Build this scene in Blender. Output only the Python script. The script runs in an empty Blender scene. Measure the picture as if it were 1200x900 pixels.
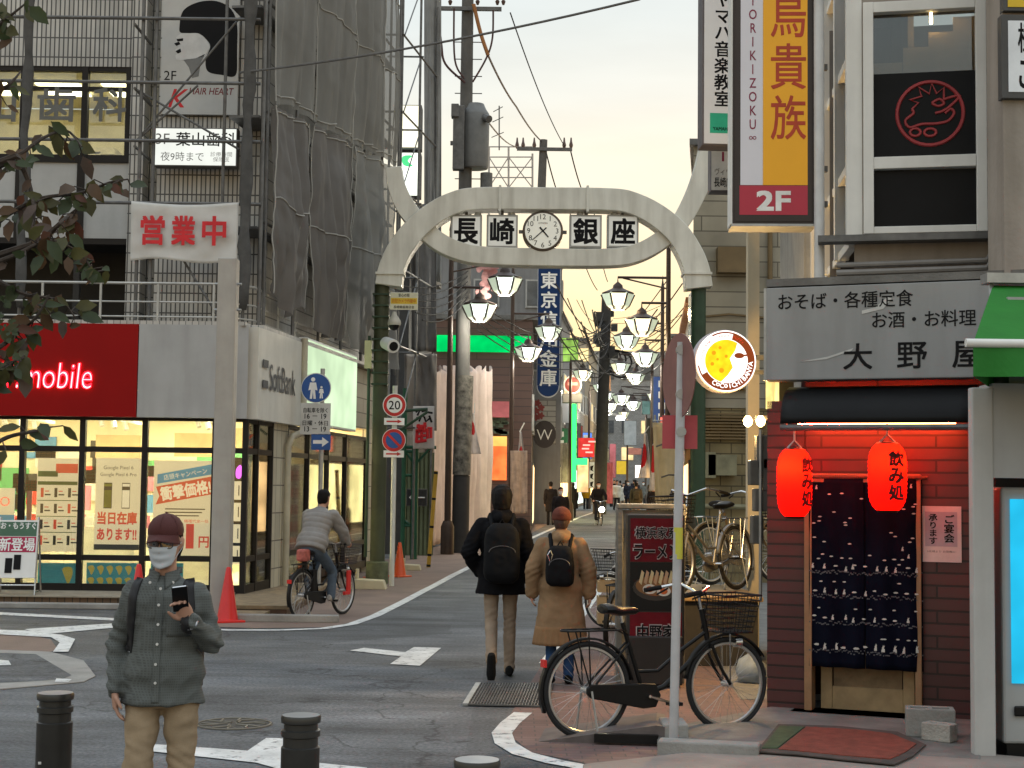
import bpy, bmesh, math, random
from mathutils import Vector as V, Matrix as MX, noise as NZ
R = math.radians
random.seed(7)
SC = bpy.context.scene
COL = SC.collection
SC.cycles.use_denoising = True
SC.cycles.max_bounces = 8
SC.cycles.transparent_max_bounces = 24
SC.cycles.sample_clamp_indirect = 6

# ------------------------------------------------------------------ camera
FPX, CAMH = 1800.0, 1.8
pitch, roll = math.atan(122 / 1800), 0.012
FW = V((0, math.cos(pitch), math.sin(pitch)))
_u0 = V((0, -math.sin(pitch), math.cos(pitch)))
RT = V((1, 0, 0)) * math.cos(roll) + _u0 * math.sin(roll)
UP = -V((1, 0, 0)) * math.sin(roll) + _u0 * math.cos(roll)
cam = bpy.data.cameras.new('camera')
cam.sensor_width = 36
cam.lens = 36 * FPX / 1200
cam.clip_end = 2000
cam_ob = bpy.data.objects.new('camera', cam)
COL.objects.link(cam_ob)
m3 = MX((RT, UP, -FW)).transposed()
cam_ob.matrix_world = MX.Translation((0, 0, CAMH)) @ m3.to_4x4()
SC.camera = cam_ob

# ------------------------------------------------------------------ sky, sun, exposure
SUN_EL, SUN_AZ = 3.0, 8.0            # low sun at the far end of the street, a little to its right
SKY_STRENGTH = 0.13
w = bpy.data.worlds.new('World')
SC.world = w
w.use_nodes = True
nt = w.node_tree
bg = nt.nodes['Background']
sky = nt.nodes.new('ShaderNodeTexSky')
sky.sky_type = 'NISHITA'
sky.sun_disc = False
sky.sun_elevation = R(SUN_EL)
sky.sun_rotation = R(SUN_AZ)
sky.air_density = 1.0
sky.dust_density = 6.0
sky.ozone_density = 1.0
# thin bright evening overcast in front of the clear sky: pale above, straw-yellow low down
tcw = nt.nodes.new('ShaderNodeTexCoord')
sep = nt.nodes.new('ShaderNodeSeparateXYZ')
rampw = nt.nodes.new('ShaderNodeValToRGB')
er = rampw.color_ramp.elements
er[0].position = 0.0
er[0].color = (5.6, 3.5, 1.3, 1)
er[1].position = 1.0
er[1].color = (6.3, 6.9, 7.4, 1)
for pos, col in ((0.08, (5.9, 4.5, 2.3, 1)), (0.145, (5.5, 4.85, 3.45, 1)), (0.20, (4.9, 4.8, 4.1, 1)), (0.25, (4.2, 4.5, 4.35, 1)), (0.30, (3.85, 4.35, 4.45, 1)), (0.40, (4.3, 4.8, 5.0, 1)), (0.55, (5.8, 6.4, 6.9, 1))):
 e = er.new(pos)
 e.color = col
mixw = nt.nodes.new('ShaderNodeMix')
mixw.data_type = 'RGBA'
mixw.inputs[0].default_value = 0.93
nt.links.new(tcw.outputs['Generated'], sep.inputs[0])
nt.links.new(sep.outputs['Z'], rampw.inputs[0])
nt.links.new(sky.outputs[0], mixw.inputs[6])
# faint streaks of high cloud
mpw = nt.nodes.new('ShaderNodeMapping')
mpw.inputs['Scale'].default_value = (3, 3, 16)
nzw = nt.nodes.new('ShaderNodeTexNoise')
nzw.inputs['Scale'].default_value = 1.4
nzw.inputs['Detail'].default_value = 7
mrw = nt.nodes.new('ShaderNodeMapRange')
mrw.inputs[1].default_value = 0.3
mrw.inputs[2].default_value = 0.7
mrw.inputs[3].default_value = 0.93
mrw.inputs[4].default_value = 1.07
scw = nt.nodes.new('ShaderNodeVectorMath')
scw.operation = 'SCALE'
nt.links.new(tcw.outputs['Generated'], mpw.inputs[0])
nt.links.new(mpw.outputs[0], nzw.inputs['Vector'])
nt.links.new(nzw.outputs['Fac'], mrw.inputs[0])
nt.links.new(rampw.outputs[0], scw.inputs[0])
nt.links.new(mrw.outputs[0], scw.inputs['Scale'])
nt.links.new(scw.outputs[0], mixw.inputs[7])
nt.links.new(mixw.outputs[2], bg.inputs['Color'])
bg.inputs['Strength'].default_value = SKY_STRENGTH
sun = bpy.data.lights.new('sun', 'SUN')
sun.energy = 0.35
sun.angle = R(12)
sun.color = (1, 0.78, 0.5)
sun_ob = bpy.data.objects.new('sun', sun)
COL.objects.link(sun_ob)
sd = V((math.sin(R(SUN_AZ)) * math.cos(R(SUN_EL)), math.cos(R(SUN_AZ)) * math.cos(R(SUN_EL)), math.sin(R(SUN_EL))))
sun_ob.rotation_euler = sd.to_track_quat('Z', 'Y').to_euler()
SC.view_settings.view_transform = 'Standard'
SC.view_settings.look = 'None'
SC.view_settings.exposure = 0.64
SC.view_settings.gamma = 1.0


# ------------------------------------------------------------------ where things stand
def P(px, py, y):
 d = FW + RT * ((px - 600) / FPX) + UP * ((450 - py) / FPX)
 return V((0, 0, CAMH)) + d * (y / d.y)


def rise(y):
 return 0.009 * max(0.0, y - 28)


def G(px, py, z=0.0):
 d = FW + RT * ((px - 600) / FPX) + UP * ((450 - py) / FPX)
 return V((0, 0, CAMH)) + d * ((z - CAMH) / d.z)


def gx(px, y, z=None):               # ground point at depth y seen in column px
 zz = rise(y) if z is None else z
 p = P(px, 572, y)
 return V((p.x + (CAMH - zz) * -0.012, y, zz))


# ------------------------------------------------------------------ materials
def lin(c):
 if isinstance(c, str):
  c = c.lstrip('#')
  v = [int(c[i:i + 2], 16) / 255 for i in (0, 2, 4)]
  return tuple(x / 12.92 if x <= 0.04045 else ((x + 0.055) / 1.055) ** 2.4 for x in v) + (1,)
 return tuple(c)[:3] + (1,)


MATS = {}


def mat(name, col, rough=0.6, metal=0.0, var=0.18, sc=3.0, bump=0.0, bsc=None, emis=None, es=0.0, spec=0.4, streak=0.0, trans=0.0, coat=0.0, sheer=0.0):
 if name in MATS:
  return MATS[name]
 m = bpy.data.materials.new(name)
 m.use_nodes = True
 n = m.node_tree.nodes
 l = m.node_tree.links
 b = n['Principled BSDF']
 b.inputs['Roughness'].default_value = rough
 b.inputs['Metallic'].default_value = metal
 b.inputs['Specular IOR Level'].default_value = spec
 b.inputs['Coat Weight'].default_value = coat
 c = lin(col)
 tc = n.new('ShaderNodeTexCoord')
 nz = n.new('ShaderNodeTexNoise')
 nz.inputs['Scale'].default_value = sc
 nz.inputs['Detail'].default_value = 6
 nz.inputs['Roughness'].default_value = 0.62
 l.new(tc.outputs['Object'], nz.inputs['Vector'])
 rp = n.new('ShaderNodeValToRGB')
 rp.color_ramp.elements[0].position = 0.3
 rp.color_ramp.elements[1].position = 0.72
 rp.color_ramp.elements[0].color = tuple(max(0, x * (1 - var)) for x in c[:3]) + (1,)
 rp.color_ramp.elements[1].color = tuple(min(1, x * (1 + var)) for x in c[:3]) + (1,)
 l.new(nz.outputs['Fac'], rp.inputs[0])
 out = rp.outputs[0]
 if streak > 0:                     # rain streaks and grime, long in the vertical
  mp = n.new('ShaderNodeMapping')
  mp.inputs['Scale'].default_value = (3.2, 3.2, 0.4)
  l.new(tc.outputs['Object'], mp.inputs[0])
  n2 = n.new('ShaderNodeTexNoise')
  n2.inputs['Scale'].default_value = 1.6
  n2.inputs['Detail'].default_value = 7
  l.new(mp.outputs[0], n2.inputs['Vector'])
  r2 = n.new('ShaderNodeValToRGB')
  r2.color_ramp.elements[0].position = 0.40
  r2.color_ramp.elements[1].position = 0.75
  r2.color_ramp.elements[0].color = (1, 1, 1, 1)
  st_ = streak * 0.6
  r2.color_ramp.elements[1].color = (1 - st_, 1 - st_ * 1.05, 1 - st_ * 1.12, 1)
  l.new(n2.outputs['Fac'], r2.inputs[0])
  mx = n.new('ShaderNodeMix')
  mx.data_type = 'RGBA'
  mx.blend_type = 'MULTIPLY'
  mx.inputs[0].default_value = 1
  l.new(out, mx.inputs[6])
  l.new(r2.outputs[0], mx.inputs[7])
  out = mx.outputs[2]
 l.new(out, b.inputs['Base Color'])
 if bump > 0:
  bp = n.new('ShaderNodeBump')
  bp.inputs['Strength'].default_value = bump
  bp.inputs['Distance'].default_value = 0.02
  n3 = n.new('ShaderNodeTexNoise')
  n3.inputs['Scale'].default_value = bsc or sc * 8
  n3.inputs['Detail'].default_value = 5
  l.new(tc.outputs['Object'], n3.inputs['Vector'])
  l.new(n3.outputs['Fac'], bp.inputs['Height'])
  l.new(bp.outputs[0], b.inputs['Normal'])
 if emis:
  b.inputs['Emission Color'].default_value = lin(emis)
  b.inputs['Emission Strength'].default_value = es
 if trans > 0:
  tl = n.new('ShaderNodeBsdfTranslucent')
  l.new(out, tl.inputs['Color'])
  ms = n.new('ShaderNodeMixShader')
  ms.inputs[0].default_value = trans
  l.new(b.outputs[0], ms.inputs[1])
  l.new(tl.outputs[0], ms.inputs[2])
  l.new(ms.outputs[0], n['Material Output'].inputs['Surface'])
  if sheer:                      # open weave: part of the light passes straight through
   tp_ = n.new('ShaderNodeBsdfTransparent')
   m3_ = n.new('ShaderNodeMixShader')
   m3_.inputs[0].default_value = sheer
   l.new(ms.outputs[0], m3_.inputs[1])
   l.new(tp_.outputs[0], m3_.inputs[2])
   l.new(m3_.outputs[0], n['Material Output'].inputs['Surface'])
 MATS[name] = m
 return m


def tiles(name, col, mortar, bw, bh, ms=0.006, rough=0.5, off=0.5, var=0.12, plane='xz', bump=0.4, streak=0.15):
 """Bricks, tiles, siding boards: one course height bh, length bw in metres."""
 if name in MATS:
  return MATS[name]
 m = bpy.data.materials.new(name)
 m.use_nodes = True
 n = m.node_tree.nodes
 l = m.node_tree.links
 b = n['Principled BSDF']
 b.inputs['Roughness'].default_value = rough
 tc = n.new('ShaderNodeTexCoord')
 sp = n.new('ShaderNodeSeparateXYZ')
 cb = n.new('ShaderNodeCombineXYZ')
 l.new(tc.outputs['Object'], sp.inputs[0])
 if plane == 'xy':
  l.new(sp.outputs['X'], cb.inputs[0])
  l.new(sp.outputs['Y'], cb.inputs[1])
 else:
  ad = n.new('ShaderNodeMath')
  ad.operation = 'ADD'
  l.new(sp.outputs['X'], ad.inputs[0])
  l.new(sp.outputs['Y'], ad.inputs[1])
  l.new(ad.outputs[0], cb.inputs[0])
  l.new(sp.outputs['Z'], cb.inputs[1])
 bt = n.new('ShaderNodeTexBrick')
 bt.offset = off
 bt.inputs['Scale'].default_value = 1
 bt.inputs['Brick Width'].default_value = bw
 bt.inputs['Row Height'].default_value = bh
 bt.inputs['Mortar Size'].default_value = ms
 bt.inputs['Mortar Smooth'].default_value = 0.1
 c = lin(col)
 bt.inputs['Color1'].default_value = tuple(x * (1 - var) for x in c[:3]) + (1,)
 bt.inputs['Color2'].default_value = tuple(min(1, x * (1 + var)) for x in c[:3]) + (1,)
 bt.inputs['Mortar'].default_value = lin(mortar)
 l.new(cb.outputs[0], bt.inputs['Vector'])
 n2 = n.new('ShaderNodeTexNoise')
 n2.inputs['Scale'].default_value = 1.3
 n2.inputs['Detail'].default_value = 8
 l.new(tc.outputs['Object'], n2.inputs['Vector'])
 r2 = n.new('ShaderNodeValToRGB')
 r2.color_ramp.elements[0].position = 0.35
 r2.color_ramp.elements[1].position = 0.7
 r2.color_ramp.elements[0].color = (1, 1, 1, 1)
 r2.color_ramp.elements[1].color = (1 - streak, 1 - streak, 1 - streak, 1)
 l.new(n2.outputs['Fac'], r2.inputs[0])
 mx = n.new('ShaderNodeMix')
 mx.data_type = 'RGBA'
 mx.blend_type = 'MULTIPLY'
 mx.inputs[0].default_value = 1
 l.new(bt.outputs['Color'], mx.inputs[6])
 l.new(r2.outputs[0], mx.inputs[7])
 l.new(mx.outputs[2], b.inputs['Base Color'])
 bp = n.new('ShaderNodeBump')
 bp.inputs['Strength'].default_value = bump
 bp.inputs['Distance'].default_value = 0.01
 bp.invert = True
 l.new(bt.outputs['Fac'], bp.inputs['Height'])
 l.new(bp.outputs[0], b.inputs['Normal'])
 MATS[name] = m
 return m


def glow(name, col, s, var=0.0, sc=2.0):
 """A surface that gives off light (lamp, lit sign, lit ceiling panel)."""
 if name in MATS:
  return MATS[name]
 m = bpy.data.materials.new(name)
 m.use_nodes = True
 n = m.node_tree.nodes
 l = m.node_tree.links
 n.remove(n['Principled BSDF'])
 e = n.new('ShaderNodeEmission')
 e.inputs['Strength'].default_value = s
 c = lin(col)
 if var:
  tc = n.new('ShaderNodeTexCoord')
  nz = n.new('ShaderNodeTexNoise')
  nz.inputs['Scale'].default_value = sc
  l.new(tc.outputs['Object'], nz.inputs['Vector'])
  rp = n.new('ShaderNodeValToRGB')
  rp.color_ramp.elements[0].position = 0.35
  rp.color_ramp.elements[1].position = 0.7
  rp.color_ramp.elements[0].color = tuple(x * (1 - var) for x in c[:3]) + (1,)
  rp.color_ramp.elements[1].color = c
  l.new(nz.outputs['Fac'], rp.inputs[0])
  l.new(rp.outputs[0], e.inputs['Color'])
 else:
  e.inputs['Color'].default_value = c
 l.new(e.outputs[0], n['Material Output'].inputs['Surface'])
 MATS[name] = m
 return m


def glass(name, tint='#e8ecea', refl=0.10):
 if name in MATS:
  return MATS[name]
 m = bpy.data.materials.new(name)
 m.use_nodes = True
 n = m.node_tree.nodes
 l = m.node_tree.links
 n.remove(n['Principled BSDF'])
 t = n.new('ShaderNodeBsdfTransparent')
 t.inputs['Color'].default_value = lin(tint)
 g = n.new('ShaderNodeBsdfGlossy')
 g.inputs['Roughness'].default_value = 0.03
 fr = n.new('ShaderNodeFresnel')
 fr.inputs['IOR'].default_value = 1.45
 ad = n.new('ShaderNodeMath')
 ad.operation = 'MULTIPLY_ADD'
 ad.inputs[1].default_value = 0.9
 ad.inputs[2].default_value = refl - 0.04
 l.new(fr.outputs[0], ad.inputs[0])
 ms = n.new('ShaderNodeMixShader')
 l.new(ad.outputs[0], ms.inputs[0])
 l.new(t.outputs[0], ms.inputs[1])
 l.new(g.outputs[0], ms.inputs[2])
 l.new(ms.outputs[0], n['Material Output'].inputs['Surface'])
 MATS[name] = m
 return m


# ------------------------------------------------------------------ mesh builder
class MB:
 def __init__(s):
  s.v = []
  s.f = []
  s.mi = []

 def add(s, vs, fs, mi=0):
  k = len(s.v)
  s.v += [V(p) for p in vs]
  for f in fs:
   s.f.append([i + k for i in f])
   s.mi.append(mi)
  return s

 def box(s, c, d, mi=0, rz=0.0, mtx=None):
  x, y, z = d[0] / 2, d[1] / 2, d[2] / 2
  vs = [V((a * x, b * y, e * z)) for e in (-1, 1) for b in (-1, 1) for a in (-1, 1)]
  m = mtx or MX.Rotation(rz, 3, 'Z')
  vs = [m @ p + V(c) for p in vs]
  return s.add(vs, [(0, 2, 3, 1), (4, 5, 7, 6), (0, 1, 5, 4), (2, 6, 7, 3), (0, 4, 6, 2), (1, 3, 7, 5)], mi)

 def span(s, a, b, wd, ht, mi=0, z0=None):
  """Box running from a to b (level or sloping), wd wide and ht high, centred on the line."""
  a, b = V(a), V(b)
  d = b - a
  x = d.normalized()
  side = x.cross(V((0, 0, 1)))
  if side.length < 1e-4:
   side = V((1, 0, 0))
  side.normalize()
  u = side.cross(x)
  m = MX((x, -side, u)).transposed()
  return s.box((a + b) / 2, (d.length, wd, ht), mi, mtx=m)

 def tube(s, pts, r, n=8, mi=0, closed=False, caps=True):
  pts = [V(p) for p in pts]
  N = len(pts)
  rs = r if isinstance(r, (list, tuple)) else [r] * N
  vs, fs = [], []
  ref = None
  for i in range(N):
   if closed:
    t = pts[(i + 1) % N] - pts[i - 1]
   else:
    t = pts[min(i + 1, N - 1)] - pts[max(i - 1, 0)]
   t.normalize()
   if ref is None:
    ref = V((0, 0, 1)) if abs(t.z) < 0.9 else V((1, 0, 0))
   a = (ref - t * ref.dot(t))
   if a.length < 1e-6:
    a = t.orthogonal()
   a.normalize()
   ref = a
   b = t.cross(a)
   for k in range(n):
    q = 2 * math.pi * k / n
    vs.append(pts[i] + (a * math.cos(q) + b * math.sin(q)) * rs[i])
  for i in range(N if closed else N - 1):
   j = (i + 1) % N
   for k in range(n):
    k2 = (k + 1) % n
    fs.append((i * n + k, i * n + k2, j * n + k2, j * n + k))
  if caps and not closed:
   fs.append(tuple(range(n - 1, -1, -1)))
   fs.append(tuple((N - 1) * n + k for k in range(n)))
  return s.add(vs, fs, mi)

 def loft(s, rings, n=16, mi=0, caps=True):
  """rings: (centre, axis_a, axis_b) with axes scaled to the radii."""
  vs, fs = [], []
  for c, a, b in rings:
   c, a, b = V(c), V(a), V(b)
   for k in range(n):
    q = 2 * math.pi * k / n
    vs.append(c + a * math.cos(q) + b * math.sin(q))
  for i in range(len(rings) - 1):
   for k in range(n):
    k2 = (k + 1) % n
    fs.append((i * n + k, i * n + k2, (i + 1) * n + k2, (i + 1) * n + k))
  if caps:
   fs.append(tuple(range(n - 1, -1, -1)))
   fs.append(tuple((len(rings) - 1) * n + k for k in range(n)))
  return s.add(vs, fs, mi)

 def lathe(s, prof, c=(0, 0, 0), n=20, mi=0, caps=True):
  return s.loft([(V(c) + V((0, 0, z)), (max(r, 1e-4), 0, 0), (0, max(r, 1e-4), 0)) for r, z in prof], n, mi, caps)

 def prism(s, poly, o, ux, uy, dep, mi=0):
  """2-D outline (convex or not) in the frame o+ux*a+uy*b, pushed by the vector dep."""
  o, ux, uy, dep = V(o), V(ux), V(uy), V(dep)
  n = len(poly)
  vs = [o + ux * a + uy * b for a, b in poly] + [o + ux * a + uy * b + dep for a, b in poly]
  ar = sum(poly[i][0] * poly[(i + 1) % n][1] - poly[(i + 1) % n][0] * poly[i][1] for i in range(n))
  flip = (ar > 0) == (ux.cross(uy).dot(dep) > 0)
  f0 = list(range(n))
  f1 = list(range(n, 2 * n))
  sd_ = [[i, (i + 1) % n, n + (i + 1) % n, n + i] for i in range(n)]
  if flip:
   f0.reverse()
  else:
   f1.reverse()
   sd_ = [q[::-1] for q in sd_]
  return s.add(vs, [f0, f1] + sd_, mi)

 def disc(s, c, r, normal, dep=0.01, n=32, mi=0, ry=None):
  nn = V(normal).normalized()
  a = V((0, 0, 1)).cross(nn)
  if a.length < 1e-4:
   a = V((1, 0, 0))
  a.normalize()
  b = nn.cross(a)
  return s.loft([(V(c), a * r, b * (ry or r)), (V(c) + nn * dep, a * r, b * (ry or r))], n, mi)

 def grid(s, fn, nu, nv, mi=0):
  vs = [fn(i / nu, j / nv) for j in range(nv + 1) for i in range(nu + 1)]
  fs = [(j * (nu + 1) + i, j * (nu + 1) + i + 1, (j + 1) * (nu + 1) + i + 1, (j + 1) * (nu + 1) + i) for j in range(nv) for i in range(nu)]
  return s.add(vs, fs, mi)

 def mesh(s, name, mats, smooth=False, ang=40):
  me = bpy.data.meshes.new(name)
  me.from_pydata([tuple(p) for p in s.v], [], s.f)
  for m in (mats if isinstance(mats, (list, tuple)) else [mats]):
   me.materials.append(m)
  if any(s.mi):
   me.polygons.foreach_set('material_index', s.mi)
  if smooth:
   me.polygons.foreach_set('use_smooth', [True] * len(s.f))
   if ang < 180:
    me.set_sharp_from_angle(angle=R(ang))
  me.update()
  return me

 def build(s, name, mats, parent=None, smooth=False, bevel=0.0, ang=40, loc=None, thick=0.0):
  o = bpy.data.objects.new(name, s.mesh(name, mats, smooth, ang))
  COL.objects.link(o)
  if parent is not None:
   o.parent = parent
  if loc is not None:
   o.location = loc
  if thick:
   md = o.modifiers.new('thickness', 'SOLIDIFY')
   md.thickness = thick
   md.offset = 0
  if bevel:
   md = o.modifiers.new('bevel', 'BEVEL')
   md.width = bevel
   md.segments = 2
   md.limit_method = 'ANGLE'
  return o


def tag(o, label=None, cat=None, group=None, kind=None):
 if label:
  o['label'] = label
 if cat:
  o['category'] = cat
 if group:
  o['group'] = group
 if kind:
  o['kind'] = kind
 return o


def thing(name, label, cat, loc=(0, 0, 0), rz=0.0, group=None):
 o = bpy.data.objects.new(name, None)
 o.empty_display_size = 0.2
 COL.objects.link(o)
 o.location = loc
 o.rotation_euler = (0, 0, rz)
 return tag(o, label, cat, group)


def copy_tree(o, parent=None):
 c = o.copy()
 COL.objects.link(c)
 if parent is not None:
  c.parent = parent
 for ch in list(o.children):
  copy_tree(ch, c)
 return c


_txt = {}


def text(s, parent, mtl, w=None, h=None, at=(0, 0, 0), bold=0.0, ext=0.0015, name='lettering', rx=90, ry=0.0, rz=0.0, vert=False, shear=0.0, gap=1.0, along='xz'):
 """Letters as a thin raised mesh, w x h metres, centred at `at`, standing in the parent's x-z plane."""
 key = (s, bold, vert, shear, gap)
 if key not in _txt:
  c = bpy.data.curves.new('text', 'FONT')
  c.body = '\n'.join(s) if vert else s
  c.align_x = 'CENTER'
  c.offset = min(bold, 0)
  c.resolution_u = 3
  c.shear = shear
  c.space_character = gap
  if vert:
   c.space_line = gap
  o = bpy.data.objects.new('text', c)
  me = o.to_mesh()
  v0 = [v.co.copy() for v in me.vertices]
  f0 = [tuple(p.vertices) for p in me.polygons]
  vs, fs = list(v0), list(f0)
  if bold > 0:                   # heavier strokes: the outline again, a hair's breadth aside and behind
   q_ = bold * .62
   for j, (dx, dy) in enumerate(((q_, q_), (-q_, q_), (q_, -q_), (-q_, -q_))):
    k_ = len(vs)
    vs += [p + V((dx, dy, -.0012 * (j + 1))) for p in v0]
    fs += [tuple(i + k_ for i in f) for f in f0]
  o.to_mesh_clear()
  bpy.data.objects.remove(o)
  bpy.data.curves.remove(c)
  _txt[key] = (vs, fs)
 vs, fs = _txt[key]
 x0, x1 = min(v.x for v in vs), max(v.x for v in vs)
 y0, y1 = min(v.y for v in vs), max(v.y for v in vs)
 if w is None:
  w = h * (x1 - x0) / (y1 - y0)
 if h is None:
  h = w * (y1 - y0) / (x1 - x0)
 sx, sy = w / (x1 - x0), h / (y1 - y0)
 mb = MB()
 mb.add([V(((v.x - (x0 + x1) / 2) * sx, (v.y - (y0 + y1) / 2) * sy, v.z * .25)) for v in vs], fs)
 o = mb.build(name, mtl, parent)
 o.location = at
 o.rotation_euler = (R(rx), ry, rz)
 return o


def px_rect(x0, y0, x1, y1, y):
 """centre, width and height in metres of a picture-sized rectangle that stands at depth y."""
 a, b = P(x0, y1, y), P(x1, y0, y)
 c = P((x0 + x1) / 2, (y0 + y1) / 2, y)
 return c, abs(b.x - a.x), abs(b.z - a.z)


def wobble(mb, amp, sc=1.0, seed=0.0):
 for p in mb.v:
  q = p * sc + V((seed, seed * 1.7, 0))
  p += V((NZ.noise(q), NZ.noise(q + V((9, 0, 0))), NZ.noise(q + V((0, 9, 0))))) * amp
 return mb
# ------------------------------------------------------------------ the common materials
ASPH = mat('asphalt', (0.078, 0.083, 0.089), 0.75, var=0.45, sc=0.55, bump=0.5, bsc=90)
_n = ASPH.node_tree.nodes
_l = ASPH.node_tree.links
# finer aggregate and patched, worn tracks over the asphalt
_tc = _n.new('ShaderNodeTexCoord')
_v = _n.new('ShaderNodeTexNoise')
_v.inputs['Scale'].default_value = 34
_v.inputs['Detail'].default_value = 4
_mp = _n.new('ShaderNodeMapping')
_mp.inputs['Scale'].default_value = (0.35, 1.6, 1)
_mp.inputs['Rotation'].default_value = (0, 0, 0.1)
_v2 = _n.new('ShaderNodeTexNoise')
_v2.inputs['Scale'].default_value = 0.8
_v2.inputs['Detail'].default_value = 7
_v2.inputs['Roughness'].default_value = 0.7
_l.new(_tc.outputs['Object'], _v.inputs['Vector'])
_l.new(_tc.outputs['Object'], _mp.inputs[0])
_l.new(_mp.outputs[0], _v2.inputs['Vector'])
_mr = _n.new('ShaderNodeMapRange')
_mr.inputs[1].default_value = 0.3
_mr.inputs[2].default_value = 0.7
_mr.inputs[3].default_value = 0.6
_mr.inputs[4].default_value = 1.5
_l.new(_v.outputs['Fac'], _mr.inputs[0])
_mr2 = _n.new('ShaderNodeMapRange')
_mr2.inputs[1].default_value = 0.35
_mr2.inputs[2].default_value = 0.65
_mr2.inputs[3].default_value = 0.62
_mr2.inputs[4].default_value = 1.55
_l.new(_v2.outputs['Fac'], _mr2.inputs[0])
_mm = _n.new('ShaderNodeMath')
_mm.operation = 'MULTIPLY'
_l.new(_mr.outputs[0], _mm.inputs[0])
_l.new(_mr2.outputs[0], _mm.inputs[1])
# cracks: edges of large distorted cells, only here and there
_vn = _n.new('ShaderNodeTexNoise')
_vn.inputs['Scale'].default_value = 1.5
_vn.inputs['Detail'].default_value = 6
_l.new(_tc.outputs['Object'], _vn.inputs['Vector'])
_va = _n.new('ShaderNodeMix')
_va.data_type = 'RGBA'
_va.blend_type = 'LINEAR_LIGHT'
_va.inputs[0].default_value = 0.5
_l.new(_tc.outputs['Object'], _va.inputs[6])
_l.new(_vn.outputs['Color'], _va.inputs[7])
_vo = _n.new('ShaderNodeTexVoronoi')
_vo.feature = 'DISTANCE_TO_EDGE'
_vo.inputs['Scale'].default_value = 0.30
_l.new(_va.outputs[2], _vo.inputs['Vector'])
_cr = _n.new('ShaderNodeMapRange')
_cr.inputs[1].default_value = 0.0
_cr.inputs[2].default_value = 0.007
_cr.inputs[3].default_value = 0.42
_cr.inputs[4].default_value = 1.0
_l.new(_vo.outputs['Distance'], _cr.inputs[0])
# patches laid at different times
_vp = _n.new('ShaderNodeTexVoronoi')
_vp.distance = 'MANHATTAN'
_vp.inputs['Scale'].default_value = 0.16
_l.new(_tc.outputs['Object'], _vp.inputs['Vector'])
_vs = _n.new('ShaderNodeSeparateColor')
_l.new(_vp.outputs['Color'], _vs.inputs[0])
_pr = _n.new('ShaderNodeMapRange')
_pr.inputs[3].default_value = 0.80
_pr.inputs[4].default_value = 1.22
_l.new(_vs.outputs[0], _pr.inputs[0])
_m2 = _n.new('ShaderNodeMath')
_m2.operation = 'MULTIPLY'
_l.new(_cr.outputs[0], _m2.inputs[0])
_l.new(_pr.outputs[0], _m2.inputs[1])
_m3 = _n.new('ShaderNodeMath')
_m3.operation = 'MULTIPLY'
_l.new(_mm.outputs[0], _m3.inputs[0])
_l.new(_m2.outputs[0], _m3.inputs[1])
_mm = _m3
_mx = _n.new('ShaderNodeVectorMath')
_mx.operation = 'SCALE'
_b = _n['Principled BSDF']
_src = _b.inputs['Base Color'].links[0].from_socket
_l.new(_src, _mx.inputs[0])
_l.new(_mm.outputs[0], _mx.inputs['Scale'])
_l.new(_mx.outputs[0], _b.inputs['Base Color'])

WHITELINE = mat('road_paint', (0.60, 0.61, 0.60), 0.75, var=0.2, sc=4, bump=0.3, bsc=60)
_n, _l = WHITELINE.node_tree.nodes, WHITELINE.node_tree.links
_tc = _n.new('ShaderNodeTexCoord')
_w = _n.new('ShaderNodeTexNoise')       # paint worn through to the asphalt in flakes
_w.inputs['Scale'].default_value = 9
_w.inputs['Detail'].default_value = 10
_w.inputs['Roughness'].default_value = 0.75
_l.new(_tc.outputs['Object'], _w.inputs['Vector'])
_r = _n.new('ShaderNodeValToRGB')
_r.color_ramp.elements[0].position = 0.36
_r.color_ramp.elements[1].position = 0.46
_l.new(_w.outputs['Fac'], _r.inputs[0])
_m = _n.new('ShaderNodeMix')
_m.data_type = 'RGBA'
_m.inputs[6].default_value = (0.12, 0.122, 0.125, 1)
_b = _n['Principled BSDF']
_l.new(_b.inputs['Base Color'].links[0].from_socket, _m.inputs[7])
_l.new(_r.outputs[0], _m.inputs[0])
_l.new(_m.outputs[2], _b.inputs['Base Color'])
CONC = mat('concrete', (0.27, 0.262, 0.245), 0.85, var=0.25, sc=2.5, bump=0.35, bsc=40)
CONC_D = mat('old_concrete', (0.16, 0.155, 0.145), 0.88, var=0.3, sc=2.2, bump=0.4, bsc=30, streak=0.3)
PAVE_RED = tiles('red_brick_paving', (0.17, 0.105, 0.095), (0.10, 0.075, 0.07), 0.2, 0.1, 0.006, 0.85, plane='xy', streak=0.3)
PAVE_TAN = mat('coloured_asphalt', (0.19, 0.135, 0.11), 0.85, var=0.2, sc=1.2, bump=0.4, bsc=70)
PAVE_GREY = tiles('grey_slab_paving', (0.25, 0.235, 0.22), (0.13, 0.12, 0.11), 0.9, 0.45, 0.008, 0.85, plane='xy', streak=0.3)
DARK = mat('dark_bronze', (0.012, 0.010, 0.009), 0.5, spec=0.25)
BLACK = mat('black_paint', (0.006, 0.006, 0.0065), 0.42, spec=0.25)
BLACKM = mat('black_rubber', (0.008, 0.008, 0.0085), 0.8, spec=0.2)
STEEL = mat('galvanised_steel', (0.36, 0.37, 0.37), 0.45, metal=0.7, var=0.2, sc=6)
STEEL_D = mat('weathered_steel', (0.13, 0.13, 0.128), 0.55, metal=0.5, var=0.3, sc=6)
CHROME = mat('chrome', (0.6, 0.6, 0.6), 0.22, metal=1.0, var=0.08)
WHITEP = mat('white_paint', (0.70, 0.70, 0.67), 0.55, var=0.08, sc=2, streak=0.18)
CREAM = mat('cream_paint', (0.66, 0.65, 0.58), 0.5, var=0.1, sc=1.5, streak=0.5)
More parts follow.
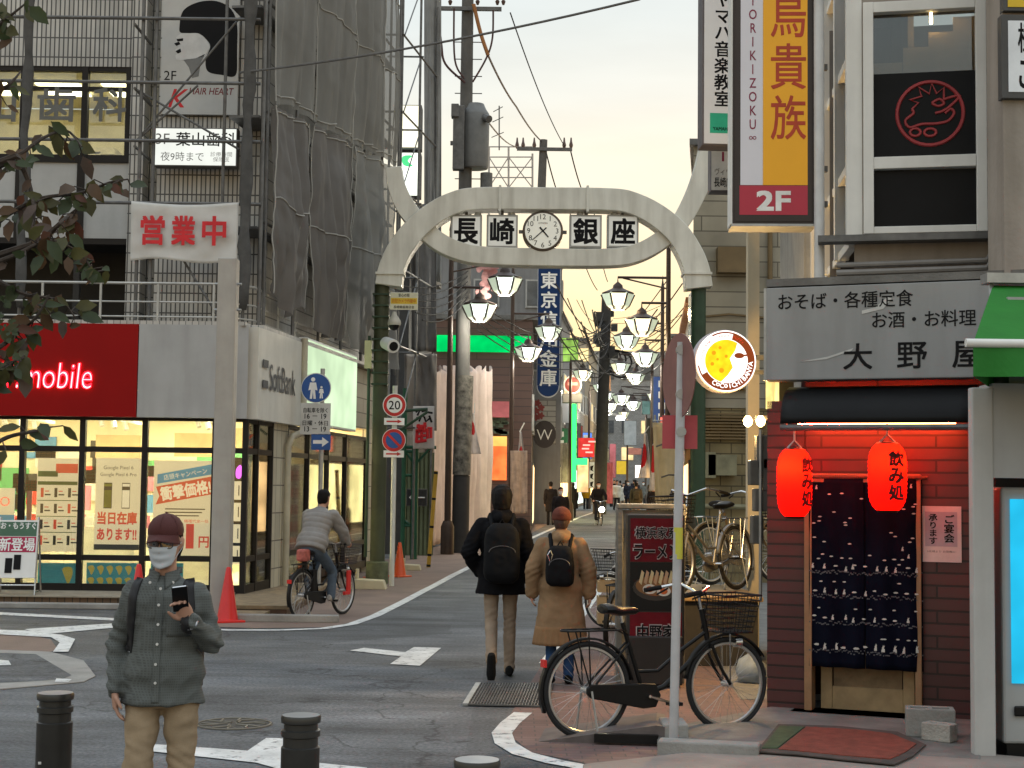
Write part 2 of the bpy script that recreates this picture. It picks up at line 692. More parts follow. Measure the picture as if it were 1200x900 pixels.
GREYW = mat('grey_panel', (0.36, 0.365, 0.365), 0.6, var=0.1, sc=1.2, streak=0.22)
SIGNW = mat('sign_white', (0.72, 0.72, 0.70), 0.45, var=0.05, sc=2, streak=0.1)
INK = mat('black_lettering', (0.006, 0.006, 0.007), 0.6, spec=0.15)
INKR = mat('red_lettering', (0.55, 0.012, 0.02), 0.5)
INKW = mat('white_lettering', (0.78, 0.78, 0.76), 0.5)
RED = mat('red_plastic', (0.55, 0.02, 0.018), 0.4, var=0.1)
ORANGE = mat('orange_plastic', (0.62, 0.085, 0.02), 0.45, var=0.12)
GREENP = mat('dark_green_paint', (0.018, 0.045, 0.022), 0.5, var=0.3, sc=4)
GREENPIPE = mat('green_pipe_paint', (0.012, 0.085, 0.045), 0.5, var=0.25)
GREENL = mat('olive_green_paint', (0.05, 0.058, 0.028), 0.55, var=0.25, sc=3, streak=0.3)
BROWNP = mat('brown_post_paint', (0.045, 0.026, 0.018), 0.5, var=0.25)
GLASS = glass('window_glass')
GLASSD = glass('dark_window_glass', '#5a6468', 0.16)
TILE_G = tiles('grey_wall_tiles', (0.50, 0.495, 0.47), (0.075, 0.075, 0.075), 0.075, 0.33, 0.012, 0.45, off=0.0, streak=0.28)
SIDING = tiles('beige_siding_boards', (0.34, 0.31, 0.235), (0.12, 0.105, 0.075), 3.0, 0.3, 0.012, 0.6, streak=0.3)
WOOD = mat('pale_wood', (0.36, 0.24, 0.12), 0.6, var=0.2, sc=5)
WOOD_D = mat('dark_wood', (0.075, 0.04, 0.022), 0.6, var=0.3, sc=5)


# ------------------------------------------------------------------ ground, road, paving, markings
def GS(px, py, lay=0.0):
 """Where the picture point (px,py) meets the (slightly rising) street, lay metres above it."""
 z = lay
 for _ in range(12):
  p = G(px, py, z)
  z = rise(p.y) + lay
 return p


def strip_mesh(name, pts, m, lay, kind='structure', cut=6.0):
 """A flat outline on the street; edges are subdivided so it follows the rise."""
 bm = bmesh.new()
 vs = [bm.verts.new((p[0], p[1], 0)) for p in pts]
 bm.faces.new(vs)
 bmesh.ops.triangulate(bm, faces=bm.faces[:])
 for yc in (28, 60, 100):
  bmesh.ops.bisect_plane(bm, geom=bm.verts[:] + bm.edges[:] + bm.faces[:], plane_co=(0, yc, 0), plane_no=(0, 1, 0))
 for v in bm.verts:
  v.co.z = rise(v.co.y) + lay
 bm.normal_update()
 for f in bm.faces:
  if f.normal.z < 0:
   f.normal_flip()
 me = bpy.data.meshes.new(name)
 bm.to_mesh(me)
 bm.free()
 me.materials.append(m)
 o = bpy.data.objects.new(name, me)
 COL.objects.link(o)
 if kind:
  o['kind'] = kind
 return o


def line_poly(pts, wd):
 """outline of a painted line along pts (ground x,y)."""
 pts = [V((p[0], p[1], 0)) for p in pts]
 L, Rr = [], []
 for i, p in enumerate(pts):
  t = (pts[min(i + 1, len(pts) - 1)] - pts[max(i - 1, 0)]).normalized()
  nn = V((-t.y, t.x, 0))
  L.append(p + nn * wd / 2)
  Rr.append(p - nn * wd / 2)
 return L + Rr[::-1]


gm = MB()
ys = [-25, 0, 28, 60, 100, 160, 260, 420, 900]
xs = [-400, -60, -12, 0, 12, 60, 400]
for j in range(len(ys) - 1):
 for i in range(len(xs) - 1):
  gm.add([(xs[i], ys[j], rise(ys[j])), (xs[i + 1], ys[j], rise(ys[j])), (xs[i + 1], ys[j + 1], rise(ys[j + 1])), (xs[i], ys[j + 1], rise(ys[j + 1]))], [(0, 1, 2, 3)])
tag(gm.build('ground', ASPH), kind='structure')


def LL(y):                            # white line on the far-left kerb side of the street
 return -1.95 + 0.08 * (y - 19.6)


def RL(y):                            # white line on the other side
 return 0.45 + 0.10 * (y - 16.3)


# footway strips in coloured asphalt and brick beyond the white lines
lp = [(-4.6, 19.8), (-3.2, 19.5), (-2.25, 19.75)] + [(LL(y) - 0.05, y) for y in (22, 25, 28, 34, 45, 60, 100, 150)]
lp += [(LL(150) - 1.6, 150), (LL(45) - 1.9, 45), (-4.6, 24)]
strip_mesh('pavement', lp, PAVE_TAN, 0.004)
rp_ = [GS(640, 772), GS(605, 826), GS(588, 855), GS(622, 882), GS(720, 902), GS(800, 908), GS(868, 900)]
rp_ = [(p.x, p.y) for p in rp_] + [(2.2, 11.6), (2.2, 13.0), (3.0, 20)] + [(RL(y) + 1.7, y) for y in (28, 40, 60, 100, 150)]
rp_ += [(RL(y) + 0.05, y) for y in (150, 100, 60, 40, 28, 20)]
strip_mesh('pavement', rp_, PAVE_RED, 0.004)
# alley floor between the bar and the block wall, and the slabs by the bar's door
strip_mesh('alley_ground', [(2.0, 13.4), (6.5, 13.4), (6.5, 30.0), (2.9, 30.0)], CONC_D, 0.008)
strip_mesh('road_surface_patch', [(p.x, p.y) for p in (GS(-200, 742), GS(20, 741), GS(60, 750), GS(68, 762), GS(40, 768), GS(-200, 768))], PAVE_TAN, 0.004)

# the white lines
lw = 0.15
l1 = [GS(150, 734), GS(270, 739), GS(330, 739), GS(380, 737), GS(412, 732), GS(440, 722), GS(470, 707), GS(500, 691), GS(530, 675), GS(560, 660), GS(600, 641), GS(640, 623), GS(680, 606), GS(700, 599)]
strip_mesh('road_marking', line_poly(l1, lw), WHITELINE, 0.008)
l2 = [GS(760, 612), GS(725, 660), GS(690, 708), GS(652, 762), GS(640, 778)]
strip_mesh('road_marking', line_poly(l2, lw), WHITELINE, 0.008)
l3 = [GS(613, 836), GS(598, 848), GS(588, 860), GS(592, 872), GS(612, 884), GS(650, 894), GS(700, 903), GS(760, 910)]
strip_mesh('road_marking', line_poly(l3, lw), WHITELINE, 0.008)
strip_mesh('road_marking', [GS(28, 738), GS(135, 731), GS(137, 736), GS(50, 744)], WHITELINE, 0.0085)
strip_mesh('road_marking', [GS(-60, 737), GS(30, 740), GS(72, 745), GS(88, 750), GS(80, 765), GS(62, 765), GS(70, 754), GS(60, 748), GS(-60, 741)], WHITELINE, 0.0125)
strip_mesh('road_marking', [GS(-80, 714), GS(135, 725), GS(135, 728), GS(-80, 717)], WHITELINE, 0.008)
strip_mesh('road_marking', [GS(-10, 774), GS(10, 776), GS(13, 781), GS(-10, 782)], WHITELINE, 0.017)
# T-shaped junction marks
strip_mesh('road_marking', [GS(410, 763), GS(427, 760), GS(475, 765), GS(485, 759), GS(517, 760), GS(492, 781), GS(457, 779), GS(470, 770)], WHITELINE, 0.008)
strip_mesh('road_marking', [GS(176, 873), GS(290, 881), GS(312, 866), GS(352, 867), GS(350, 893), GS(430, 901), GS(425, 930), GS(300, 895), GS(180, 882)], WHITELINE, 0.008)
# pale kerb island with its dark paved triangle
def slab(name, pts, m, h, lay=0.0):
 mb = MB()
 mb.prism([(p[0], p[1]) for p in pts], (0, 0, lay), (1, 0, 0), (0, 1, 0), (0, 0, h))
 return tag(mb.build(name, m, bevel=0.012), kind='structure')


slab('kerb', [GS(-150, 757), GS(60, 765), GS(98, 775), GS(112, 793), GS(98, 800), GS(-150, 822)], CONC, 0.012)
strip_mesh('pavement', [GS(-150, 762), GS(42, 768), GS(84, 793), GS(72, 798), GS(-150, 810)], ASPH, 0.0145)
strip_mesh('road_marking', [GS(66, 797), GS(84, 798), GS(80, 801), GS(64, 801)], WHITELINE, 0.0165)

# manhole cover
m_ = GS(274, 849)
mh = thing('manhole_cover', 'round cast iron manhole cover in the asphalt with a worn floral relief', 'manhole cover', m_)
b = MB()
b.lathe([(0.0, 0.004), (0.285, 0.004), (0.295, 0.002)], n=40)
b.build('plate', mat('cast_iron', (0.075, 0.07, 0.062), 0.6, metal=0.5, var=0.4, sc=14, bump=0.6, bsc=25), mh)
b = MB()
for k in range(6):
 a = k * math.pi / 3
 b.tube([V((math.cos(a) * .05, math.sin(a) * .05, .006)), V((math.cos(a + .35) * .15, math.sin(a + .35) * .15, .006)), V((math.cos(a) * .24, math.sin(a) * .24, .006))], .009, 6)
 b.tube([V((math.cos(a + .5) * r_, math.sin(a + .5) * r_, .006)) for r_ in (.12, .2, .26)], .008, 6)
b.tube([V((math.cos(k * math.pi / 20) * .275, math.sin(k * math.pi / 20) * .275, .005)) for k in range(40)], .008, 6, closed=True)
b.build('relief', mat('cast_iron_worn', (0.16, 0.145, 0.115), 0.5, metal=0.5), mh)

# drain grating
ga, gb_, gc, gd = GS(563, 803), GS(648, 803), GS(640, 830), GS(548, 828)
gr = thing('drain_grating', 'rectangular steel drain grating set into the road edge by the white line', 'grating', (0, 0, 0))
strip = MB()
strip.add([(p.x, p.y, 0.009) for p in (ga, gb_, gc, gd)], [(3, 2, 1, 0)])
strip.build('pit', mat('drain_pit', (0.02, 0.02, 0.019), 0.9), gr)
b = MB()
for k in range(27):
 t = k / 26
 p, q = ga.lerp(gb_, t), gd.lerp(gc, t)
 b.span((p.x, p.y, .016), (q.x, q.y, .016), .011, .012)
for k in range(11):
 t = k / 10
 p, q = ga.lerp(gd, t), gb_.lerp(gc, t)
 b.span((p.x, p.y, .0175), (q.x, q.y, .0175), .009, .012)
b.build('bars', STEEL_D, gr)
b = MB()
b.span((ga.x - .02, ga.y, .017), (gd.x - .02, gd.y, .017), .045, .018)
b.build('frame', STEEL, gr)

# ------------------------------------------------------------------ the phone shop on the corner
YF, XC = 23.6, -4.08


def SW(y, off=0.0):                  # the shop's side wall runs up the street
 return V((XC + 0.13 * (y - YF) + off, y, 0))


def XP(px, y):
 return P(px, 500, y).x


Z0, ZT1, ZT2, ZF0, ZF1 = 0.15, 0.665, 2.32, 2.81, 4.23
shop = thing('phone_shop', 'tiled corner building with a brightly lit phone shop under red and white fascia panels', 'shop building', (XC, YF, 0))
so = V((XC, YF, 0))


def loc(mb):
 for p in mb.v:
  p -= so
 return mb


SIDE_END = 32.7
shop_int = mat('shop_interior_paint', (0.80, 0.73, 0.53), 0.8, var=0.06, sc=0.8)
b = MB()
b.add([(-12, 29.5, 0.15), (-3.4, 29.5, 0.15), (-3.4, 29.5, 3.05), (-12, 29.5, 3.05)], [(0, 1, 2, 3)])
b.add([(-12, YF, 3.05), (XC, YF, 3.05), (SW(29.5).x, 29.5, 3.05), (-12, 29.5, 3.05)], [(0, 1, 2, 3)])
b.add([(-12, YF, .15), (XC, YF, .15), (SW(29.5).x, 29.5, .15), (-12, 29.5, .15)], [(0, 1, 2, 3)])
loc(b).build('interior', shop_int, shop)
# ceiling light panels
b = MB()
for ix in range(5):
 for iy in range(3):
  b.box((-11 + ix * 1.55, 24.5 + iy * 1.7, 3.03), (1.15, .28, .025))
b.box((-4.2, 26.2, 3.03), (.25, 1.3, .025))
b.box((-3.75, 28.2, 3.03), (.25, 1.3, .025))
b.box((-5.0, 28.4, 3.03), (1.3, .5, .025))
loc(b).build('ceiling_light', glow('shop_light', (1, 0.86, 0.55), 30), shop)
# second room behind the side windows
b = MB()
a0, a1 = SW(29.52, -2.2), SW(31.9, -2.2)
b.add([a0 + V((0, 0, .15)), a1 + V((0, 0, .15)), a1 + V((0, 0, 3)), a0 + V((0, 0, 3))], [(0, 1, 2, 3)])
c0, c1 = SW(29.52, -.02), SW(31.9, -.02)
b.add([a0 + V((0, 0, 3)), a1 + V((0, 0, 3)), c1 + V((0, 0, 3)), c0 + V((0, 0, 3))], [(0, 1, 2, 3)])
b.add([a0 + V((0, 0, .15)), a1 + V((0, 0, .15)), c1 + V((0, 0, .15)), c0 + V((0, 0, .15))], [(0, 1, 2, 3)])
b.add([a1 + V((0, 0, .15)), c1 + V((0, 0, .15)), c1 + V((0, 0, 3)), a1 + V((0, 0, 3))], [(0, 1, 2, 3)])
loc(b).build('interior', shop_int, shop)
b = MB()
b.box(SW(30.6, -1.0) + V((0, 0, 2.97)), (1.2, 1.2, .025))
loc(b).build('ceiling_light', glow('shop_light', (1, 0.86, 0.55), 30), shop)
# display tables, counters and partitions seen through the panes
b = MB()
for x in (-9.6, -8.1, -6.6, -5.3):
 b.box((x, 25.4, .62), (.95, .5, .94))
b.box((-7.6, 28.0, .7), (4.4, .5, 1.1))
b.box((-9.9, 27, 1.5), (.12, 3, 2.7))
loc(b).build('counter', mat('counter_white', (.7, .66, .55), .5), shop)
b = MB()
for x, zz in ((-8.9, 2.55), (-7.0, 2.45), (-5.6, 2.5), (-4.9, 2.6)):
 b.box((x, 27.4, zz), (.8, .06, .42))
loc(b).build('hanging_board', mat('hanging_board_tan', (.55, .40, .22), .7), shop)

# goods, racks and wall pictures inside
random.seed(9)
for nm_, cl_ in (('goods_red', (.6, .05, .04)), ('goods_blue', (.06, .25, .5)), ('goods_white', (.8, .78, .7)), ('goods_dark', (.03, .03, .03)), ('goods_pink', (.65, .2, .3)), ('goods_green', (.1, .4, .15))):
 b = MB()
 for k in range(9):
  x = random.uniform(-10.4, -4.8)
  b.box((x, 25.3 + random.uniform(-.15, .15), 1.09 + .09), (random.uniform(.05, .16), .05, random.uniform(.12, .22)))
 for k in range(3):
  x = random.uniform(-10.2, -5)
  b.box((x, 28.0, 1.25 + random.uniform(.15, .3)), (random.uniform(.15, .4), .1, random.uniform(.2, .5)))
  b.box((random.uniform(-10.4, -4.6), 29.46, random.uniform(1.6, 2.5)), (random.uniform(.4, 1.1), .03, random.uniform(.3, .6)))
 loc(b).build('display_goods', mat(nm_, cl_, .5, var=.1), shop)
b = MB()
for x in (-10, -8.4, -6.8, -5.2):
 b.box((x, 26.6, 2.9), (.05, 3.2, .05))
 for y in (25.4, 26.2, 27.0):
  b.tube([(x, y, 2.88), (x + .05, y - .06, 2.74)], .045, 8)
loc(b).build('track_lamps', mat('track_white', (.6, .6, .56), .5), shop)

# glazed bays along the front
frm = DARK
bays = [XP(-120, YF), XP(-45, YF), XP(28, YF), XP(98, YF), XP(171, YF), XP(253, YF), XC]
for k in range(len(bays) - 1):
 x0, x1 = bays[k], bays[k + 1]
 b = MB()
 for x in ((x0, x1) if k == len(bays) - 2 else (x0,)):
  b.box((x, YF, (Z0 + ZF0) / 2), (.085, .10, ZF0 - Z0))
 for z, hh in ((Z0 + .06, .12), (ZT1, .085), (ZT2, .085), (ZF0 - .02, .05)):
  b.box(((x0 + x1) / 2, YF + .003, z), (x1 - x0 - .086, .085, hh))
 f = loc(b).build('window', frm, shop)
 b = MB()
 b.box(((x0 + x1) / 2, YF, (Z0 + ZF0) / 2), (x1 - x0 - .05, .008, ZF0 - Z0 - .06))
 loc(b).build('pane', GLASS, f)
# glazed bays along the side
sb = [YF, 24.15, 24.95]
sb2 = [25.85, 27.2, 28.6, 30.0, 31.85]
for grp, zt in ((sb, ZT2), (sb2, 2.32)):
 for k in range(len(grp) - 1):
  p0, p1 = SW(grp[k]), SW(grp[k + 1])
  b = MB()
  for q in ((p0, p1) if k == len(grp) - 2 else (p0,)):
   if q.y > YF + .01:
    b.box((q.x, q.y, (Z0 + ZF0) / 2), (.09, .085, ZF0 - Z0))
  for z, hh in ((Z0 + .06, .14), (ZT1, .085), (zt, .085), (ZF0 - .03, .06)):
   b.span(p0.lerp(p1, .05) + V((0, 0, z)), p0.lerp(p1, .95) + V((0, 0, z)), .08, hh)
  f = loc(b).build('window', frm, shop)
  b = MB()
  b.span(p0 + V((0, 0, (Z0 + ZF0) / 2)), p1 + V((0, 0, (Z0 + ZF0) / 2)), .008, ZF0 - Z0 - .08)
  loc(b).build('pane', GLASS, f)
# pilaster between the two groups, siding beyond
b = MB()
b.span(SW(24.98, -.1) + V((0, 0, 1.45)), SW(25.83, -.1) + V((0, 0, 1.45)), .28, 2.9)
PTI = tiles('pilaster_tiles', (.48, .44, .33), (.14, .12, .1), .3, .45, .01, .6, off=0)
loc(b).build('pilaster', PTI, shop)
b = MB()
b.span(SW(31.9, -.1) + V((0, 0, 1.5)), SW(32.7, -.1) + V((0, 0, 1.5)), .26, 3.0)
loc(b).build('pilaster', PTI, shop)
b = MB()
b.span(SW(30.35, -.12) + V((0, 0, 3.6)), SW(32.7, -.12) + V((0, 0, 3.6)), .22, 1.24)
loc(b).build('side_wall', SIDING, shop)
# fascia boards
b = MB()
b.box(((XP(-120, YF) + XP(164, YF)) / 2, YF - .12, (ZF0 + ZF1) / 2), (XP(164, YF) - XP(-120, YF), .3, ZF1 - ZF0))
redf = loc(b).build('fascia', mat('red_fascia', (.26, .003, .004), .4, var=.06, sc=.7, spec=.12), shop)
b = MB()
x0, x1 = XP(164, YF) + .012, XC - .13
b.box(((x0 + x1) / 2, YF - .115, (ZF0 + ZF1) / 2), (x1 - x0, .3, ZF1 - ZF0))
b.add([(XC - .12, YF - .26, ZF0), (XC + .03, YF - .13, ZF0), (XC + .03, YF - .13, ZF1), (XC - .12, YF - .26, ZF1), (XC - .12, YF + .1, ZF0), (XC - .04, YF + .1, ZF0), (XC - .04, YF + .1, ZF1), (XC - .12, YF + .1, ZF1)],
   [(0, 1, 2, 3), (5, 4, 7, 6), (1, 5, 6, 2), (4, 0, 3, 7), (3, 2, 6, 7), (1, 0, 4, 5)])
loc(b).build('fascia', GREYW, shop)
sa, sbb = SW(YF + .0, .08), SW(26.25, .08)
b = MB()
b.span(sa + V((-.02, 0, (ZF0 + ZF1) / 2)), sbb + V((0, 0, (ZF0 + ZF1) / 2)), .22, ZF1 - ZF0)
loc(b).build('fascia', mat('warm_white_panel', (.58, .56, .50), .5, var=.06, streak=.15), shop)
# name on the side fascia: two grey bars and the serif word
ang = math.atan2(1, .13)
nm = thing('shop_name', 'grey letters with two bars on the white side fascia of the phone shop', 'sign letters', SW(24.62, .195) + V((0, 0, 3.50)), ang)
bnk = mat('grey_letters', (.10, .10, .10), .6, spec=.2)
text('SoftBank', nm, bnk, w=1.5, h=.42, at=(.27, 0, 0), bold=.012)
b = MB()
b.box((-.72, 0, .19), (.27, .012, .12))
b.box((-.72, 0, -.13), (.27, .012, .12))
b.build('bars', bnk, nm)
# lit blank sign farther along, with its pale box
p0, p1 = SW(26.55, .12), SW(30.3, .12)
ls = thing('lit_sign', 'blank pale green lightbox glowing on the side wall above the windows', 'lightbox', p0.lerp(p1, .5) + V((0, 0, 3.62)), ang)
L_ = (p1 - p0).length
b = MB()
b.box((0, .06, 0), (L_, .16, 1.5))
b.build('box', WHITEP, ls, bevel=.01)
b = MB()
b.box((0, -.025, 0), (L_ - .08, .01, 1.42))
b.build('face', glow('pale_green_light', (.62, .80, .52), .95, var=.35, sc=.9), ls)
# red letters lit from inside on the red fascia
nn = thing('neon_name', 'glowing red and white name letters on the red fascia, partly behind leaves', 'neon letters', (P(55, 440, YF - .28).x, YF - .285, P(55, 440, YF - .28).z))
text('Y!mobile', nn, glow('red_neon', (1, .015, .03), 3.2), w=1.40, h=.40, bold=.03, at=(0, -.02, 0), shear=.12)
text('Y!mobile', nn, glow('neon_core', (1, .30, .32), 3), w=1.38, h=.385, bold=-.022, at=(0, -.03, 0), name='letter_core', shear=.12)

# flat roof over the shop, tiled coping, railing
b = MB()
b.prism([(-12, YF - .1), (XC - .1, YF - .1), (SW(32.7).x - .02, 32.7), (-12, 32.7)], (0, 0, ZF1 - .12), (1, 0, 0), (0, 1, 0), (0, 0, .1))
loc(b).build('roof', CONC_D, shop)
b = MB()
b.box(((-12 + XC) / 2, YF - .02, ZF1 + .03), (12 + XC, .42, .06))
b.span(SW(YF + .25, -.03) + V((0, 0, ZF1 + .03)), SW(32.7, -.03) + V((0, 0, ZF1 + .03)), .4, .06)
loc(b).build('coping', tiles('coping_tiles', (.45, .43, .40), (.12, .12, .12), .1, .1, .006), shop)
rail = thing('roof_railing', 'pale metal tube railing along the edge of the shop roof', 'railing', (XC, YF, ZF1))
b = MB()
for z in (.1, .33, .62):
 pts = [V((-12, YF + .12, ZF1 + .06 + z)), V((XC - .35, YF + .12, ZF1 + .06 + z)), SW(YF + .5, -.08) + V((0, 0, ZF1 + .06 + z)), SW(26.6, -.08) + V((0, 0, ZF1 + .06 + z))]
 b.tube(pts, .022 if z > .5 else .014, 8)
 b.tube([SW(26.7, -.08) + V((0, 0, ZF1 + .06 + z * .55)), SW(30.4, -.08) + V((0, 0, ZF1 + .06 + z * .55))], .016, 8)
for p in b.v:
 p -= rail.location
b.build('rail', mat('pale_rail', (.42, .41, .38), .4, metal=.5), rail, smooth=True)
for px in (-30, 42, 111, 179, 245):
 b = MB()
 b.box((XP(px, YF) - XC, .12, .37), (.035, .035, .66))
 b.build('post', STEEL, rail)
for y in (24.6, 25.5, 26.5):
 b = MB()
 q = SW(y, -.08) - rail.location
 b.box((q.x, q.y, .37), (.035, .035, .66))
 b.build('post', STEEL, rail)

# plinth of brown tile in front, deck at the corner
b = MB()
b.box((-8.2, (22.45 + YF) / 2, .07), (8.0, YF - 22.45, .14))
loc(b).build('plinth', tiles('plinth_tiles', (.16, .10, .06), (.05, .04, .03), .11, .3, .008, .7, off=0), shop)
b = MB()
b.box((-8.2, (22.40 + YF) / 2, .155), (8.05, YF - 22.38, .02))
loc(b).build('plinth_top', mat('plinth_top_stone', (.30, .26, .20), .8, var=.2, sc=4, bump=.3), shop)
dk = thing('deck_steps', 'low wooden deck steps at the corner of the phone shop', 'steps')
for z, x0, x1, y0, y1 in ((.12, -4.15, -3.05, 21.3, 26.5), (.06, -4.2, -3.28, 20.7, 21.28)):
 b = MB()
 for k in range(int((y1 - y0) / .135)):
  b.box(((x0 + x1) / 2, y0 + .07 + k * .135, z), (x1 - x0, .125, .05))
 b.build('boards', mat('deck_boards', (.22, .16, .095), .75, var=.35, sc=6), dk)
 b = MB()
 b.box(((x0 + x1) / 2, (y0 + y1) / 2, z / 2 - .015), (x1 - x0 - .03, y1 - y0 - .03, z - .035))
 b.build('riser', WOOD_D, dk)
b = MB()
b.box((-3.0, 20.45, .05), (1.5, .16, .1))
tag(b.build('kerb', CONC, bevel=.015), kind='structure')
b = MB()
b.box((-8, 22.2, .04), (8.2, .2, .08))
tag(b.build('kerb', CONC, bevel=.015), kind='structure')

# downpipe on the pilaster
dp = SW(25.55, .12)
b = MB()
b.tube([dp + V((0, 0, 0)), dp + V((0, 0, 2.45)), dp + V((.05, .1, 2.62)), dp + V((.16, .45, 2.7)), dp + V((.17, .5, 2.85)), dp + V((.17, .5, 4.3))], .055, 12)
tag(b.build('drain_pipe', mat('beige_pipe', (.42, .38, .28), .5), smooth=True), 'beige rain pipe running down the corner pilaster of the phone shop', 'pipe')

# ---- upper floors, set back
YU = 25.3
us = 1800 / YU
XU = XP(305, YU)


def UX(px):
 return XP(px, YU)


def UZ(py, px=120):
 return P(px, py, YU).z


b = MB()
ZTOP = 15
wx0, wx1 = UX(-260), UX(143)
zz = [UZ(385), UZ(283), UZ(195), UZ(190), UZ(78)]
b.box(((wx0 + wx1) / 2, YU + .15, (zz[4] + ZTOP) / 2), (wx1 - wx0, .3, ZTOP - zz[4]))
b.box(((wx1 + UX(160)) / 2, YU + .12, (4.2 + ZTOP) / 2), (UX(160) - wx1, .36, ZTOP - 4.2))
b.box(((UX(176) + XU) / 2, YU + .10, (4.2 + ZTOP) / 2), (XU - UX(176), .3, ZTOP - 4.2))
b.box(((UX(158) + UX(178)) / 2, YU + .75, (4.2 + ZTOP) / 2), (UX(178) - UX(158) + .2, .3, ZTOP - 4.2))
pA, pB = V((XU - .15, YU + .27, 0)), V((XU - .15 + .13 * 9, YU + 9, 0))
b.span(pA + V((0, 0, (4.2 + ZTOP) / 2)), pB + V((0, 0, (4.2 + ZTOP) / 2)), .3, ZTOP - 4.2)
loc(b).build('wall', TILE_G, shop)
b = MB()
b.box(((wx0 + wx1) / 2, YU + .2, (zz[1] + zz[3]) / 2), (wx1 - wx0, .3, zz[3] - zz[1]))
loc(b).build('spandrel', mat('pale_spandrel', (.42, .43, .43), .5, var=.06, streak=.15), shop)
b = MB()
b.box(((wx0 + wx1) / 2, YU + .05, (zz[1]) + .0), (wx1 - wx0, .12, .10))
for px in (85, 12):
 b.box((UX(px), YU + .03, (zz[1] + zz[3]) / 2), (.12, .06, zz[3] - zz[1]))
loc(b).build('spandrel_frame', DARK, shop)
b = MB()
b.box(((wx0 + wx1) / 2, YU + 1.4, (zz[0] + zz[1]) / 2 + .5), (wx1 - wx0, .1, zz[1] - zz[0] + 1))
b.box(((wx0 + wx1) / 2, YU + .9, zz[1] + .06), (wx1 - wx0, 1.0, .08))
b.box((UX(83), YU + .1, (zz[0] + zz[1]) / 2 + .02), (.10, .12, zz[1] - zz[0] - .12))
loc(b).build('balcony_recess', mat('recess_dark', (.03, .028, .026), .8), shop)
# dental clinic windows: dark frames, lit room, grey letters on the glass
b = MB()
b.add([(wx0, YU + 3, zz[3]), (wx1, YU + 3, zz[3]), (wx1, YU + 3, zz[4]), (wx0, YU + 3, zz[4])], [(0, 1, 2, 3)])
b.add([(wx0, YU + .3, zz[4] + .02), (wx1, YU + .3, zz[4] + .02), (wx1, YU + 3, zz[4] + .02), (wx0, YU + 3, zz[4] + .02)], [(0, 1, 2, 3)])
b.add([(wx0, YU + .3, zz[3] - .02), (wx1, YU + .3, zz[3] - .02), (wx1, YU + 3, zz[3] - .02), (wx0, YU + 3, zz[3] - .02)], [(0, 1, 2, 3)])
loc(b).build('interior', mat('clinic_interior', (.66, .60, .42), .8, var=.2, sc=1.1), shop)
b = MB()
for px in (-60, 30, 112):
 b.box((UX(px), YU + 1.5, zz[4] - .01), (.75, .9, .02))
loc(b).build('ceiling_light', glow('clinic_light', (1, .86, .52), 7), shop)
b = MB()
for px, z, wd, hh in ((95, .25, .5, .5), (118, .18, .35, .35), (45, .3, .7, .6), (10, .2, .5, .4), (130, .4, .25, .8), (70, .62, .5, .12)):
 b.box((UX(px), YU + 2.2, zz[3] + z), (wd, .5, hh))
loc(b).build('cabinet', mat('clinic_cabinet', (.5, .46, .36), .6, var=.3, sc=3), shop)
for x0, x1 in ((-260, -120), (-120, -60), (-60, 14), (14, 87), (87, 143)):
 b = MB()
 for px in ((x0, x1) if x1 == 143 else (x0,)):
  b.box((UX(px) - (.05 if px == 143 else 0), YU + .06, (zz[3] + zz[4]) / 2), (.10, .12, zz[4] - zz[3]))
 for z, hh in ((zz[3] + .06, .13), (zz[4] - .04, .08), (zz[4] - .37, .06)):
  b.box(((UX(x0) + UX(x1)) / 2, YU + .065, z), (UX(x1) - UX(x0) - .11, .10, hh))
 f = loc(b).build('window', DARK, shop)
 b = MB()
 b.box(((UX(x0) + UX(x1)) / 2, YU + .08, (zz[3] + zz[4]) / 2), (UX(x1) - UX(x0) - .04, .008, zz[4] - zz[3] - .1))
 loc(b).build('pane', GLASS, f)
for ch, px, wd in (('山', -14, 40), ('歯', 54, 46), ('科', 117, 40)):
 t_ = text(ch, shop, mat('window_letters', (.12, .125, .12), .6), w=wd / us, h=42 / us, bold=.03, at=(UX(px) - XC, YU - .002 - YF, UZ(122, px)), name='window_lettering')
# ------------------------------------------------------------------ signs on the upper wall
def board(name, label, cat, rect, y, depth=.08, mframe=None, mface=None, fr=.03, rz=0.0, group=None, tilt=0.0, round_=False):
 """A sign box seen in picture rectangle rect at depth y: housing + face; local x right, -y to the viewer."""
 c, w_, h_ = px_rect(*rect, y)
 if rz:
  w_ = w_ / max(.2, math.cos(rz))
 t = thing(name, label, cat, c, rz, group)
 if tilt:
  t.rotation_euler = (0, tilt, rz)
 b = MB()
 b.box((0, 0, 0), (w_, depth, h_))
 b.build('housing', mframe or STEEL_D, t, bevel=.006)
 b = MB()
 b.box((0, -depth / 2 - .002, 0), (w_ - 2 * fr, .008, h_ - 2 * fr))
 b.build('face', mface or SIGNW, t)
 t['w'], t['h'], t['d'] = w_, h_, depth / 2 + .008
 return t


def put(t, s, u, v, w=None, h=None, m=INK, **k):
 """text on a board: u,v in -0.5..0.5 of the board, w/h as fractions of it."""
 return text(s, t, m, w=w * t['w'] if w else None, h=h * t['h'] if h else None, at=(u * t['w'], -t['d'] - k.pop('off', .0), v * t['h']), **k)


def flat(t, pts, m, name='picture', off=0.0):
 """flat printed shape on a board, points in -0.5..0.5 fractions."""
 b = MB()
 b.prism([(u * t['w'], v * t['h']) for u, v in pts], (0, -t['d'] - off, 0), (1, 0, 0), (0, 0, 1), (0, .002, 0))
 return b.build(name, m, t)


def rectp(u0, v0, u1, v1):
 return [(u0, v0), (u1, v0), (u1, v1), (u0, v1)]


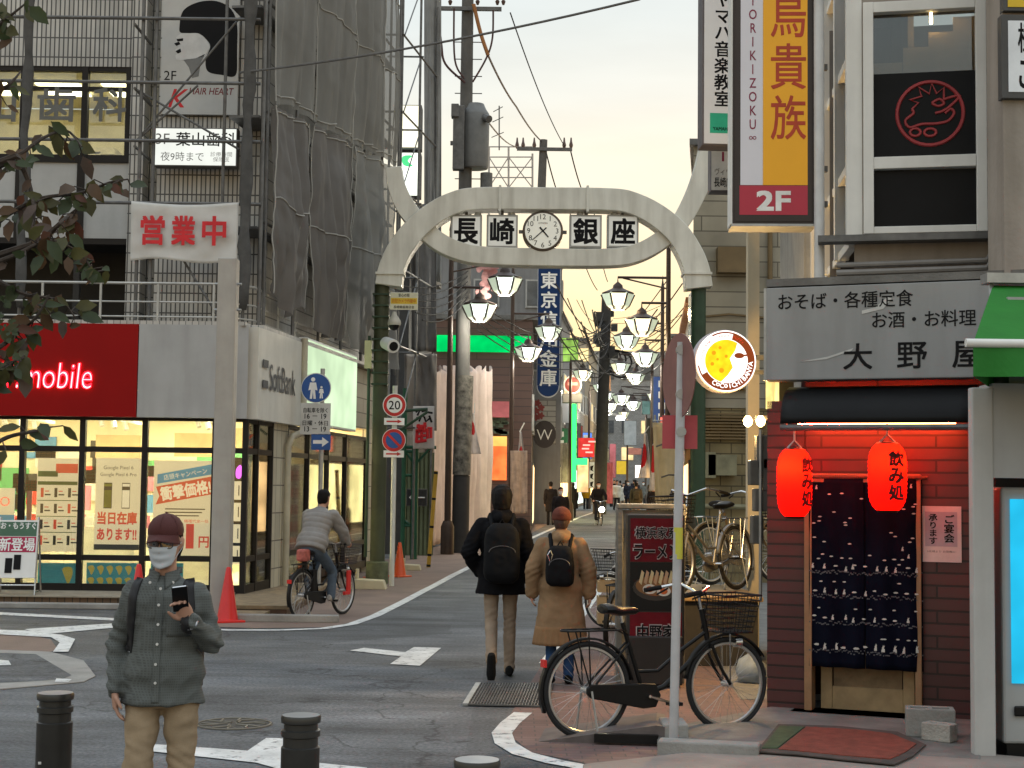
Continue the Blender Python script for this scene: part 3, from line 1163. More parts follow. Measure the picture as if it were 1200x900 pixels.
def curve(pts, n=6):
 """closed smooth outline through the points (Catmull-Rom)."""
 out = []
 N = len(pts)
 for i in range(N):
  p0, p1, p2, p3 = (V((*pts[(i + k) % N], 0)) for k in (-1, 0, 1, 2))
  for j in range(n):
   t = j / n
   q = .5 * ((2 * p1) + (p2 - p0) * t + (2 * p0 - 5 * p1 + 4 * p2 - p3) * t * t + (3 * p1 - p0 - 3 * p2 + p3) * t ** 3)
   out.append((q.x, q.y))
 return out


hp = board('hair_salon_poster', 'tall grey salon poster of a woman in profile on the tiled wall behind scaffold pipes', 'poster', (188, -8, 282, 134), YU - .1, .06, mat('poster_grey', (.50, .51, .50), .5, var=.05), mat('poster_face_grey', (.46, .47, .465), .5, var=.08, sc=2), .0)
# rect: x 188..282, y -8..134  ->  fractions
def hf(px, py):
 return ((px - 235) / 94, (63 - py) / 142)


flat(hp, [hf(*q) for q in curve([(213, 14), (230, 4), (252, 2), (270, 10), (279, 28), (280, 60), (279, 88), (262, 88), (245, 84), (242, 70), (247, 56), (243, 48), (232, 40), (212, 40), (209, 32)])], INK, 'hair')
flat(hp, [hf(*q) for q in [(212, 40), (232, 40), (243, 48), (247, 56), (241, 66), (230, 69), (214, 72), (206, 71), (205, 66), (209, 63), (204, 60), (209, 56), (203, 52), (208, 48), (205, 45)]], mat('poster_skin', (.56, .565, .56), .6), 'face', .001)
flat(hp, [hf(*q) for q in [(215, 71), (230, 69), (241, 64), (236, 74), (234, 90), (226, 92), (222, 80)]], mat('poster_neck', (.16, .165, .165), .6), 'neck', .001)
flat(hp, [hf(*q) for q in [(203, 52), (209, 50), (211, 53), (206, 55)]], INK, 'lips', .0025)
flat(hp, [hf(*q) for q in [(205, 61), (211, 58), (212, 62), (208, 64)]], INK, 'lips', .0025)
flat(hp, [hf(*q) for q in [(206, 47), (214, 46), (214, 49), (207, 50)]], INK, 'lips', .0025)
put(hp, '2F', -.38, -.185, h=.075)
put(hp, 'HAIR HEART', .16, -.31, w=.58, h=.055, m=mat('dark_red_ink', (.16, .012, .02), .5), bold=.02, shear=.2)
put(hp, 'K', -.27, -.37, h=.15, m=INKR, shear=.3, bold=.01)

ds = board('dental_sign', 'small white lightbox with a dentist name and opening hours in black', 'lightbox', (182, 152, 280, 196), YU - .35, .22, STEEL_D, glow('soft_white_face', (.78, .80, .74), .85, .12, 3), .02)
put(ds, '3F', -.40, .20, h=.28, m=mat('grey_ink', (.22, .22, .22), .6))
put(ds, '葉山歯科', .12, .20, w=.72, h=.36, m=INK, bold=.02)
put(ds, '夜9時まで', -.16, -.25, w=.52, h=.24, m=mat('grey_ink', (.22, .22, .22), .6))
put(ds, '診療時間\n保険医', .31, -.25, w=.26, h=.26, m=mat('pale_ink', (.4, .4, .4), .6))

# cloth banner 営業中 tied to the scaffold
c, bw, bh = px_rect(152, 237, 280, 305, 23.9)
bn = thing('open_banner', 'white cloth banner with three big red characters tied to the scaffold', 'banner', c)
def bfn(u, v):
 s = .035 * math.sin(u * 9 + 1) * (1 - v) + .03 * NZ.noise(V((u * 5, v * 4, 3)))
 sag = -.05 * math.sin(math.pi * u) * v + .03 * (1 - v) * math.sin(u * 7)
 return V(((u - .5) * bw, s, (v - .5) * bh + sag))
b = MB()
b.grid(bfn, 40, 20)
b.build('cloth', mat('banner_cloth', (.66, .66, .64), .8, var=.06, sc=4, trans=.2), bn, smooth=True, thick=.004)
for k, ch in enumerate('営業中'):
 o_ = text(ch, bn, INKR, w=bw * .225, h=bh * .50, at=((k - 1) * bw * .285, -.075, .0), bold=.045)

# ------------------------------------------------------------------ scaffold over the shop
scf = thing('scaffold', 'steel tube scaffold climbing the corner building above the shop roof', 'scaffold', (XC, YF, ZF1))
def scp(q):
 return V(q) - scf.location
def sctube(a, b_, r=.026, nm='tube'):
 m_ = MB()
 m_.tube([scp(a), scp(b_)], r, 8)
 m_.build(nm, STEEL_D, scf, smooth=True)
ysf = 24.0
for px in (22, 158, 174, 284, 303):
 q0, q1 = P(px, 380, ysf), P(px + 2, -150, ysf)
 sctube((q0.x, ysf, ZF1 + .08), (q0.x, ysf, 14), .03, 'upright')
for py in (23, 98, 166, 239):
 z = P(200, py, ysf).z
 sctube((P(-60, py, ysf).x, ysf - .06, z), (P(306, py, ysf).x, ysf - .06, z), .028, 'ledger')
 sctube((P(158, py, ysf).x, ysf, z - .08), (P(158, py, ysf).x, ysf + 1.1, z - .08), .024, 'transom')
for (ax, ay), (bx, by) in (((160, 165), (280, 22)), ((232, 100), (160, 165)), ((160, 105), (280, 175)), ((160, 300), (282, 238)), ((175, 240), (255, 370))):
 p, q = P(ax, ay, ysf + .05), P(bx, by, ysf + .05)
 sctube(p, q, .018, 'brace')
def TL(y, off=0):                     # scaffold line along the side wall
 return V((-3.93 + .13 * (y - 24.3) + off, y, 0))
for k in range(7):
 y = 24.35 + k * 1.7
 sctube(TL(y, -.05) + V((0, 0, ZF1 + .08)), TL(y, -.05) + V((0, 0, 14)), .028, 'upright')
 sctube(TL(y, -.75) + V((0, 0, ZF1 + .08)), TL(y, -.75) + V((0, 0, 14)), .028, 'upright')
for z in (6.0, 7.8, 9.6, 11.4):
 sctube(TL(24.3, -.09) + V((0, 0, z)), TL(34.6, -.09) + V((0, 0, z + .25)), .025, 'ledger')
 m_ = MB()
 m_.span(scp(TL(24.3, -.42) + V((0, 0, z - .1))), scp(TL(34.6, -.42) + V((0, 0, z - .1))), .5, .04)
 m_.build('walkway', STEEL_D, scf)
# the scaffold's open end bay, farther up the street, past the sheeting
for y, off in ((34.8, -.05), (34.8, -.75), (36.6, .02), (36.6, -.7), (38.4, .1)):
 sctube(TL(y, off) + V((0, 0, .1)), TL(y, off) + V((0, 0, 14)), .03, 'upright')
for z in (3.2, 5.0, 6.8, 8.6, 10.4, 12.2):
 sctube(TL(34.7, -.03) + V((0, 0, z)), TL(38.5, .1) + V((0, 0, z)), .024, 'ledger')
 sctube(TL(34.8, -.78) + V((0, 0, z)), TL(34.8, 0) + V((0, 0, z)), .024, 'transom')
 sctube(TL(36.6, -.78) + V((0, 0, z)), TL(36.6, .1) + V((0, 0, z)), .024, 'transom')
 sctube(TL(34.8, 0) + V((0, 0, z)), TL(36.6, .02) + V((0, 0, z + 1.7)), .017, 'brace')
# gathered netting tied to the front uprights
NET = mat('grey_netting', (.10, .10, .098), .85, var=.25, sc=5, trans=.25)
for px, wd in ((31, .075), (291, .085)):
 q = P(px, 100, ysf - .12)
 g_ = MB()
 rings = []
 for k in range(40):
  z = ZF1 + .3 + k * .25
  rr = wd * (.7 + .5 * abs(math.sin(k * .55)) + .2 * NZ.noise(V((k * .6, px, 0))))
  rings.append(((q.x + .04 * NZ.noise(V((k * .3, 7, px))), ysf - .1, z), (rr, 0, 0), (0, rr * .6, 0)))
 g_.loft(rings, 14)
 for p in g_.v:
  p += V((NZ.noise(p * 6), NZ.noise(p * 6 + V((5, 5, 5))), 0)) * .035
 tag(g_.build('gathered_netting', NET, smooth=True, ang=180), 'grey scaffold netting gathered round the upright %s' % ('by the lit clinic windows' if px < 100 else 'at the building corner beside the salon poster'), 'netting', 'netting bundles on the scaffold')

# hanging sheets on the side
TARP = mat('grey_tarpaulin', (.27, .267, .25), .65, var=.08, sc=1.0, bump=.06, bsc=30, trans=.35, streak=.15, sheer=.17, spec=.15)
TARPB = mat('brown_grey_tarpaulin', (.185, .172, .16), .6, var=.1, sc=1.0, bump=.06, bsc=30, trans=.3, streak=.15, sheer=.08, spec=.2)
TIE = mat('sheet_hem', (.33, .325, .30), .7, var=.1)
def seam(y):
 return 8.0 + .105 * (y - 24.3)
def sheet(y0, y1, zt, zb, mm, label, seed, amp=.10, ragged=.25, tuck=0.0):
 def fn(u, v):
  y = y0 + (y1 - y0) * u
  top, bot = zt(y), zb(y)
  z = bot + (top - bot) * v
  q = TL(y, .02)
  fold = amp * (1 - .45 * v) * (math.sin(u * 15 + seed + 1.5 * NZ.noise(V((u * 2, v * 1.5, seed)))) * .6 + NZ.noise(V((u * 9, v * 1.6, seed))) * 1.3 + .4 * NZ.noise(V((u * 14, v * 7, seed))) + .55 * abs(NZ.noise(V((u * 8 + v * 4, v * 6 - u * 3, seed + 4)))))
  billow = .14 * math.sin(math.pi * u) * math.sin(math.pi * min(1, v * 1.1))
  drop = -ragged * (1 - v) * (NZ.noise(V((u * 3, seed, 0))) + .35 * abs(math.sin(u * 7 + seed)))
  pull = tuck * (1 - v) ** 3 * (.5 - u) * (y1 - y0)
  return V((q.x + fold + billow, y + pull, z + drop)) - b0
 b0 = TL((y0 + y1) / 2) + V((0, 0, zb(y0)))
 b = MB()
 b.grid(fn, 54, 64)
 o = b.build('scaffold_sheet', mm, smooth=True, ang=180)
 o.location = b0
 for vv in (.02, .36, .68, .98) if zt(y0) > 10 else (.5, .98):      # sewn hems with their ties
  b = MB()
  b.tube([fn(k / 54, vv) + V((.012, 0, 0)) for k in range(55)], .012, 5)
  b.build('hem', TIE, o, smooth=True)
 for uu in (.0, 1.0):
  b = MB()
  b.tube([fn(uu, k / 64) + V((.01, 0, 0)) for k in range(65)], .012, 5)
  b.build('hem', TIE, o, smooth=True)
 tag(o, label, 'tarpaulin', 'sheets hung on the scaffold')
top = lambda y: 14.2
sheet(24.3, 26.75, top, lambda y: seam(y) + .02, TARP, 'upper scaffold sheet nearest the corner, smooth grey with light vertical folds', 1.2, .07, .1)
sheet(26.85, 29.9, top, lambda y: seam(y) - .02, TARP, 'upper scaffold sheet in the middle of the side wall, billowing grey', 3.1, .09, .12)
sheet(30.0, 32.3, top, lambda y: seam(y) + .0, TARP, 'upper scaffold sheet above the lit lightbox, thin with a pale sheen', 5.7, .08, .1)
sheet(32.4, 33.9, top, lambda y: seam(y) - .02, TARP, 'narrow upper scaffold sheet at the far end beside the open bay', 8.2, .06, .1)
sheet(24.35, 26.6, lambda y: seam(y) - .1, lambda y: 4.95, TARPB, 'lower scaffold sheet nearest the corner, brownish with a torn hem above the roof rail', 2.2, .12, .5)
sheet(27.0, 29.7, lambda y: seam(y) - .08, lambda y: 4.55, TARPB, 'lower scaffold sheet in the middle, heavy folds hanging past the roof edge', 4.4, .15, .3, .2)
sheet(29.9, 33.8, lambda y: seam(y) - .1, lambda y: 4.35, TARP, 'lower scaffold sheet at the far end, bunched and tucked above the lightbox', 6.3, .17, .5, .25)

# ------------------------------------------------------------------ street furniture before the shop
q = GS(258, 727)
sp_ = thing('square_steel_post', 'tall square pale steel post standing alone before the phone shop', 'post', q)
b = MB()
b.box((0, 0, 2.42), (.25, .25, 4.84))
b.build('shaft', mat('post_pale_steel', (.36, .35, .33), .5, metal=.2, var=.1, streak=.25), sp_, bevel=.012)
b = MB()
for z in (4.15, 4.5):
 b.tube([(-.18, 0, z), (.18, 0, z)], .018, 8)
b.build('bolt', STEEL, sp_)
b = MB()
b.box((0, 0, .012), (.42, .42, .024))
b.build('base_plate', STEEL_D, sp_)


def cone(loc_, h, label, mm=ORANGE, band=False):
 t = thing('traffic_cone', label, 'traffic cone', loc_, random.uniform(0, 1), 'traffic cones')
 b = MB()
 b.lathe([(h * .20, .03), (h * .19, .045), (h * .045, h * .97), (h * .03, h)], n=20)
 b.build('body', mm, t, smooth=True)
 b = MB()
 b.box((0, 0, .016), (h * .52, h * .52, .032))
 b.build('base', mm, t, bevel=.01)
 if band:
  b = MB()
  b.lathe([(h * .137, h * .38), (h * .105, h * .6)], n=20, caps=False)
  b.build('reflective_band', WHITEP, t, smooth=True)
 return t


cone(GS(263, 728) + V((.06, -.12, 0)), .72, 'red traffic cone leaning against the square pale post', RED)
cone(GS(161, 727), .74, 'red traffic cone behind the man with the phone', RED)
cone(GS(468, 676), .68, 'orange traffic cone between the green arch pillar and the no parking pole')
cone(GS(437, 683) + V((-.12, 1.3, 0)), .6, 'orange traffic cone half hidden behind the green arch pillar')
cone(GS(562, 627), 1.55, 'tall orange traffic cone against the white cloth hoarding')

# sandwich board of the phone shop
ab = thing('sandwich_board', 'pale steel sandwich board with a phone poster on the tiled plinth', 'sandwich board', GS(20, 702, .165), .15)
ab.location = V((P(20, 700, 22.75).x, 22.75, .165))
b = MB()
for sx in (-1, 1):
 b.tube([(sx * .29, -.28, 0), (sx * .27, .02, 1.12)], .014, 8)
 b.tube([(sx * .29, .30, 0), (sx * .27, .03, 1.12)], .014, 8)
 b.tube([(sx * .285, -.27, .03), (sx * .285, .29, .03)], .010, 8)
b.tube([(-.29, -.25, .14), (.29, -.25, .14)], .012, 8)
b.build('frame', CHROME, ab, smooth=True)
b = MB()
tilt = math.atan2(.30, 1.12)
mt = MX.Rotation(-tilt, 3, 'X')
b.box((0, -.15, .66), (.56, .02, .86), mtx=mt)
pn = b.build('panel', SIGNW, ab)
def abp(u, v, o=.012):
 return mt @ V((u * .56, -o, v * .86)) + V((0, -.15, .66))
b = MB()
b.add([abp(-.47, .22), abp(.47, .22), abp(.47, .47), abp(-.47, .47)], [(0, 1, 2, 3)])
b.build('picture', mat('poster_green', (.05, .12, .07), .5), ab)
b = MB()
b.add([abp(-.47, -.06), abp(.47, -.06), abp(.47, .21), abp(-.47, .21)], [(0, 1, 2, 3)])
b.build('picture', mat('poster_magenta', (.36, .01, .06), .5), ab)
for s, v, hh, mm in (('お・もうすぐ', .40, .10, INKW), ('新登場', .075, .2, INKW)):
 t_ = text(s, ab, mm, w=.5, h=hh, at=abp(0, v, .017), bold=.03)
 t_.rotation_euler = (R(90) - tilt, 0, 0)
b = MB()
for k in range(2):
 b.box(mt @ V((-.1 + k * .12, -.016, -.25 + .05 * k)) + V((0, -.15, .66)), (.10, .006, .22), mtx=mt)
b.build('picture', INK, ab)

# posters inside the shop glass; emission stands in for shop light through the paper
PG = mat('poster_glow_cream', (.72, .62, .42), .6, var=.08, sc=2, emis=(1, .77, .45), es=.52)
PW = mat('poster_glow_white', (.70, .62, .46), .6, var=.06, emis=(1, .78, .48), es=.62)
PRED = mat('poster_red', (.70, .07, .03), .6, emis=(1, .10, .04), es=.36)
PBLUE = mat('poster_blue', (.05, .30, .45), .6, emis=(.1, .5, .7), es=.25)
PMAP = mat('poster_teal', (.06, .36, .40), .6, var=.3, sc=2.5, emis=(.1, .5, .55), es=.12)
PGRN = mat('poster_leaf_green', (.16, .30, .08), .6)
PPNK = mat('poster_pink', (.60, .22, .26), .6)
GINK = mat('poster_grey_ink', (.10, .085, .07), .6)
yp = YF + .10
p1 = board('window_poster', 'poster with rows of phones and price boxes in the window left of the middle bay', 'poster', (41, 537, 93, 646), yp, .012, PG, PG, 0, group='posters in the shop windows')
flat(p1, rectp(-.48, .30, .0, .36), PGRN)
flat(p1, rectp(-.05, .34, .48, .44), PRED)
flat(p1, rectp(-.48, .22, .48, .25), PGRN)
for r_ in range(4):
 flat(p1, rectp(-.48, .22 - .17 * r_, .48, .212 - .17 * r_), PGRN)
 for c_ in range(3):
  u = -.4 + c_ * .33
  flat(p1, rectp(u, .08 - .17 * r_, u + .07, .18 - .17 * r_), GINK if (r_ + c_) % 3 else PRED)
  flat(p1, rectp(u + .1, .10 - .17 * r_, u + .24, .115 - .17 * r_), GINK)
  flat(p1, rectp(u + .1, .14 - .17 * r_, u + .20, .15 - .17 * r_), PRED)
p1['label'] = 'poster with a grid of small phones, prices and green bars in the phone shop window'
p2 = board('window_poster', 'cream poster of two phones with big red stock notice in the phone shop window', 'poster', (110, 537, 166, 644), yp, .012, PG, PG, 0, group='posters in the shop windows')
put(p2, 'Google Pixel 6', .0, .39, w=.66, m=GINK)
put(p2, 'Google Pixel 6 Pro', .0, .315, w=.80, m=GINK)
for u, mm in ((-.22, mat('poster_lime', (.5, .5, .05), .6)), (.18, PW)):
 flat(p2, rectp(u - .09, -.05, u + .09, .23), GINK, off=.001)
 flat(p2, rectp(u - .08, -.04, u + .08, .22), mm, off=.002)
 flat(p2, rectp(u - .08, .15, u + .08, .19), GINK, off=.003)
put(p2, '当日在庫', .0, -.155, w=.88, h=.14, m=PRED, bold=.06)
put(p2, 'あります!!', .0, -.33, w=.88, h=.13, m=PRED, bold=.05)
flat(p2, rectp(-.5, -.5, .5, -.44), GINK)
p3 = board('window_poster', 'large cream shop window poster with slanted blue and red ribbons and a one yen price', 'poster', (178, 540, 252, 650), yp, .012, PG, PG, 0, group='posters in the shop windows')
flat(p3, [(-.44, .25), (.5, .36), (.5, .47), (-.44, .35)], PBLUE)
flat(p3, [(-.46, .03), (.5, .15), (.5, .34), (-.46, .22), (-.40, .12)], PRED, off=.001)
put(p3, '店頭キャンペーン', .02, .355, w=.72, h=.06, m=PW, ry=-.17, off=.004)
put(p3, '衝撃価格!', .03, .185, w=.84, h=.15, m=PW, bold=.05, ry=-.17, off=.004)
for k in range(3):
 flat(p3, rectp(-.30, -.02 - .035 * k, .36 - .05 * k, -.008 - .035 * k), GINK)
put(p3, '機種代金一括', .22, -.14, w=.40, h=.035, m=PRED)
put(p3, '1', .12, -.30, w=.13, h=.26, m=PRED, bold=.06)
put(p3, '円', .35, -.36, w=.17, h=.12, m=PRED, bold=.04)
flat(p3, rectp(-.28, -.28, -.16, -.18), PW)
flat(p3, rectp(-.14, -.28, -.02, -.18), PW)
flat(p3, rectp(-.24, -.25, -.20, -.20), GINK, off=.002)
p4 = board('window_poster', 'teal world map frieze with yellow continents low in the phone shop window', 'poster', (101, 660, 168, 690), yp, .012, PMAP, PMAP, 0, group='posters in the shop windows')
pym = mat('poster_yellow', (.62, .48, .06), .6, emis=(1, .7, .1), es=.15)
for k in range(6):
 u = -.42 + k * .165
 for v0 in (.2, -.25):
  flat(p4, curve([(u - .06, v0 + .14), (u + .02, v0 + .2), (u + .06, v0 + .08), (u + .01, v0 - .16), (u - .03, v0)], 3), pym)
p5 = board('window_poster', 'narrow teal map strip low in the window beside the cream campaign poster', 'poster', (176, 660, 215, 688), yp, .012, PMAP, PMAP, 0, group='posters in the shop windows')
flat(p5, curve([(-.3, .3), (-.1, .35), (.0, .1), (-.1, -.3), (-.2, 0)], 3), pym)
p6 = board('window_poster', 'short teal map strip low in the window behind the sandwich board', 'poster', (44, 660, 93, 690), yp, .012, PMAP, PMAP, 0, group='posters in the shop windows')
flat(p6, curve([(.1, .3), (.3, .35), (.35, .1), (.25, -.3), (.15, 0)], 3), pym)
p7 = board('window_poster', 'blue and red notice at the end window of the phone shop behind the branch', 'poster', (-20, 572, 18, 650), yp, .012, PBLUE, PBLUE, 0, group='posters in the shop windows')
flat(p7, rectp(-.3, .1, .5, .5), PG)
flat(p7, rectp(-.5, -.5, .5, -.2), PRED)
put(p7, 'O', .18, .3, h=.14, m=PRED)
p8 = board('window_poster', 'small pink and blue notice beside the phone grid poster', 'poster', (30, 575, 38, 640), yp, .012, PPNK, PPNK, 0, group='posters in the shop windows')
flat(p8, rectp(-.5, -.5, .5, -.1), PBLUE)
# stack of framed notices by the corner
p9 = board('window_poster', 'stack of small white phone notices in black frames by the shop corner', 'poster', (272, 540, 287, 660), yp, .012, INK, INK, 0, group='posters in the shop windows')
for k in range(4):
 flat(p9, rectp(-.46, .12 - .21 * k, .46, .30 - .21 * k), PW)
 flat(p9, rectp(-.05, .16 - .21 * k, .05, .26 - .21 * k), GINK, off=.002)
flat(p9, curve([(-.3, .42), (.1, .46), (.3, .40), (.1, .33), (-.3, .34)], 4), glow('magenta_screen', (.9, .12, .9), 1.6))
# notices on the side windows
for (x0, y0, x1, y1), mm, lab in (((338, 545, 366, 650), PW, 'white price sheet in the side window behind the cyclist'), ((392, 535, 404, 600), PG, 'tan notice in the side window beside the blue sign pole'), ((406, 540, 425, 630), PRED, 'red and orange poster in the last side window of the phone shop')):
 cx = (x0 + x1) / 2
 k = (cx - 600) / 1800
 yy = (XC - .13 * YF) / (k - .13)
 t = thing('window_poster', lab, 'poster', V((SW(yy).x - .12, yy, P(cx, (y0 + y1) / 2, yy).z)), ang, 'posters in the shop windows')
 hh = (y1 - y0) / 1800 * yy
 b = MB()
 b.box((0, 0, 0), (1.0, .012, hh))
 b.build('sheet', mm, t)
 b = MB()
 for r_ in range(5):
  for c_ in range(3):
   b.box((-.33 + c_ * .33, -.009, hh * (.38 - .19 * r_)), (.24, .004, hh * .11))
 b.build('picture', [PGRN, PRED, PG][len(lab) % 3], t)


# ------------------------------------------------------------------ traffic signs
def disc_sign(t, r, z, x=0.0, y=-.05, m=WHITEP, nm='disc'):
 b = MB()
 b.disc((x, y, z), r, (0, -1, 0), .006)
 return b.build(nm, m, t)


BLUE = mat('traffic_blue', (.018, .085, .30), .4)
TRED = mat('traffic_red', (.50, .02, .02), .4)
q = gx(377, 25.4)
ps = thing('walkway_sign_pole', 'grey pole with a blue round pedestrian sign, a times plate and a one way arrow', 'traffic sign', q)
def pz(py):
 return P(377, py, 25.4).z - q.z
b = MB()
b.tube([(0, 0, 0), (.0, 0, pz(432))], .038, 12)
b.build('pole', STEEL, ps, smooth=True)
dx = P(370, 500, 25.4).x - P(377, 500, 25.4).x
disc_sign(ps, .25, pz(455), dx, -.05, WHITEP, 'round_sign')
disc_sign(ps, .236, pz(455), dx, -.054, BLUE, 'round_sign_face')
b = MB()
for s, ox in ((1.0, -.05), (.55, .09)):
 zc = pz(455) - .16 * (1 if s == 1 else .95)
 b.disc((dx + ox, -.0615, zc + .30 * s), .035 * s, (0, -1, 0), .002, 16)
 b.prism([(-.05 * s, .25 * s), (.05 * s, .25 * s), (.075 * s, .12 * s), (.035 * s, .13 * s), (.05 * s, -.02), (.012 * s, -.02), (0, .10 * s), (-.012 * s, -.02), (-.05 * s, -.02), (-.035 * s, .13 * s), (-.075 * s, .12 * s)], (dx + ox, -.0615, zc), (1, 0, 0), (0, 0, 1), (0, .002, 0))
b.build('pictogram', INKW, ps)
b = MB()
b.box((dx, -.05, pz(491)), (.50, .008, .52))
pl = b.build('times_plate', mat('sign_silver', (.50, .50, .48), .5), ps)
for s, py, wd in (('自転車を除く', 481, .40), ('16 － 19', 488, .36), ('日曜・休日', 496, .42), ('13 － 19', 503, .36)):
 text(s, ps, INK, w=wd, h=.085, at=(dx, -.056, pz(py)), bold=.02)
b = MB()
b.box((0, -.05, pz(518)), (.32, .008, .26))
b.build('arrow_plate', BLUE, ps)
b = MB()
b.prism([(-.13, -.03), (.02, -.03), (.02, -.08), (.13, 0), (.02, .08), (.02, .03), (-.13, .03)], (0, -.057, pz(518)), (1, 0, 0), (0, 0, 1), (0, .002, 0))
b.build('arrow', INKW, ps)

q = GS(459, 687)
yq = q.y
ns = thing('no_parking_pole', 'white pole with a round 20 speed limit sign over a no parking sign', 'traffic sign', q)
def pz(py):
 return P(459, py, yq).z
b = MB()
b.tube([(0, 0, 0), (.0, 0, pz(452))], .045, 12)
b.build('pole', mat('aged_white_pole', (.55, .55, .50), .5, var=.12, streak=.3), ns, smooth=True)
disc_sign(ns, .215, pz(475), 0, -.06, INKW, 'round_sign')
disc_sign(ns, .20, pz(475), 0, -.064, TRED, 'round_sign_rim')
disc_sign(ns, .142, pz(475), 0, -.068, INKW, 'round_sign_face')
text('20', ns, INK, w=.21, h=.16, at=(0, -.077, pz(475)), bold=.01)
disc_sign(ns, .215, pz(516), 0, -.06, INKW, 'round_sign')
disc_sign(ns, .205, pz(516), 0, -.064, TRED, 'round_sign_rim')
disc_sign(ns, .148, pz(516), 0, -.068, BLUE, 'round_sign_face')
b = MB()
b.box((0, -.0775, pz(516)), (.31, .003, .045), mtx=MX.Rotation(R(-45), 3, 'Y').inverted())
b.build('slash', TRED, ns)
for py in (494, 532):
 b = MB()
 b.box((.0, -.06, pz(py)), (.37, .008, .125))
 b.build('arrow_plate', INKW, ns)
 b = MB()
 b.prism([(-.14, -.014), (.06, -.014), (.06, -.035), (.14, 0), (.06, .035), (.06, .014), (-.14, .014)], (0, -.067, pz(py)), (1, 0, 0), (0, 0, 1), (0, .002, 0))
 b.build('arrow', TRED, ns)
# ------------------------------------------------------------------ the gateway arch over the street
YA = 28.6
arch = thing('street_arch', 'cream steel gateway arch of two crossing curved bands, carrying a clock and letter boxes', 'arch', (gx(632, YA).x, YA, 0))
ao = arch.location.copy()


def smooth2(pts, n=6):
 out = []
 N = len(pts)
 for i in range(N - 1):
  p0, p1, p2, p3 = pts[max(i - 1, 0)], pts[i], pts[i + 1], pts[min(i + 2, N - 1)]
  for j in range(n):
   t = j / n
   out.append(.5 * ((2 * p1) + (p2 - p0) * t + (2 * p0 - 5 * p1 + 4 * p2 - p3) * t * t + (3 * p1 - p0 - 3 * p2 + p3) * t ** 3))
 out.append(pts[-1])
 return out


def ribbon(pxs, y, widths, dep):
 """A box-section band that follows a curve standing in the plane of depth y."""
 c = smooth2([P(a, b_, y) for a, b_ in pxs])
 N = len(c)
 vs, fs = [], []
 for i, p in enumerate(c):
  t = (c[min(i + 1, N - 1)] - c[max(i - 1, 0)]).normalized()
  nn_ = V((-t.z, 0, t.x))
  k = i / (N - 1) * (len(widths) - 1)
  a = int(min(k, len(widths) - 2))
  wd = widths[a] + (widths[a + 1] - widths[a]) * (k - a)
  for sx, sy in ((1, -1), (1, 1), (-1, 1), (-1, -1)):
   vs.append(p + nn_ * sx * wd / 2 + V((0, sy * dep / 2, 0)) - ao)
 for i in range(N - 1):
  for k in range(4):
   k2 = (k + 1) % 4
   fs.append((i * 4 + k, i * 4 + k2, (i + 1) * 4 + k2, (i + 1) * 4 + k))
 fs += [(3, 2, 1, 0), tuple((N - 1) * 4 + k for k in range(4))]
 return MB().add(vs, fs)


ribbon([(456, 336), (459, 318), (468, 296), (484, 274), (505, 255), (530, 241), (560, 235), (640, 235), (715, 236), (742, 241), (768, 254), (792, 274), (807, 297), (815, 318), (818, 339)], YA, [.50, .45, .42, .42, .42, .45, .50], .46).build('arch_band', CREAM, arch, smooth=True, ang=30, bevel=.012)
ribbon([(462, 198), (465, 218), (475, 242), (492, 264), (514, 284), (540, 296), (570, 301), (640, 303), (715, 303), (745, 298), (772, 284), (795, 263), (811, 236), (823, 206), (831, 172), (836, 135)], YA + .06, [.30, .36, .34, .33, .33, .34, .38, .36], .40).build('crossing_band', CREAM, arch, smooth=True, ang=30, bevel=.012)
# joint flanges where the band sections are bolted
for a_, c_, wd, up_ in ((458, 322, .48, 0), (586, 235, .44, 1.57), (688, 235.5, .44, 1.57), (816, 322, .48, 3.14)):
 q = P(a_, c_, YA) - ao
 b = MB()
 b.box(q, (wd + .05, .52, .045), mtx=MX.Rotation(-(up_ if up_ < 3 else 0), 3, 'Y'))
 b.build('joint_flange', CREAM, arch)
b = MB()
for a_ in range(520, 760, 40):
 q = P(a_, 251, YA - .05) - ao
 b.lathe([(.05, -.06), (.07, -.01), (.05, .03)], q, 10)
b.build('downlight', mat('fitting_grey_white', (.4, .4, .37), .5), arch)
for px in (445, 819):
 b = MB()
 x = gx(px, YA).x - ao.x
 b.tube([(x, 0, 0), (x, 0, P(px, 334, YA).z)], .14, 20)
 b.build('pillar', GREENL if px < 600 else GREENP, arch, smooth=True)
 b = MB()
 b.lathe([(.21, 0), (.21, .40), (.19, .42)], (x, 0, 0), 20)
 b.build('pillar_base', mat('mossy_concrete', (.12, .13, .07), .9, var=.4, sc=5, bump=.5), arch, smooth=True)
b = MB()
x = P(447, 350, YA).x - ao.x
b.tube([(x - .2, -.1, .5), (x - .2, -.1, 4.6)], .03, 8)
b.tube([(x + .25, 0, 3.2), (x + .9, 0, 3.25)], .03, 8)
b.tube([(x + .25, 0, 2.75), (x + .9, 0, 3.2)], .025, 8)
for k in range(9):
 b.box((x, 0, 3.7 + k * .21), (.31, .31, .03))
b.build('conduit', GREENP, arch, smooth=True)
b = MB()
b.box((x - .22, -.08, 4.25), (.13, .10, .52))
b.build('junction_box', mat('pale_yellow_box', (.50, .50, .28), .5), arch)
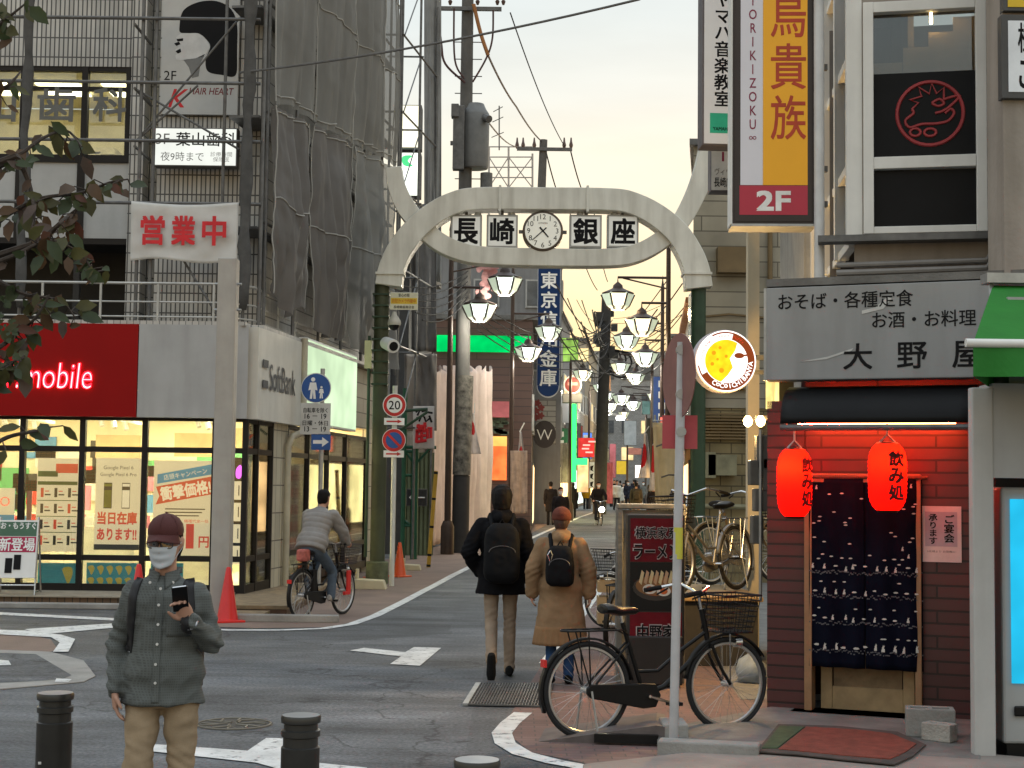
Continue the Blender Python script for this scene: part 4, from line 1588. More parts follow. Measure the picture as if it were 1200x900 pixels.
# the letter boxes and the clock hang between the two bands
for ch, x0, x1 in (('長', 528, 565), ('崎', 570, 607), ('銀', 667, 705), ('座', 711, 748)):
 t = board('letter_box', 'square white letter box with the black character %s in the street arch' % {'長': 'at the outer end left of the clock', '崎': 'next to the clock, the mountain-sided one', '銀': 'next to the clock, the metal-sided one', '座': 'at the far end past the clock'}[ch], 'sign', (x0, 253, x1, 291), YA - .02, .2, mat('box_edge_grey', (.33, .33, .31), .5), mat('letter_face', (.62, .62, .58), .5, var=.06, emis=(.9, .9, .82), es=.12), .035, group='letter boxes of the street arch')
 put(t, ch, 0, 0, w=.78, h=.80, bold=.045)
 b = MB()
 b.box((0, 0, t['h'] / 2 + .05), (.05, .05, .1))
 b.box((0, 0, -t['h'] / 2 - .03), (.05, .05, .06))
 b.build('bracket', STEEL_D, t)
for o in list(COL.objects):
 if o.get('group') == 'letter boxes of the street arch':
  pass
_lab = ['outermost letter box on the scaffold side of the arch, farthest from the clock', 'letter box between the first character and the clock in the arch', 'letter box right after the clock, its character with a metal radical', 'letter box with the last character, beside the arch curve on the bar side']
for o, lb in zip([o for o in COL.objects if o.get('group') == 'letter boxes of the street arch'], _lab):
 o['label'] = lb
cc, cw, ch_ = px_rect(612, 248, 660, 296, YA - .04)
ck = thing('street_clock', 'round white street clock with black numerals hanging in the middle of the arch', 'clock', cc)
rr = cw / 2
b = MB()
b.lathe([(rr * .93, -.13), (rr, -.11), (rr, .11), (rr * .93, .13)], n=48)
for p in b.v:
 p.y, p.z = -p.z, p.y
b.build('case', mat('clock_case_brown', (.10, .075, .055), .45), ck, smooth=True)
b = MB()
b.disc((0, -.136, 0), rr * .88, (0, -1, 0), .006, 48)
b.build('dial', mat('clock_dial', (.66, .65, .58), .5, var=.03, emis=(.9, .88, .75), es=.15), ck)
for k in range(1, 13):
 a = math.radians(90 - k * 30)
 text(str(k), ck, INK, h=.095, at=(math.cos(a) * rr * .70, -.145, math.sin(a) * rr * .70), name='numeral')
for an, ln, wd, nm in ((90 - 30 * 4.63, .42, .035, 'hour_hand'), (90 - 6 * 38, .70, .022, 'minute_hand')):
 a = math.radians(an)
 u_, v_ = V((math.cos(a), 0, math.sin(a))), V((-math.sin(a), 0, math.cos(a)))
 b = MB()
 b.prism([(-.09, -wd / 2), (ln * rr, -wd / 3), (ln * rr, wd / 3), (-.09, wd / 2)], (0, -.15 if nm[0] == 'h' else -.156, 0), u_, v_, (0, .004, 0))
 b.build(nm, INK, ck)
text('CITIZEN', ck, GINK, w=.17, h=.03, at=(0, -.145, rr * .38), bold=.02)
b = MB()
b.box((-rr - .03, 0, 0), (.08, .06, .06))
b.box((rr + .03, 0, 0), (.08, .06, .06))
b.box((0, 0, rr + .03), (.06, .06, .08))
b.build('bracket', STEEL_D, ck)
# plate and cameras on the scaffold-side pillar
t = board('camera_notice', 'cream notice plate with a yellow band fixed beside the arch pillar above two cameras', 'notice', (457, 343, 490, 363), YA - .25, .02, SIGNW, mat('notice_cream', (.60, .58, .42), .5), .005)
flat(t, rectp(-.47, -.16, .47, .18), mat('notice_yellow', (.62, .42, .03), .5))
put(t, '防犯カメラ作動中', 0, .01, w=.86, h=.24, m=mat('notice_orange', (.5, .14, .01), .5), off=.002, bold=.02)
put(t, '安心の街', 0, .34, w=.4, h=.2, bold=.03)
put(t, '長崎銀座商店会', 0, -.34, w=.74, h=.18, bold=.02)
cp = P(462, 378, YA - .35)
t = thing('dome_camera', 'grey domed security camera hanging under the camera notice plate', 'security camera', cp)
b = MB()
b.lathe([(.035, .20), (.05, .14), (.115, .04), (.125, -.02), (.115, -.05)], n=20)
b.build('housing', mat('camera_beige', (.42, .40, .34), .5), t, smooth=True)
b = MB()
b.lathe([(.10, -.05), (.085, -.10), (.04, -.14), (.0, -.15)], n=20)
b.build('dome', BLACK, t, smooth=True)
cp = P(458, 404, YA - .4)
t = thing('bullet_camera', 'white cylindrical security camera on the arch pillar pointing to the crossing', 'security camera', cp)
b = MB()
b.tube([(-.11, .18, .05), (.0, -.02, -.01), (.06, -.13, -.04)], [.115, .125, .125], 20)
b.build('housing', WHITEP, t, smooth=True)
b = MB()
b.disc((.062, -.134, -.041), .085, (.41, -.88, -.24), .008)
b.build('lens', BLACK, t)
b = MB()
b.box((-.14, .26, .0), (.08, .14, .08))
b.build('bracket', STEEL, t)

# ------------------------------------------------------------------ utility poles
CONCP = mat('pole_concrete', (.11, .107, .10), .8, var=.2, sc=2, streak=.3)
yp1 = 40.0
pb = gx(541, yp1)
up = thing('utility_pole', 'tall concrete utility pole with transformer and crossarm rising behind the arch', 'utility pole', pb)
def pu(px, py, dy=0.0):
 return P(px, py, yp1 + dy) - pb
b = MB()
pt = pu(549, -60)
b.tube([(0, 0, 0), (pt.x * .5, 0, pt.z * .5), pt], [.205, .18, .15], 20)
b.build('shaft', CONCP, up, smooth=True)
b = MB()
b.tube([pu(541, 668) * 0 + V((0, 0, .02)), V((.01, 0, 2.0))], [.225, .22], 20)
b.build('dark_sleeve', mat('pole_sleeve_dark', (.035, .033, .032), .7), up, smooth=True)
b = MB()
b.tube([V((.01, 0, 2.02)), V((.06, 0, 4.6))], [.235, .23], 20)
b.build('patterned_wrap', mat('wrap_pattern', (.15, .138, .115), .8, var=.75, sc=7), up, smooth=True)
for z, l_ in ((pu(547, 13).z, 1.0), (pu(547, 170).z, .35)):
 b = MB()
 xx = pu(549, 13).x
 b.box((xx - .12, -.2, z), (2.0 if l_ == 1 else .6, .09, .10))
 b.build('crossarm', STEEL_D, up)
for px in (513, 528, 560, 583, 590):
 b = MB()
 q = pu(px, 2)
 b.lathe([(.03, -.15), (.06, -.06), (.035, -.02), (.06, .04), (.03, .10), (.05, .14), (.015, .22)], (q.x, -.2, q.z), 12)
 b.build('insulator', mat('insulator_brown', (.10, .06, .05), .3), up, smooth=True)
b = MB()
q = pu(557, 160)
b.lathe([(.34, -.86), (.36, -.8), (.37, .55), (.36, .6), (.28, .72), (.22, .86)], (q.x, -.02, q.z), 24)
b.build('transformer', mat('transformer_grey', (.16, .165, .165), .5, streak=.2), up, smooth=True)
b = MB()
q = pu(538, 165)
b.box((q.x, -.30, q.z), (.30, .25, 1.7))
b.box((q.x - .1, -.35, q.z + .7), (.2, .3, .35))
b.build('switch_box', STEEL_D, up, bevel=.02)
q = pu(567, 140)
b = MB()
b.tube([V((q.x, -.25, q.z)), V((q.x + .15, -.45, q.z - .1))], .10, 12)
b.tube([V((pu(570, 215).x, -.1, pu(570, 215).z - .5)), V((pu(570, 215).x, -.1, pu(570, 215).z + .25))], .16, 12)
b.build('fitting', STEEL_D, up, smooth=True)
b = MB()
for k in range(9):
 z = pu(545, 50 + k * 20).z
 xx = pu(549, 50 + k * 20).x
 b.tube([(xx - .36, -.05, z), (xx + .36, -.05, z)], .014, 6)
b.build('step_bolt', STEEL_D, up)

def wire(pts, r, label, grp=None, mm=None, sag=0.0, n=14):
 out = []
 for i in range(len(pts) - 1):
  a, c_ = V(pts[i]), V(pts[i + 1])
  for k in range(n):
   t = k / n
   q_ = a.lerp(c_, t)
   q_.z -= sag * 4 * t * (1 - t)
   out.append(q_)
 out.append(V(pts[-1]))
 b = MB()
 b.tube(out, r, 6)
 return tag(b.build('power_cable', mm or BLACKM, smooth=True), label, 'cable', grp)


CAB = mat('cable_reddish', (.06, .022, .018), .6)
CABO = mat('cable_orange', (.30, .12, .03), .6)
W_ = lambda px, py, y: P(px, py, y)
wire([W_(281, 85, 24), W_(750, -1, 20)], .018, 'long thin cable crossing the sky above the arch towards the yellow hanging sign', None, mat('cable_grey', (.10, .10, .10), .6), .1)
for pts, mm, r_, lb in (
  ([(512, 5), (517, 50), (522, 75), (545, 97)], CAB, .03, 'reddish cable looping down from the outer end of the top crossarm'),
  ([(532, 10), (533, 70), (544, 92)], CAB, .025, 'reddish cable dropping from the crossarm beside the pole'),
  ([(578, 12), (577, 45), (570, 68), (554, 96)], CAB, .025, 'reddish cable looping from the crossarm to the pole on its open-sky side'),
  ([(555, 5), (563, 38), (572, 65)], CABO, .05, 'thick orange sleeved cable hanging from the pole top'),):
 sm = smooth2([W_(a, c_, yp1 - .35) for a, c_ in pts])
 b = MB()
 b.tube(sm, r_, 6)
 tag(b.build('power_cable', mm, smooth=True), lb, 'cable', 'cables on the utility poles')
wire([W_(572, 65, yp1 - .3), W_(605, 125, 50), W_(634, 165, 66)], .028, 'cable running down from the transformer pole to the next pole', 'cables on the utility poles', CAB, .1)
wire([W_(598, 15, yp1), W_(662, 172, 66)], .018, 'thin cable from the crossarm tip to the far pole crossarm', 'cables on the utility poles', None, .3)
wire([W_(570, 140, yp1), W_(608, 172, 66)], .022, 'cable from the transformer bushing to the far pole crossarm', 'cables on the utility poles', CAB, .2)
# second pole
pb2 = gx(620, 66)
up2 = thing('utility_pole', 'slimmer far utility pole whose crossarm shows above the middle of the arch', 'utility pole', pb2)
def pv(px, py):
 return P(px, py, 66) - pb2
b = MB()
b.tube([(0, 0, 0), pv(637, 164)], [.26, .17], 14)
b.build('shaft', CONCP, up2, smooth=True)
b = MB()
q = pv(638, 176)
b.box((q.x, -.2, q.z), (2.4, .12, .14))
b.build('crossarm', STEEL_D, up2)
for px in (606, 613, 626, 661, 669):
 q = pv(px, 170)
 b = MB()
 b.lathe([(.05, -.2), (.09, -.05), (.05, .1), (.03, .28)], (q.x, -.2, q.z), 8)
 b.build('insulator', mat('insulator_brown', (.10, .06, .05), .3), up2, smooth=True)
wire([W_(669, 178, 66), W_(695, 240, 90), W_(712, 330, 110)], .03, 'cable from the far crossarm sloping down towards the street end', 'cables on the utility poles', None, .6)
wire([W_(640, 178, 66), W_(668, 250, 90), W_(700, 340, 110)], .03, 'cable from the far pole shaft sloping towards the street end', 'cables on the utility poles', None, .6)
# third pole, thick with fittings
pb3 = gx(703, 82)
up3 = thing('utility_pole', 'dark cluttered utility pole wrapped in cable coils down the street', 'utility pole', pb3)
def pw(px, py):
 return P(px, py, 82) - pb3
b = MB()
b.tube([(0, 0, 0), pw(711, 345)], [.36, .26], 14)
b.build('shaft', mat('pole_dark', (.035, .034, .033), .8, var=.3), up3, smooth=True)
b = MB()
for k in range(10):
 q = pw(711 + random.uniform(-9, 9), 365 + k * 6.5)
 b.box(q + V((0, random.uniform(-.3, .3), 0)), (random.uniform(.3, .8), random.uniform(.2, .5), random.uniform(.2, .5)))
b.build('fitting', mat('pole_dark', (.035, .034, .033), .8), up3)
b = MB()
for k in range(4):
 q = pw(716 + k * 4, 418 + k * 3)
 b.tube([q + V((math.cos(a) * (.5 + .12 * k), 0, math.sin(a) * (.4 + .1 * k))) for a in [i * .4 for i in range(16)]], .05, 6, closed=True)
b.build('cable_coil', BLACKM, up3)
random.seed(21)
ends = []
for k in range(32):
 y0_, y1_ = random.choice([(41, 82), (52, 82), (82, 120), (40, 66)])
 left = random.random() < .5
 a = P(random.uniform(640, 700) if left else random.uniform(770, 815), random.uniform(330, 400), y0_)
 c_ = P(711 + random.uniform(-5, 8), random.uniform(365, 440), y1_)
 wire([a, c_], .018, 'thin cable strung across the street to the dark cluttered pole', 'cables strung over the street', None, random.uniform(.2, .9))
for k in range(6):
 a = P(455 + 8 * k, 330 + 9 * k, 29.2)
 c_ = P(548, 318 + 6 * k, 39.7)
 wire([a, c_], .014, 'thin cable between the arch pillar and the concrete pole', 'cables between arch and pole', None, .25)
for k in range(5):
 a = P(560, 355 + 8 * k, 39.8)
 c_ = P(708, 380 + 9 * k, 81)
 wire([a, c_], .018, 'thin cable from the concrete pole over to the dark cluttered pole', 'cables along the street', None, .9)

# ------------------------------------------------------------------ street lamps: post, arms, two five-sided lanterns
LAMPG = [glow('lantern_glow_white', (.90, 1, .90), 2.6), glow('lantern_glow_warm', (1, .84, .55), 2.4)]
LFROST = mat('lantern_side_glass', (.55, .62, .52), .4, var=.04, emis=(.80, .95, .72), es=.30)


def lantern(t, c, d, warm=0):
 r = d / .92
 n = 6
 prof = [(.20, -.42), (.345, -.30), (.50, .04), (.47, .10)]
 b = MB()
 b.lathe([(p_ * r, z * r) for p_, z in prof], c, n)
 b.build('globe', LFROST, t)
 bars = MB()
 for i in range(n):
  a = 2 * math.pi * i / n
  bars.tube([V(c) + V((math.cos(a) * p_ * r * 1.01, math.sin(a) * p_ * r * 1.01, z * r)) for p_, z in prof[:3]], .03 * r, 5)
 bars.build('ribs', BROWNP, t)
 f = MB()
 for i in (0, 2, 4):
  a0, a1 = 2 * math.pi * i / n, 2 * math.pi * (i + 1) / n
  q_ = []
  for p_, z in ((.345, -.30), (.50, .035)):
   e0, e1 = V((math.cos(a0) * p_, math.sin(a0) * p_, z)), V((math.cos(a1) * p_, math.sin(a1) * p_, z))
   q_.append((e0.lerp(e1, .06), e0.lerp(e1, .94)))
  am = (a0 + a1) / 2
  push = V((math.cos(am), math.sin(am), -.2)) * .006
  vs = [V(c) + (p_ + push) * r for p_ in (q_[0][0], q_[0][1], q_[1][1], q_[1][0])]
  f.add(vs, [(0, 1, 2, 3)])
 f.build('lit_pane', LAMPG[warm], t)
 cap = MB()
 cap.lathe([(.47 * r, .05 * r), (.49 * r, .09 * r), (.26 * r, .19 * r), (.16 * r, .24 * r), (.14 * r, .33 * r), (.04 * r, .42 * r)], c, 20)
 cap.build('cap', BROWNP, t, smooth=True)


def lamp_post(pxp, y, lanterns, label, d=.82, warm=(0, 0), tall=8.3, far=False):
 base = gx(pxp, y)
 t = thing('street_lamp', label, 'street lamp', base, 0, 'lantern street lamps')
 b = MB()
 b.tube([(0, 0, 0), (0, 0, tall)], [.09, .06], 10)
 b.lathe([(.07, 0), (.03, .25), (.0, .5)], (0, 0, tall), 8)
 b.lathe([(.17, 0), (.17, .7), (.11, .85)], (0, 0, 0), 12)
 b.build('post', BROWNP, t, smooth=True)
 for i, (px, py) in enumerate(lanterns):
  q_ = P(px, py, y) - base
  b = MB()
  za = q_.z + .62 * d
  b.tube([(0, 0, za), (q_.x, 0, za), (q_.x, 0, q_.z + .3 * d)], .035, 8)
  if i == 1:
   b.tube([(0, 0, za - .3), (q_.x * .9, 0, za - .02)], .022, 6)
  b.build('arm', BROWNP, t, smooth=True)
  lantern(t, (q_.x, 0, q_.z), d, warm[i])
  lt = bpy.data.lights.new('lamp_light', 'POINT')
  lt.energy = 130 if y < 60 else 200
  lt.color = (1, .93, .80) if not warm[i] else (1, .80, .50)
  lt.shadow_soft_size = .2
  lo = bpy.data.objects.new('lamp_light', lt)
  COL.objects.link(lo)
  lo.location = base + V((q_.x, 0, q_.z - .5 * d))
 return t


lamp_post(526, 39.2, [(562, 360), (592, 329)], 'lantern street lamp nearest the arch on the scaffold side, two white lanterns')
lamp_post(599, 50, [(619, 410), (643, 386)], 'lantern street lamp in front of the brown shop wall, second on the scaffold side', tall=8.6)
lamp_post(668, 69, [(683, 436)], 'single lantern street lamp beside the round red and white sign', warm=(1, 0), tall=7)
lamp_post(783, 41, [(752, 377), (724, 347)], 'lantern street lamp nearest the arch on the bar side, its lower lantern warm', warm=(1, 1), tall=8.3)
lamp_post(776, 52, [(756, 416), (734, 396)], 'lantern street lamp second on the bar side, two white lanterns', tall=8.4)
lamp_post(772, 88, [(769, 463), (728, 465)], 'lantern street lamp far down the bar side with two small white lanterns', d=.95, tall=6.5)
lamp_post(757, 100, [(742, 472), (714, 474)], 'farther lantern street lamp with lanterns close over the crowd', d=1.0, tall=6.8)
lamp_post(764, 70, [(745, 440), (727, 428)], 'lantern street lamp half way down the bar side above the flags', tall=7.4)
lamp_post(690, 94, [(703, 452), (712, 462)], 'lantern street lamp past the dark cluttered pole on the scaffold side', tall=7)
lamp_post(735, 120, [(731, 484)], 'last single lantern street lamp near the street end', warm=(1, 0), tall=6)
# ------------------------------------------------------------------ the bar with red lanterns
A0 = V((P(898, 500, 12.6).x, 12.6, 0))
YAWB = math.atan2(-.4, 1)
E1 = V((math.cos(YAWB), math.sin(YAWB), 0))
NI = V((-math.sin(YAWB), math.cos(YAWB), 0))
bar = thing('noodle_bar', 'narrow bar with grey name board, dark red tiled front and worn beige storey above', 'bar building', A0, YAWB)


def fac(px, py, off=0.0):
 """Point of the bar's front plane (off metres behind it) seen at px,py -> local (s, off, z)."""
 d = FW + RT * ((px - 600) / FPX) + UP * ((450 - py) / FPX)
 o = V((0, 0, CAMH))
 p0 = A0 + NI * off
 t = (p0 - o).dot(NI) / d.dot(NI)
 q = o + d * t - A0
 return V((q.dot(E1), off, q.z))


def fbox(b, x0, y0, x1, y1, off, dep, mi=0):
 """box on the front whose face (at off) fills the picture rectangle."""
 a, c_ = fac(x0, (y0 + y1) / 2, off), fac(x1, (y0 + y1) / 2, off)
 zt, zb = fac((x0 + x1) / 2, y0, off).z, fac((x0 + x1) / 2, y1, off).z
 b.box(((a.x + c_.x) / 2, off + dep / 2, (zt + zb) / 2), (c_.x - a.x, dep, zt - zb), mi)
 return b


def world(q):
 return A0 + E1 * q[0] + NI * q[1] + V((0, 0, q[2]))


REDTILE = tiles('dark_red_tiles', (.088, .026, .026), (.022, .009, .009), .9, .098, .009, .45, off=.5, bump=.6, streak=.35)
b = MB()
fbox(b, 899, 470, 943, 838, 0, .25)
zl = fac(1010, 556).z
sL, sR = fac(944, 700).x, fac(1080, 700).x
b.box(((sL + sR) / 2, .125, (zl + 2.95) / 2), (sR - sL, .25, 2.95 - zl))
sE = fac(1250, 700).x
b.box(((sR + sE) / 2, .125, 1.475), (sE - sR, .25, 2.95))
b.build('wall', REDTILE, bar)
b = MB()
b.box(((sL + sE) / 2 + .2, 1.4, 1.4), (sE - sL + 1.0, .1, 2.8))
b.build('interior', mat('bar_inside_dark', (.05, .012, .01), .8), bar)
b = MB()
b.box((sL + .03, .02, zl / 2), (.06, .16, zl))
b.box((sR - .02, .02, zl / 2), (.05, .16, zl))
b.box(((sL + sR) / 2, .02, zl - .03), (sR - sL, .16, .07))
b.build('door_frame', mat('door_frame_wood', (.28, .16, .08), .55, var=.2, sc=6), bar, bevel=.004)
d0, d1 = fac(962, 800, .12).x, fac(1072, 800, .12).x
b = MB()
hd = 1.95
for x in (d0 + .045, d1 - .045):
 b.box((x, .14, hd / 2 + .05), (.09, .05, hd))
for z, hh in ((.14, .20), (.58, .06), (1.95, .08), (1.2, .05)):
 b.box(((d0 + d1) / 2, .143, z), (d1 - d0 - .182, .045, hh))
door = b.build('door', mat('door_pale_wood', (.36, .25, .13), .5, var=.22, sc=7), bar, bevel=.004)
b = MB()
b.box(((d0 + d1) / 2, .15, .40), (d1 - d0 - .2, .02, .32))
b.build('panel', mat('door_panel_wood', (.22, .15, .08), .55, var=.3, sc=9), door)
b = MB()
b.box(((d0 + d1) / 2, .155, 1.3), (d1 - d0 - .2, .012, 1.3))
b.build('pane', mat('door_dim_glass', (.05, .03, .025), .2), door)
# threshold and step
b = MB()
b.box(((sL + sR) / 2 + .05, -.02, .03), (sR - sL + .3, .36, .06))
b.build('threshold', CONC_D, bar, bevel=.01)
# dark rolled awning under the board
b = MB()
a_, c_ = fac(916, 478, -.42), fac(1142, 478, -.42)
rr = []
for k in range(9):
 t = k / 8
 rr.append((-.05 - .42 * math.sin(t * 1.5), 2.66 - .33 * (1 - math.cos(t * 1.5)) - .02))
b.grid(lambda u, v: V((a_.x + (c_.x - a_.x) * u, -.05 - .42 * math.sin(v * 1.5), 2.64 - .33 * (1 - math.cos(v * 1.5)))), 12, 10)
b.build('awning', mat('awning_black', (.007, .007, .0075), .5, bump=.1, spec=.15), bar, smooth=True, thick=.012)
b = MB()
b.tube([(a_.x, -.47, 2.30), (c_.x, -.47, 2.30)], .025, 8)
b.tube([(a_.x + .02, -.46, 2.3), (a_.x + .02, 0, 2.45)], .012, 6)
b.build('awning_bar', STEEL_D, bar)
# the grey name board
b = MB()
a_, c_ = fac(898, 390, -.30), fac(1168, 390, -.30)
zt, zb = fac(1020, 333, -.30).z, fac(1020, 444, -.30).z
b.box(((a_.x + c_.x) / 2, -.19, (zt + zb) / 2), (c_.x - a_.x, .22, zt - zb))
nb = b.build('name_board', mat('board_grey', (.27, .275, .275), .5, var=.08, sc=1.5, streak=.35, bump=.05), bar, bevel=.008)
b = MB()
b.box((a_.x - .012, -.19, (zt + zb) / 2), (.022, .2, zt - zb))
b.build('board_edge', STEEL, bar)
for s, x0, y0, x1, y1, bd in (('おそば・各種定食', 912, 342, 1070, 361, .012), ('お酒・お料理', 1022, 364, 1144, 383, .012), ('大野屋', 988, 401, 1152, 432, .03)):
 q0, q1 = fac(x0, (y0 + y1) / 2, -.302), fac(x1, (y0 + y1) / 2, -.302)
 if s == '大野屋':
  wd = (q1.x - q0.x) * .215
  for k, ch in enumerate(s):
   xx = q0.x + wd / 2 + k * ((q1.x - q0.x) - wd) / 2
   text(ch, bar, INK, w=wd, h=(fac(1060, y0, -.302).z - fac(1060, y1, -.302).z), at=(xx, -.304, (fac(1060, y0, -.302).z + fac(1060, y1, -.302).z) / 2), bold=.02, name='board_lettering')
 else:
  text(s, bar, INK, w=q1.x - q0.x, h=(fac(x0, y0, -.302).z - fac(x0, y1, -.302).z), at=((q0.x + q1.x) / 2, -.304, (q0.z + q1.z) / 2), bold=bd, name='board_lettering')
b = MB()
for pts in ([(1010, 368), (1035, 362), (1045, 350), (1040, 348), (1026, 360), (1010, 364)], [(938, 424), (970, 418), (1000, 408), (998, 411), (968, 421)]):
 b.prism([(fac(x, y, -.302).x, fac(x, y, -.302).z) for x, y in pts], (0, -.3035, 0), (1, 0, 0), (0, 0, 1), (0, .002, 0))
b.build('scratch', mat('scratch_pale', (.5, .5, .48), .6), bar)
# flat roof of the lean-to, dark edge
b = MB()
b.box(((a_.x + 2.0), .5, zt + .04), (2.5 + 1.5, 1.6, .06))
b.build('lean_to_roof', CONC_D, bar)

# the upper storey: worn beige front with a big window, glazed side along the street
K0 = V((P(1001, 200, 12.9).x, 12.9, 0))
YAW2 = math.atan2(-.22, 1)
F1 = V((math.cos(YAW2), math.sin(YAW2), 0))
N2 = V((-math.sin(YAW2), math.cos(YAW2), 0))


def f2(px, py, off=0.0):
 d = FW + RT * ((px - 600) / FPX) + UP * ((450 - py) / FPX)
 o = V((0, 0, CAMH))
 t = (K0 + N2 * off - o).dot(N2) / d.dot(N2)
 q = o + d * t - K0
 return V((q.dot(F1), off, q.z))


ust = bpy.data.objects.new('upper_storey', None)
COL.objects.link(ust)
BEIGE = mat('worn_beige_render', (.31, .275, .24), .8, var=.14, sc=1.2, bump=.25, bsc=18, streak=.45)
w0, w1, wt, wb_ = f2(1012, 140).x, f2(1154, 140).x, f2(1080, 2).z, f2(1080, 274).z
b = MB()
zroof = 9.5
b.box((2.6, .2, (3.45 + wb_) / 2), (5.2, .4, wb_ - 3.45))
b.box((2.6, .2, (wt + zroof) / 2), (5.2, .4, zroof - wt))
b.box((w0 / 2, .2, (wb_ + wt) / 2), (w0, .4, wt - wb_))
b.box(((w1 + 5.2) / 2, .2, (wb_ + wt) / 2), (5.2 - w1, .4, wt - wb_))
b.build('wall', BEIGE, ust)
fw_ = .05
b = MB()
zm0, zm1 = f2(1080, 198).z, f2(1080, 184).z
for x in (w0 + .04, w1 - .03):
 b.box((x, -.02, (wt + wb_) / 2), (.085, .10, wt - wb_))
for z, hh in ((wb_ + .03, .06), (wt - .045, .09), ((zm0 + zm1) / 2, zm1 - zm0)):
 b.box(((w0 + w1) / 2, -.018, z), (w1 - w0 - .15, .09, hh))
wf = b.build('window', WHITEP, ust, bevel=.005)
b = MB()
b.box(((w0 + w1) / 2, .03, (wt + zm1) / 2), (w1 - w0 - .1, .008, wt - zm1))
b.build('pane', glass('upper_glass', '#c8cccb', .12), wf)
zk = f2(1080, 86).z
b = MB()
b.box(((w0 + w1) / 2, .012, (zk + zm1) / 2), (w1 - w0 - .12, .02, zk - zm1 + .02))
b.box(((w0 + w1) / 2, .012, (wb_ + zm0) / 2), (w1 - w0 - .12, .02, zm0 - wb_ - .02))
b.build('black_film', mat('film_black', (.006, .0065, .008), .4, var=.2, spec=.12), wf)
# red ring emblem with a bird's head drawn in line
ce = f2(1090, 133)
re = .27
EMB = mat('emblem_red', (.30, .03, .035), .5)
b = MB()
def ring(pts, r_, closed=False):
 pts = [V((ce.x + x * re, -.002, ce.z + z * re)) for x, z in pts]
 b.tube(pts if closed or r_ == .0111 else smooth2(pts, 4), r_, 6, closed=closed)
ring([(math.cos(i * .157), math.sin(i * .157)) for i in range(40)], .016, True)
ring([(-.55, .15), (-.35, .35), (-.62, .45), (-.25, .55), (-.35, .85), (-.02, .62), (.05, .95), (.2, .62), (.42, .80), (.42, .42)], .0111)
ring([(.42, .42), (.6, .48), (.9, .52), (.6, .2), (.35, .05), (.15, .0)], .012)
ring([(.05, .32), (.25, .22), (.42, .30), (.28, .44), (.05, .32)], .012)
ring([(.45, -.02), (.62, .12), (.72, -.02), (.55, -.25), (.2, -.33), (-.25, -.33), (-.62, -.42), (-.75, -.2), (-.5, .02), (-.55, .15)], .012)
ring([(-.45 + .16 * math.cos(i * .5), -.58 + .12 * math.sin(i * .5)) for i in range(13)], .012, True)
ring([(.0 + .18 * math.cos(i * .5), -.60 + .12 * math.sin(i * .5)) for i in range(13)], .012, True)
b.build('emblem', EMB, wf)
# tan stepped panels behind the glass
b = MB()
tp = mat('stepped_tan_panel', (.62, .48, .33), .6, var=.12, sc=3)
for x0, x1, yt in ((1015, 1058, 75), (1058, 1090, 56), (1088, 1118, 38), (1117, 1151, 20)):
 q0, q1 = f2(x0, 90, .15), f2(x1, 90, .15)
 zt_ = f2(x0, yt, .15).z
 b.box(((q0.x + q1.x) / 2, .16, (zk + zt_) / 2), (q1.x - q0.x - .005, .02, zt_ - zk))
b.build('inner_panels', tp, ust)
b = MB()
b.box(((w0 + w1) / 2, 1.4, (wt + wb_) / 2), (w1 - w0 + .6, .05, wt - wb_ + .4))
b.build('inner_wall', mat('inner_grey_brown', (.20, .18, .16), .8), ust)
b = MB()
q = f2(1091, 20, .1)
b.tube([(q.x, .1, q.z - .06), (q.x, .1, q.z + .08)], .012, 8)
b.build('inner_lamp', glow('bulb_warm', (1, .62, .25), 60), ust)
# ledge, conduits
b = MB()
q0 = f2(958, 278, -.1)
b.box((2.45, -.09, wb_ - .05), (5.5, .18, .055))
b.build('ledge', STEEL_D, ust)
b = MB()
for py, r_ in ((309, .022), (318, .026), (324, .014)):
 z = f2(1080, py, -.06).z
 b.tube([(-.15, -.06, z), (f2(1155, py).x, -.06, z + .02), (f2(1166, py).x, -.06, z + .14), (f2(1167, 290).x, -.06, z + .6)], r_, 8)
b.tube([(f2(1166, 300).x, -.05, 3.6), (f2(1166, 20).x, -.05, 6.2)], .02, 8)
b.build('conduit', mat('conduit_grey', (.25, .24, .23), .5), ust, smooth=True)
# glazed side
sd2 = V((.1, 1, 0)).normalized()
sdl = V((sd2.dot(F1), sd2.dot(N2), 0))
b = MB()
for t in (0.04, .95, 1.9, 3.2):
 q = sdl * t
 b.box((q.x, q.y, (3.9 + zroof) / 2), (.10, .13, zroof - 3.9), rz=math.atan2(sdl.y, sdl.x))
for z in (3.92, 4.6, 5.55, 6.5, 7.4):
 b.span(sdl * .1 + V((0, 0, z)), sdl * 3.2 + V((0, 0, z)), .07, .07)
f = b.build('window', WHITEP, ust)
b = MB()
b.span(sdl * .05 + V((.03, 0, (3.9 + zroof) / 2)), sdl * 3.2 + V((.03, 0, (3.9 + zroof) / 2)), .01, zroof - 3.95)
b.build('pane', GLASSD, f)
b = MB()
b.span(sdl * .1 + V((.5, .3, 6.5)), sdl * 3.2 + V((.5, .3, 6.5)), .05, 6)
b.build('inner_blind', mat('blind_tan', (.30, .25, .19), .8, var=.2), ust)
